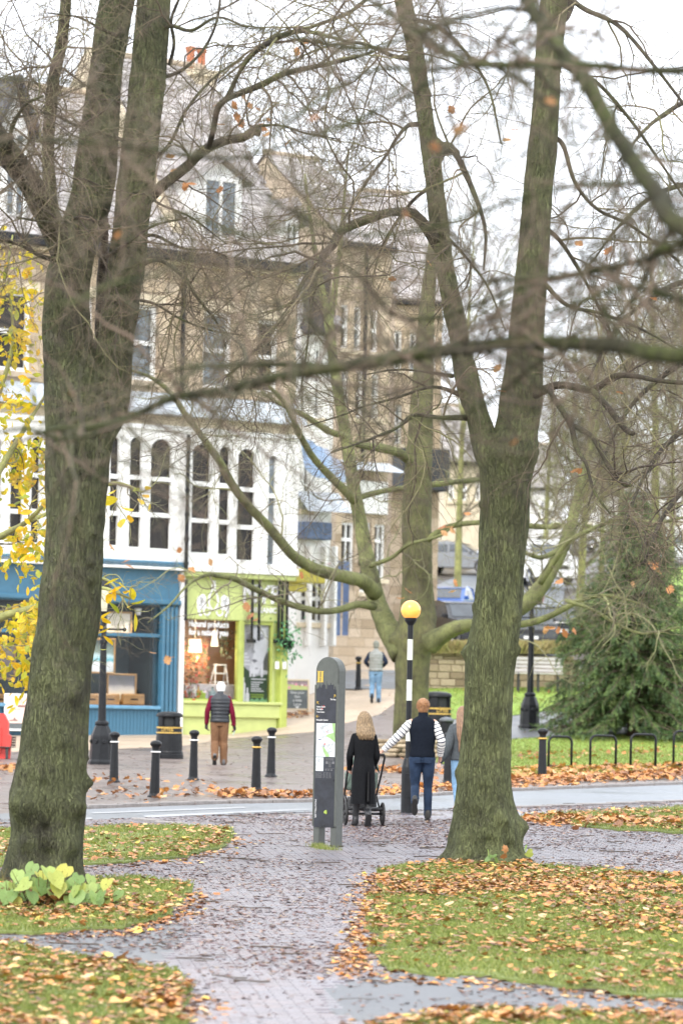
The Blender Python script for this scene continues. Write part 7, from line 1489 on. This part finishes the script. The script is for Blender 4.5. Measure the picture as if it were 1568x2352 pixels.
# woman in the long coat, behind the pram
PW_, H = place(832, 1899, 266, 'woman with long fair hair in a long black coat pushing a pram', R(8))
J, k = pose(H, .16, -.10, .12)
J['shL'] = J['shL'] * (.84, 1, .975); J['shR'] = J['shR'] * (.84, 1, .975); J['ankR'] = np.array((.06, -.16, .19)) * k; J['kneeR'] = np.array((.08, .06, .50)) * k; J['ankL'] = np.array((-.09, .16, .10)) * k
aL = (J['shL'], J['shL'] + (-.06, .02, -.28), J['shL'] + (-.03, .22, -.46)); aR = (J['shR'], J['shR'] + (.05, .02, -.28), J['shR'] + (.03, .22, -.46))
base_body(PW_, J, k, aL, aR, .012, 0, (.8, .8))
COAT = knit('black_wool', (.011, .0115, .013)); rows = []
for z in np.linspace(.36, 1.50, 40):
    rx = np.interp(z, [.36, .6, .9, 1.08, 1.25, 1.38, 1.45, 1.5], [.192, .185, .178, .152, .164, .178, .155, .075]); ry = np.interp(z, [.36, .9, 1.08, 1.3, 1.45, 1.5], [.18, .16, .13, .14, .11, .07]); rows.append((0, -.01, z * k, rx * k, ry * k))
b = MB(); loft(b, rows, 44, cap=False); v = np.vstack(b.v); th = np.arctan2(v[:, 1], v[:, 0]); low = np.clip((1.0 - v[:, 2]) / .6, 0, 1); v[:, :2] *= (1 + low * .06 * np.sin(th * 7 + 1) + (fbm(v * (8, 8, 4), 2, 9) - .37) * .12)[:, None]; sl = np.exp(-((th + pi / 2 - .25) / .12) ** 2) * low; v[:, 1] += sl * .06; b.v = [v]; b.build('coat', COAT, PW_, smooth=True, world=False)
b = MB(); b.prism([(.035, .40 * k), (.06, .40 * k), (.055, .86 * k), (.045, .86 * k)], -.205 * k, -.150 * k); b.build('coat_vent', mat('coat_lining', (.008, .008, .009), .9), PW_, world=False)
b = MB(); loft(b, [(0, -.01, 1.485 * k, .088 * k, .085 * k), (0, -.012, 1.52 * k, .078 * k, .08 * k), (0, -.015, 1.54 * k, .085 * k, .088 * k), (0, -.015, 1.47 * k, .105 * k, .1 * k)], 28, cap=False); b.build('collar', COAT, PW_, smooth=True, world=False)
for A_ in (aL, aR): sleeve(PW_, A_, k, COAT, (.054, .06, .056, .052, .048), extra=3)
legs_cloth(PW_, J, k, mat('black_trousers', (.03, .031, .033), .8), r=(.09, .075, .058, .056, .05), hem=.0)
hair_cap(PW_, J['head'], hair_mat('fair_hair', (.11, .07, .036), (.34, .235, .125)), .29, k, 150, seed=4)
shoe(PW_, J['ankR'], R(52), mat('black_boot', (.016, .016, .018), .35), SOLE, .25); shoe(PW_, J['ankL'], 0, mat('black_boot', (.016, .016, .018), .35), SOLE, .25)
# young woman mostly hidden by the trunk
PG, H = place(1058, 1870, 248, 'young woman with long auburn hair, loose grey sweatshirt, half hidden by the forked trunk', R(20))
J, k = pose(H, .1, -.1, .1); aL = (J['shL'], J['shL'] + (-.09, -.04, -.28), J['shL'] + (-.19, .02, -.53)); aR = (J['shR'], J['shR'] + (.06, 0, -.28), J['shR'] + (.08, .1, -.52))
base_body(PG, J, k, aL, aR, .012, R(-25), (.5, .5)); GREY = knit('grey_sweat', (.075, .085, .092)); vest(PG, J, k, GREY, 'sweatshirt', z0=.90, wide=1.12)
for A_ in (aL, aR): sleeve(PG, A_, k, GREY, (.064, .08, .085, .085, .048), extra=4)
legs_cloth(PG, J, k, denimL, name='jeans', hem=.02); hair_cap(PG, J['head'], hair_mat('auburn_hair', (.13, .07, .042), (.30, .175, .10)), .58, k, 170, seed=7, push=.06); shoe(PG, J['ankL'], R(20), BOOT, SOLE); shoe(PG, J['ankR'], 0, BOOT, SOLE)
# man in the quilted vest by the green shop
PB, H = place(503, 1757, 192, 'man in a white hat, black quilted vest, maroon sleeves and brown trousers', R(4))
J, k = pose(H, .12, -.13, .05); J['head'] = np.array((.015, .09, 1.645)) * k
aL = (J['shL'], J['shL'] + (-.09, -.02, -.28), J['shL'] + (-.10, .06, -.54)); aR = (J['shR'], J['shR'] + (.085, -.02, -.29), J['shR'] + (.13, .05, -.56))
base_body(PB, J, k, aL, aR, .012, 0, (.7, .9)); MAR = knit('maroon_knit', (.14, .012, .03))
for A_ in (aL, aR): sleeve(PB, A_, k, MAR, (.060, .064, .060, .056, .046), extra=3)
QB = mat('black_quilting', (.017, .02, .025), .5, var=.3, scale=16, bump=.35, bscale=30); vest(PB, J, k, QB, 'quilted_vest', puffs=7, z0=.92, wide=1.08)
legs_cloth(PB, J, k, mat('brown_cord', (.17, .085, .04), .9, var=.25, scale=12, bump=.4, bscale=60, stretch=(4, 4, .6)), r=(.112, .10, .086, .088, .078), hem=.03)
GLV = mat('black_glove', (.012, .012, .014), .7)
for A_, sd in ((aL, -1), (aR, 1)): b = MB(); hand(b, A_[2], A_[2] - A_[1], sd, .75, 1.15 * k); remesh(b, 'glove', GLV, PB, .008, 1)
hair_cap(PB, J['head'] + (0, 0, .012), mat('white_hat', (.72, .72, .70), .9, bump=.3), k=1.06, name='hat'); shoe(PB, J['ankL'], R(55), mat('grey_boot', (.12, .115, .115), .7), SOLE); shoe(PB, J['ankR'], 0, mat('grey_boot', (.12, .115, .115), .7), SOLE)
q = PB.location; c_, s_ = cos(PB.rotation_euler.z), sin(PB.rotation_euler.z); hx = aR[2] + (aR[2] - aR[1]) / np.linalg.norm(aR[2] - aR[1]) * .15 + (-.01, .02, 0)
ph = MB(); ph.bbox(-.012, .012, -.04, .04, -.09, .07, .004); ph.xform(Matrix.Rotation(.3, 4, 'Y')); po = ph.build('folded_leaflet', mat('leaflet_green', (.22, .36, .2), .4, col2=(.7, .72, .7), var=0, scale=12), None, world=False); po.location = (q.x + hx[0] * c_ - hx[1] * s_, q.y + hx[0] * s_ + hx[1] * c_, q.z + hx[2]); tag(po, 'green and white folded leaflet in the gloved right hand of the man in the hat', 'leaflet')
# man in the grey gilet walking up the pavement
PF, H = place(861, 1614, 141, 'man in flat cap, pale grey quilted gilet and light jeans, on the tan pavement', 0)
J, k = pose(H, .14, -.16, .06); aL = (J['shL'], J['shL'] + (-.12, -.05, -.24), J['shL'] + (-.04, .15, -.36)); aR = (J['shR'], J['shR'] + (.12, -.05, -.24), J['shR'] + (.04, .15, -.36))
base_body(PF, J, k, aL, aR, .014, 0, (.6, .6)); NV = knit('navy_sleeve', (.02, .028, .05))
for A_ in (aL, aR): sleeve(PF, A_, k, NV, (.06, .066, .062, .056, .046), .014)
vest(PF, J, k, mat('grey_quilting', (.26, .27, .255), .6, var=.15, scale=10), 'quilted_gilet', puffs=6, z0=.93, wide=1.06); b = MB(); loft(b, [(0, -.004, .925 * k, .198 * k, .156 * k), (0, -.004, .96 * k, .205 * k, .162 * k)], 36, cap=False); b.build('gilet_hem', mat('grey_trim', (.10, .105, .10), .7), PF, smooth=True, world=False)
legs_cloth(PF, J, k, denimL, name='jeans', hem=.03, vox=.014, r=(.112, .098, .078, .076, .07)); hair_cap(PF, J['head'] + (0, .01, .02), knit('tweed_cap', (.22, .23, .2)), k=1.02, name='flat_cap'); shoe(PF, J['ankL'], R(58), BOOT, SOLE); shoe(PF, J['ankR'], 0, BOOT, SOLE)
# far stroller up the hill
PX_, H = place(871, 1448, 100, 'far figure in a khaki coat and dark trousers behind the leaning trunk', R(-10))
J, k = pose(H, .05, -.08, .1); aL = (J['shL'], J['shL'] + (-.08, 0, -.28), J['shL'] + (-.08, .06, -.5)); aR = (J['shR'], J['shR'] + (.08, 0, -.28), J['shR'] + (.08, .06, -.5)); base_body(PX_, J, k, aL, aR, .016)
KH = knit('khaki_coat', (.16, .15, .07)); vest(PX_, J, k, KH, 'coat', z0=.78, wide=1.12); [sleeve(PX_, A_, k, KH, (.08, .072, .064, .056, .05), .016) for A_ in (aL, aR)]; legs_cloth(PX_, J, k, BOOT, hem=.03, vox=.016); hair_cap(PX_, J['head'], hair_mat('brown_hair', (.06, .04, .03), (.12, .08, .05))); shoe(PX_, J['ankL'], R(20), BOOT, SOLE); shoe(PX_, J['ankR'], 0, BOOT, SOLE)
PP, H = place(1232, 1425, 92, 'far person in a pale pink top near the parked white van', R(160))
J, k = pose(H, .05, -.08, .1); aL = (J['shL'], J['shL'] + (-.08, 0, -.28), J['shL'] + (-.08, .06, -.5)); aR = (J['shR'], J['shR'] + (.08, 0, -.28), J['shR'] + (.08, .06, -.5)); base_body(PP, J, k, aL, aR, .016)
PK = knit('pink_top', (.5, .27, .29)); vest(PP, J, k, PK, 'top', z0=.9, wide=1.08); [sleeve(PP, A_, k, PK, (.078, .07, .062, .056, .05), .016) for A_ in (aL, aR)]; legs_cloth(PP, J, k, BOOT, hem=.03, vox=.016); hair_cap(PP, J['head'], hair_mat('brown_hair', (.06, .04, .03), (.12, .08, .05)), .3, k, 60); shoe(PP, J['ankL'], R(20), BOOT, SOLE); shoe(PP, J['ankR'], 0, BOOT, SOLE)

# --- the pram in front of the woman
w0 = PW_.location; PR = thing('pram', 'black and sage green pram with spoked wheels pushed by the woman', 'pram', (w0.x - .02, w0.y + .62, float(g(w0.x, w0.y + .62))), R(8)); TYRE = mat('rubber_tyre', (.02, .02, .02), .7); SAGE = mat('sage_canvas', (.11, .15, .12), .8, var=.15, bump=.2); FRM = mat('pram_frame', (.02, .02, .022), .3)
def wheel(root, x, y, r, w, m=TYRE, spokes=5, name='wheel', rimm=FRM):
    t_ = np.linspace(0, 2 * pi, 29); b = MB(); b.tube([(x, y + r * .88 * cos(q), r + r * .88 * sin(q)) for q in t_], r * .12, 8, cap=False); wo = b.build(name, m, root, smooth=True, world=False)
    b = MB(); b.tube([(x - w / 2, y, r), (x + w / 2, y, r)], r * .16, 10)
    for q in range(spokes): a = 2 * pi * q / spokes + .3; b.tube([(x, y, r), (x, y + r * .82 * cos(a), r + r * .82 * sin(a))], [r * .09, r * .07], 6)
    b.build('spokes', rimm, wo, world=False)
for x in (-.27, .27): wheel(PR, x, -.30, .17, .06); wheel(PR, x * .72, .42, .115, .05)
b = MB(); b.tube([(-.27, -.30, .17), (.27, -.30, .17)], .018, 8); b.tube([(-.26, -.30, .24), (.26, -.30, .24)], .03, 8)
for s_ in (-1, 1): b.tube([(s_ * .24, -.30, .2), (s_ * .23, .05, .42), (s_ * .2, .42, .2)], .016, 8); b.tube([(s_ * .23, .25, .3), (s_ * .25, -.25, .75), (s_ * .26, -.46, .98), (s_ * .25, -.52, 1.02)], .016, 8)
b.build('chassis', FRM, PR, smooth=True, world=False)
b = MB(); b.tube([(-.25, -.50, 1.01), (-.24, -.545, 1.03), (0, -.55, 1.035), (.24, -.545, 1.03), (.25, -.50, 1.01)], .020, 8); b.build('handlebar', mat('leather_grip', (.02, .016, .014), .5), PR, smooth=True, world=False)
b = MB(); loft(b, [(0, .05, .50, .20, .36), (0, .05, .56, .235, .40), (0, .05, .74, .24, .42), (0, .05, .76, .235, .415)], 24); b.build('carrycot', SAGE, PR, smooth=True, world=False)
b = MB(); th = np.linspace(0, pi * .62, 7); n = 15; a = np.linspace(0, pi, n); V = [(.24 * cos(q), -.16 + .26 * cos(t_ + .5) * sin(q) + .04, .74 + .30 * sin(q) * max(.05, sin(t_ + .5))) for t_ in th for q in a]; i = np.arange(6)[:, None] * n; j = np.arange(n - 1)[None]; b.add(V, np.stack([i + j, i + j + 1, i + n + j + 1, i + n + j], -1).reshape(-1, 4)); b.build('hood', SAGE, PR, smooth=True, world=False)
b = MB(); b.bbox(-.2, .2, -.22, .32, .22, .40, .04); b.build('shopping_basket', mat('black_mesh', (.03, .03, .032), .7), PR, world=False)
ob = MB().bbox(-.16, .16, -.16, .2, .405, .50, .03).build('brown_bag', mat('tan_bag', (.28, .13, .06), .6, var=.2), None, world=False); ob.location = PR.location; ob.rotation_euler = PR.rotation_euler; tag(ob, 'brown bag lying in the pram basket', 'bag')
# ------------------------------------------------------------------ parked vehicles
CHR = mat('chrome', (.6, .6, .62), .15, 1, var=.05); LAMPM = mat('headlamp', (.75, .77, .8), .1, var=.05); TAILM = mat('tail_lamp', (.5, .02, .02), .2); PLATE = mat('number_plate', (.75, .75, .72), .4, var=.03); TRIM = mat('black_trim', (.02, .02, .022), .5); CGL = mat('car_glass', (.05, .06, .07), .05, var=.3, scale=2, spec=.8)
def car(px, py, rz, label, col, kind='hatch', wpx=None):
    """built facing -y (towards the viewer) at rz = 0"""
    p = G(px, py); t = thing('parked_van' if kind == 'van' else 'parked_car', label, 'van' if kind == 'van' else 'car', p, rz, 'vehicles parked on the hill road')
    PT = mat('car_paint', col, .22, var=.04, scale=2, coat=.6)
    Lh, W2, prof, glass = {'hatch': (2.0, .88, [(-2.0, .30), (-2.0, .62), (-1.92, .74), (-1.1, .92), (-.35, 1.40), (.4, 1.47), (1.35, 1.42), (1.9, 1.0), (2.0, .85), (2.0, .3)], ((-1.02, .96), (-.38, 1.37))), 'suv': (2.2, .94, [(-2.2, .36), (-2.22, .85), (-2.1, 1.02), (-1.15, 1.12), (-.5, 1.68), (.4, 1.76), (1.7, 1.72), (2.15, 1.15), (2.2, .9), (2.2, .36)], ((-1.08, 1.16), (-.55, 1.64))), 'van': (2.5, .98, [(-2.5, .35), (-2.5, .85), (-2.35, 1.08), (-1.75, 1.28), (-1.1, 1.95), (-.7, 2.05), (2.4, 2.05), (2.5, 1.95), (2.5, .35)], ((-1.68, 1.32), (-1.15, 1.88)))}[kind]
    zb_ = prof[3][1]; b = MB(); rows = prof; n = len(rows)
    def half(z): return W2 * (1 - .10 * max(0, (z - zb_) / (1.0 if kind == 'van' else .55)) ** 1.0) if z > zb_ else W2 * (1 - .04 * (zb_ - z))
    L_ = [(-half(z), y, z) for y, z in rows]; R_ = [(half(z), y, z) for y, z in rows]; V = L_ + R_
    tr = np.array(geometry.tessellate_polygon([[Vector((y, z, 0)) for y, z in rows]])); f4 = [(k_, (k_ + 1) % n, n + (k_ + 1) % n, n + k_) for k_ in range(n)]
    b.add(V, [np.array(f4), tr, tr[:, ::-1] + n]); body = b.build('body', PT, t, world=False)
    bv = body.modifiers.new('bevel', 'BEVEL'); bv.width = .05; bv.segments = 2; bv.limit_method = 'ANGLE'; bv.angle_limit = R(20)
    (y0, z0), (y1, z1) = glass; u = np.array((y1 - y0, z1 - z0)); nn = np.array((-u[1], u[0])) / np.linalg.norm(u); nn = nn * (.012 if nn[1] > 0 else -.012)
    def pane(name, q, m=CGL): MB().add(q, np.array([tuple(range(len(q)))])).build(name, m, t, world=False)
    wa, wb = half(z0) - .10, half(z1) - .10; pane('windscreen', [(-wa, y0 + nn[0] - .004, z0 + nn[1] + .02), (wa, y0 + nn[0] - .004, z0 + nn[1] + .02), (wb, y1 + nn[0], z1 + nn[1]), (-wb, y1 + nn[0], z1 + nn[1])])
    ye = {'hatch': (.3, 1.5), 'suv': (.5, 1.9), 'van': (-.4, -.4)}[kind]
    for s_ in (-1, 1):
        hz0, hz1 = zb_ + .06, z1 - .02; x0, x1 = s_ * (half(hz0) + .008), s_ * (half(hz1) + .008); ys0 = y0 + .28; ys1 = y1 + .16
        if kind == 'van': pane('side_window', [(x0, ys0, hz0), (x0, -.35, hz0), (x1, -.35, hz1), (x1, ys1, hz1)])
        else: pane('side_window', [(x0, ys0, hz0), (x0, ye[0] - .05, hz0), (x1, ye[0] - .05, hz1), (x1, ys1, hz1)]); pane('side_window', [(x0, ye[0] + .05, hz0), (x0, ye[1], hz0), (x1, ye[1] - .3, hz1), (x1, ye[0] + .05, hz1)])
        b = MB(); b.bbox(s_ * W2 * .98 - (.0 if s_ > 0 else .2), s_ * W2 * .98 + (.2 if s_ > 0 else .0), y0 + .22, y0 + .34, zb_ + .02, zb_ + .17, .03); b.build('mirror', PT if kind != 'suv' else TRIM, t, world=False)
        b = MB(); yf_ = -Lh - .012; zh = prof[1][1] + (.02 if kind == 'hatch' else -.08); b.bbox(s_ * (W2 - .25) - .17, s_ * (W2 - .25) + .17, yf_, yf_ + .2, zh - .08, zh + .07, .03); b.build('headlight', LAMPM, t, world=False)
        b = MB(); b.bbox(s_ * (W2 - .16) - .1, s_ * (W2 - .16) + .1, Lh - .12, Lh + .015, prof[-2][1] - .22, prof[-2][1] - .0, .02); b.build('tail_light', TAILM, t, world=False)
        for y in (-Lh * .64, Lh * .62):
            r = .33 if kind == 'hatch' else .37; b = MB(); b.lathe([(r * .62, -.11), (r * .95, -.11), (r, -.08), (r, .08), (r * .95, .11), (r * .62, .11)], 22); b.xform(Matrix.Translation((s_ * (W2 - .09), y, r)) @ Matrix.Rotation(pi / 2, 4, 'Y')); w_ = b.build('wheel', TYRE, t, world=False)
            b = MB(); b.lathe([(.02, .09), (r * .62, .09), (r * .62, .118), (r * .5, .105), (r * .15, .12), (.02, .12)], 18); b.xform(Matrix.Translation((s_ * (W2 - .09), y, r)) @ Matrix.Rotation(s_ * pi / 2, 4, 'Y')); b.build('rim', CHR, w_, world=False)
    b = MB(); b.bbox(-W2 * .55, W2 * .55, -Lh - .03, -Lh + .1, prof[1][1] - .18, prof[1][1] + .0, .02); b.build('grille', TRIM, t, world=False)
    b = MB(); b.bbox(-W2 * .97, W2 * .97, -Lh - .05, -Lh + .15, prof[0][1] - .06, prof[0][1] + .16, .04); b.bbox(-W2 * .97, W2 * .97, Lh - .15, Lh + .05, prof[0][1] - .06, prof[0][1] + .16, .04); b.build('bumper', TRIM if kind == 'suv' else PT, t, world=False)
    for y in (-Lh - .062, Lh + .062): b = MB(); b.bbox(-.26, .26, y - .008, y + .008, .47, .58, .003); b.build('number_plate', PLATE, t, world=False)
    return t
car(1022, 1432, R(-12), 'bright blue hatchback facing us just left of the forked trunk', (.03, .13, .48))
car(1062, 1492, R(18), 'black car closest to the garden wall, half behind the forked trunk', (.015, .016, .018), 'suv')
car(1196, 1500, R(6), 'dark grey off-road car with a white number plate behind the lamp post', (.06, .065, .07), 'suv')
car(1306, 1484, R(168), 'dark car parked beside the spruce on the wet hill road', (.03, .035, .04))
car(1228, 1345, R(20), 'white van parked higher up the hill right of the forked trunk', (.78, .78, .78), 'van')
car(1066, 1242, R(80), 'silver white car side on above the blue hatchback', (.70, .71, .73))
car(1300, 1262, R(85), 'white estate car side on far up the hill road', (.76, .76, .76))
car(1545, 1296, R(95), 'pale car at the top of the hillside lawn near the right edge', (.72, .73, .75))
car(1052, 1318, R(75), 'dark silver car between the blue hatchback and the white car', (.2, .21, .22))
# ------------------------------------------------------------------ fallen leaves, twigs and grass
def scatter(poly, n, lim=1.12, bias=None):
    lo, hi = poly.min(0), poly.max(0); out = []
    lo[1] = max(lo[1], 25.2); tot = 0
    while tot < n:
        y = rng.uniform(lo[1], hi[1], n * 2); hw = y * 784 / FP * lim + .2; x = rng.uniform(-1, 1, len(y)) * hw; keep = rng.random(len(y)) < hw / hw.max()
        q = np.column_stack([x, y])[keep]; q = q[inpoly(poly, q)]
        if bias is not None and len(q): q = q[rng.random(len(q)) < bias(q)]
        out.append(q); tot += len(q)
        if len(out) > 400: break
    return np.vstack(out)[:n]
LEAFCOL = [(0, (.12, .055, .03)), (.15, (.24, .11, .05)), (.40, (.42, .17, .055)), (.68, (.56, .24, .05)), (.80, (.56, .31, .12)), (.90, (.60, .42, .23)), (.95, (.62, .42, .06)), (1, (.45, .45, .12))]
FALL = tone_mat('fallen_leaf_mass', LEAFCOL, .45); FALL1 = tone_mat('fallen_leaf', LEAFCOL, .45, attr=False)
MUSH = tone_mat('leaf_mush', [(0, (.075, .035, .032)), (.45, (.165, .075, .065)), (.75, (.24, .125, .09)), (.9, (.36, .16, .06)), (1, (.48, .36, .2))], .35)
clump = lambda q: np.clip((fbm(np.column_stack([q * 1.1, np.zeros(len(q))]), 3, 5) - .30) * 3.2, .16, 1) * np.clip((fbm(np.column_stack([q * .33, np.zeros(len(q)) + 8]), 2, 77) - .12) * 3, .35, 1)
LV = []
for poly, n in ((LAWNS[0], 7600), (LAWNS[1], 1100), (LAWNS[2], 1000), (LAWNS[3], 1700), (LAWNS[4], 1200), (LAWNS[5], 2100)):
    if n: LV.append(scatter(poly, n, bias=clump))
def edge_leaves(poly, n, spread, lim=1.1):
    q = scatter(poly, n * 2, lim) ; return (q + rng.normal(0, spread, q.shape))[:n]
def band(px, n, jit):
    P = np.array([G(*q)[:2] for q in px]); L_ = np.r_[0, np.cumsum(np.linalg.norm(np.diff(P, axis=0), axis=1))]; t_ = rng.uniform(0, L_[-1], n); q = np.column_stack([np.interp(t_, L_, P[:, 0]), np.interp(t_, L_, P[:, 1])]); return q + rng.normal(0, 1, q.shape) * jit
LV.append(band([(862, 2010), (845, 2100), (830, 2180), (800, 2240), (900, 2245), (1100, 2262), (1400, 2290), (1600, 2315)], 1500, (.10, .32)))
LV.append(band([(440, 2050), (420, 2100), (300, 2140), (120, 2148)], 500, (.12, .3))); LV.append(band([(430, 2290), (400, 2352)], 260, (.14, .5))); LV.append(band([(530, 1925), (420, 1975), (200, 1990)], 500, (.2, .5)))
far = [band([(560, 1828), (640, 1830), (715, 1832)], 300, (.5, .45)), band([(780, 1824), (1000, 1818), (1170, 1806)], 560, (.4, .9)), band([(1180, 1800), (1300, 1788), (1450, 1785), (1600, 1778)], 1700, (.5, 1.1)), band([(1200, 1775), (1400, 1768), (1600, 1762)], 900, (.4, .8)),
       band([(190, 1800), (280, 1800), (420, 1800)], 70, (.8, 1.3)), band([(-10, 1770), (30, 1765)], 120, (.3, .8)), band([(1200, 1890), (1400, 1893), (1580, 1895)], 600, (.4, .8)), band([(1010, 1745), (1200, 1740), (1600, 1725)], 260, (1, 2.2)), band([(660, 1645), (705, 1643)], 90, (.25, .4)), band([(180, 1835), (400, 1825), (560, 1822)], 110, (.6, 1.2)), band([(840, 1770), (910, 1772), (1000, 1775)], 240, (.3, .7)), band([(980, 1630), (1270, 1620), (1500, 1610)], 130, (2, 6))]
P_ = np.vstack(LV); tops = np.zeros(len(P_)); 
for w in LAWNS: tops[inpoly(w, P_)] = .035
z = g(P_[:, 0], P_[:, 1]) + tops + rng.uniform(.012, .05, len(P_)) * (tops > 0) + .012
P3 = np.column_stack([P_, z]); size = rng.uniform(.032, .09, len(P3)) * np.where(rng.random(len(P3)) < .12, 1.3, 1)
near = np.argsort(P3[:, 1] / size / 10 + 5 * (np.abs(P3[:, 0]) > P3[:, 1] * .089))[:300]; rest = np.setdiff1d(np.arange(len(P3)), near)
kinds = ['maple', 'plain', 'heart', 'oak']
for q in near:
    o = leaf_obj('fallen_leaf', kinds[int(rng.integers(4))], FALL1, P3[q], size[q], tilt=.3); tag(o, 'fallen autumn leaf lying on the nearest grass and path edge', 'leaf', 'nearest fallen leaves')
grp = rng.integers(0, 3, len(rest)); mb = MB()
for q, kd in enumerate(('maple', 'plain', 'heart')):
    s_ = rest[grp == q]; m_ = leaf_mass(P3[s_], size[s_], kd, tilt=.26); mb.add(np.vstack(m_.v), m_.f, np.concatenate(m_.t))
F2 = np.vstack(far); z = g(F2[:, 0], F2[:, 1]) + rng.uniform(.01, .10, len(F2)); m_ = leaf_mass(np.column_stack([F2, z]), rng.uniform(.07, .17, len(F2)), 'maple', tilt=.5); mb.add(np.vstack(m_.v), m_.f, np.concatenate(m_.t) * .75 + .12)
mb.build('fallen_leaves', FALL, kind='stuff', tone=True)
# trodden leaf mush and broken twigs on the wet bricks
q = scatter(PATHW, 22000, bias=lambda q: np.where(np.any([inpoly(w, q) for w in LAWNS], axis=0), 0, np.clip((fbm(np.column_stack([q * (.7, .35), np.zeros(len(q))]), 3, 9) - .28) * 2.6, .08, 1)))
z = g(q[:, 0], q[:, 1]) + .011; m_ = leaf_mass(np.column_stack([q, z]), rng.uniform(.025, .085, len(q)), 'plain', tilt=.06)
m_.build('leaf_litter', MUSH, kind='stuff', tone=True)
q = scatter(PLAZAW, 1500); z = g(q[:, 0], q[:, 1]) + .012; leaf_mass(np.column_stack([q, z]), rng.uniform(.04, .10, len(q)), 'plain', tilt=.08).build('leaf_litter', MUSH, kind='stuff', tone=True)
q = scatter(PATHW, 260); n = len(q); a = rng.normal(0, .5, n); L_ = rng.uniform(.05, .22, n); s_ = np.linspace(-1, 1, 5); Z = g(q[:, 0], q[:, 1])
P = np.stack([q[:, :1] + np.cos(a)[:, None] * L_[:, None] * s_, q[:, 1:] + np.sin(a)[:, None] * L_[:, None] * s_ + rng.normal(0, .012, (n, 5)), Z[:, None] + .018 + rng.uniform(0, .012, (n, 5))], -1)
v, f = tubes(P, np.full((n, 5), .0045) * rng.uniform(.6, 1.5, (n, 1)), 4); MB().add(v, f, .2).build('fallen_twigs', TWIG, kind='stuff', tone=True)
# grass blades on the near lawns, shorter and sparser further off
GB = tone_mat('grass_blades', [(0, (.12, .155, .03)), (.4, (.19, .24, .045)), (.75, (.27, .31, .075)), (1, (.40, .38, .15))], .6, trans=.25)
mb = MB()
def blades(poly, n, h, off=.03, w0=.004, bias=None):
    q = scatter(poly, n, bias=bias); n = len(q); hh = h * rng.uniform(.5, 1.3, n); b = np.column_stack([q, g(q[:, 0], q[:, 1]) + off - .004]); d = rng.normal(0, .45, (n, 2)) * hh[:, None]; a = rng.uniform(0, 2 * pi, n); w = np.column_stack([np.cos(a), np.sin(a), 0 * a]) * w0
    V = np.stack([b - w, b + w, b + np.column_stack([d * .45, hh * .65]) + w * .6, b + np.column_stack([d, hh * .95])], 1)
    mb.add(V.reshape(-1, 3), (np.array([(0, 1, 2), (0, 2, 3)])[None] + (np.arange(n) * 4)[:, None, None]).reshape(-1, 3), np.repeat(rng.random(n), 4))
gb = lambda q: np.clip((fbm(np.column_stack([q * 1.4, np.zeros(len(q)) + 3]), 3, 15) - .25) * 3, .25, 1)
blades(LAWNS[0], 90000, .05, bias=gb); blades(LAWNS[1], 12000, .05); blades(LAWNS[2], 12000, .055); blades(LAWNS[3], 20000, .055, bias=gb); blades(LAWNS[4], 20000, .055); blades(LAWNS[5], 26000, .05, bias=gb)
blades(LG, 26000, .06, .018, .009); blades(LH, 16000, .06, .018, .012)
q = band([(728, 1946), (760, 1951), (775, 1952)], 260, (.04, .1)); 
mb.build('grass', GB, kind='stuff', tone=True)
n = 420; b0 = band([(722, 1944), (745, 1952), (772, 1954)], n, (.05, .05)); b0 = np.column_stack([b0, g(b0[:, 0], b0[:, 1])]); hh = rng.uniform(.03, .09, n); d = rng.normal(0, .03, (n, 2))
V = np.stack([b0 - (.004, 0, 0), b0 + (.004, 0, 0), b0 + np.column_stack([d, hh])], 1); MB().add(V.reshape(-1, 3), np.arange(3 * n).reshape(-1, 3), np.repeat(rng.random(n), 3)).build('weeds', GB, kind='stuff', tone=True)
for o in COL.objects:                         # words for the setting and the loose cover
    if o.parent is None and 'label' not in o:
        nm = o.name.split('.')[0]
        lab = {'ground': 'bare wet earth lying under all the paving and grass', 'path': 'wet brown brick path, lilac sky sheen in its colour, strewn with trodden leaves', 'road': 'grey wet road crossing behind the map board', 'plaza': 'brown paved corner with bollards across the road', 'pavement': 'dry tan flagged pavement before the shops', 'side_road': 'grey side road crossing the tan pavement', 'hill_road': 'pale wet road with parked cars climbing the hill', 'asphalt_strip': 'plain grey asphalt strip between two leafy lawns', 'park_path': 'pale wet path across the far lawn', 'hillside_lawn': 'bright green lawn rising at the right edge', 'lawn': 'green lawn scattered with autumn leaves', 'road_marking': 'thin white line painted on the wet road', 'fallen_leaves': 'drifts of orange and brown leaves over lawns and kerbs', 'leaf_litter': 'flattened wet brown leaf bits stuck to the paving', 'fallen_twigs': 'broken dark twigs lying on the brick path', 'grass': 'short green grass blades on the lawns', 'weeds': 'little green weeds at the foot of the map board'}.get(nm)
        if lab: o['label'] = lab; o['category'] = nm.replace('_', ' ')
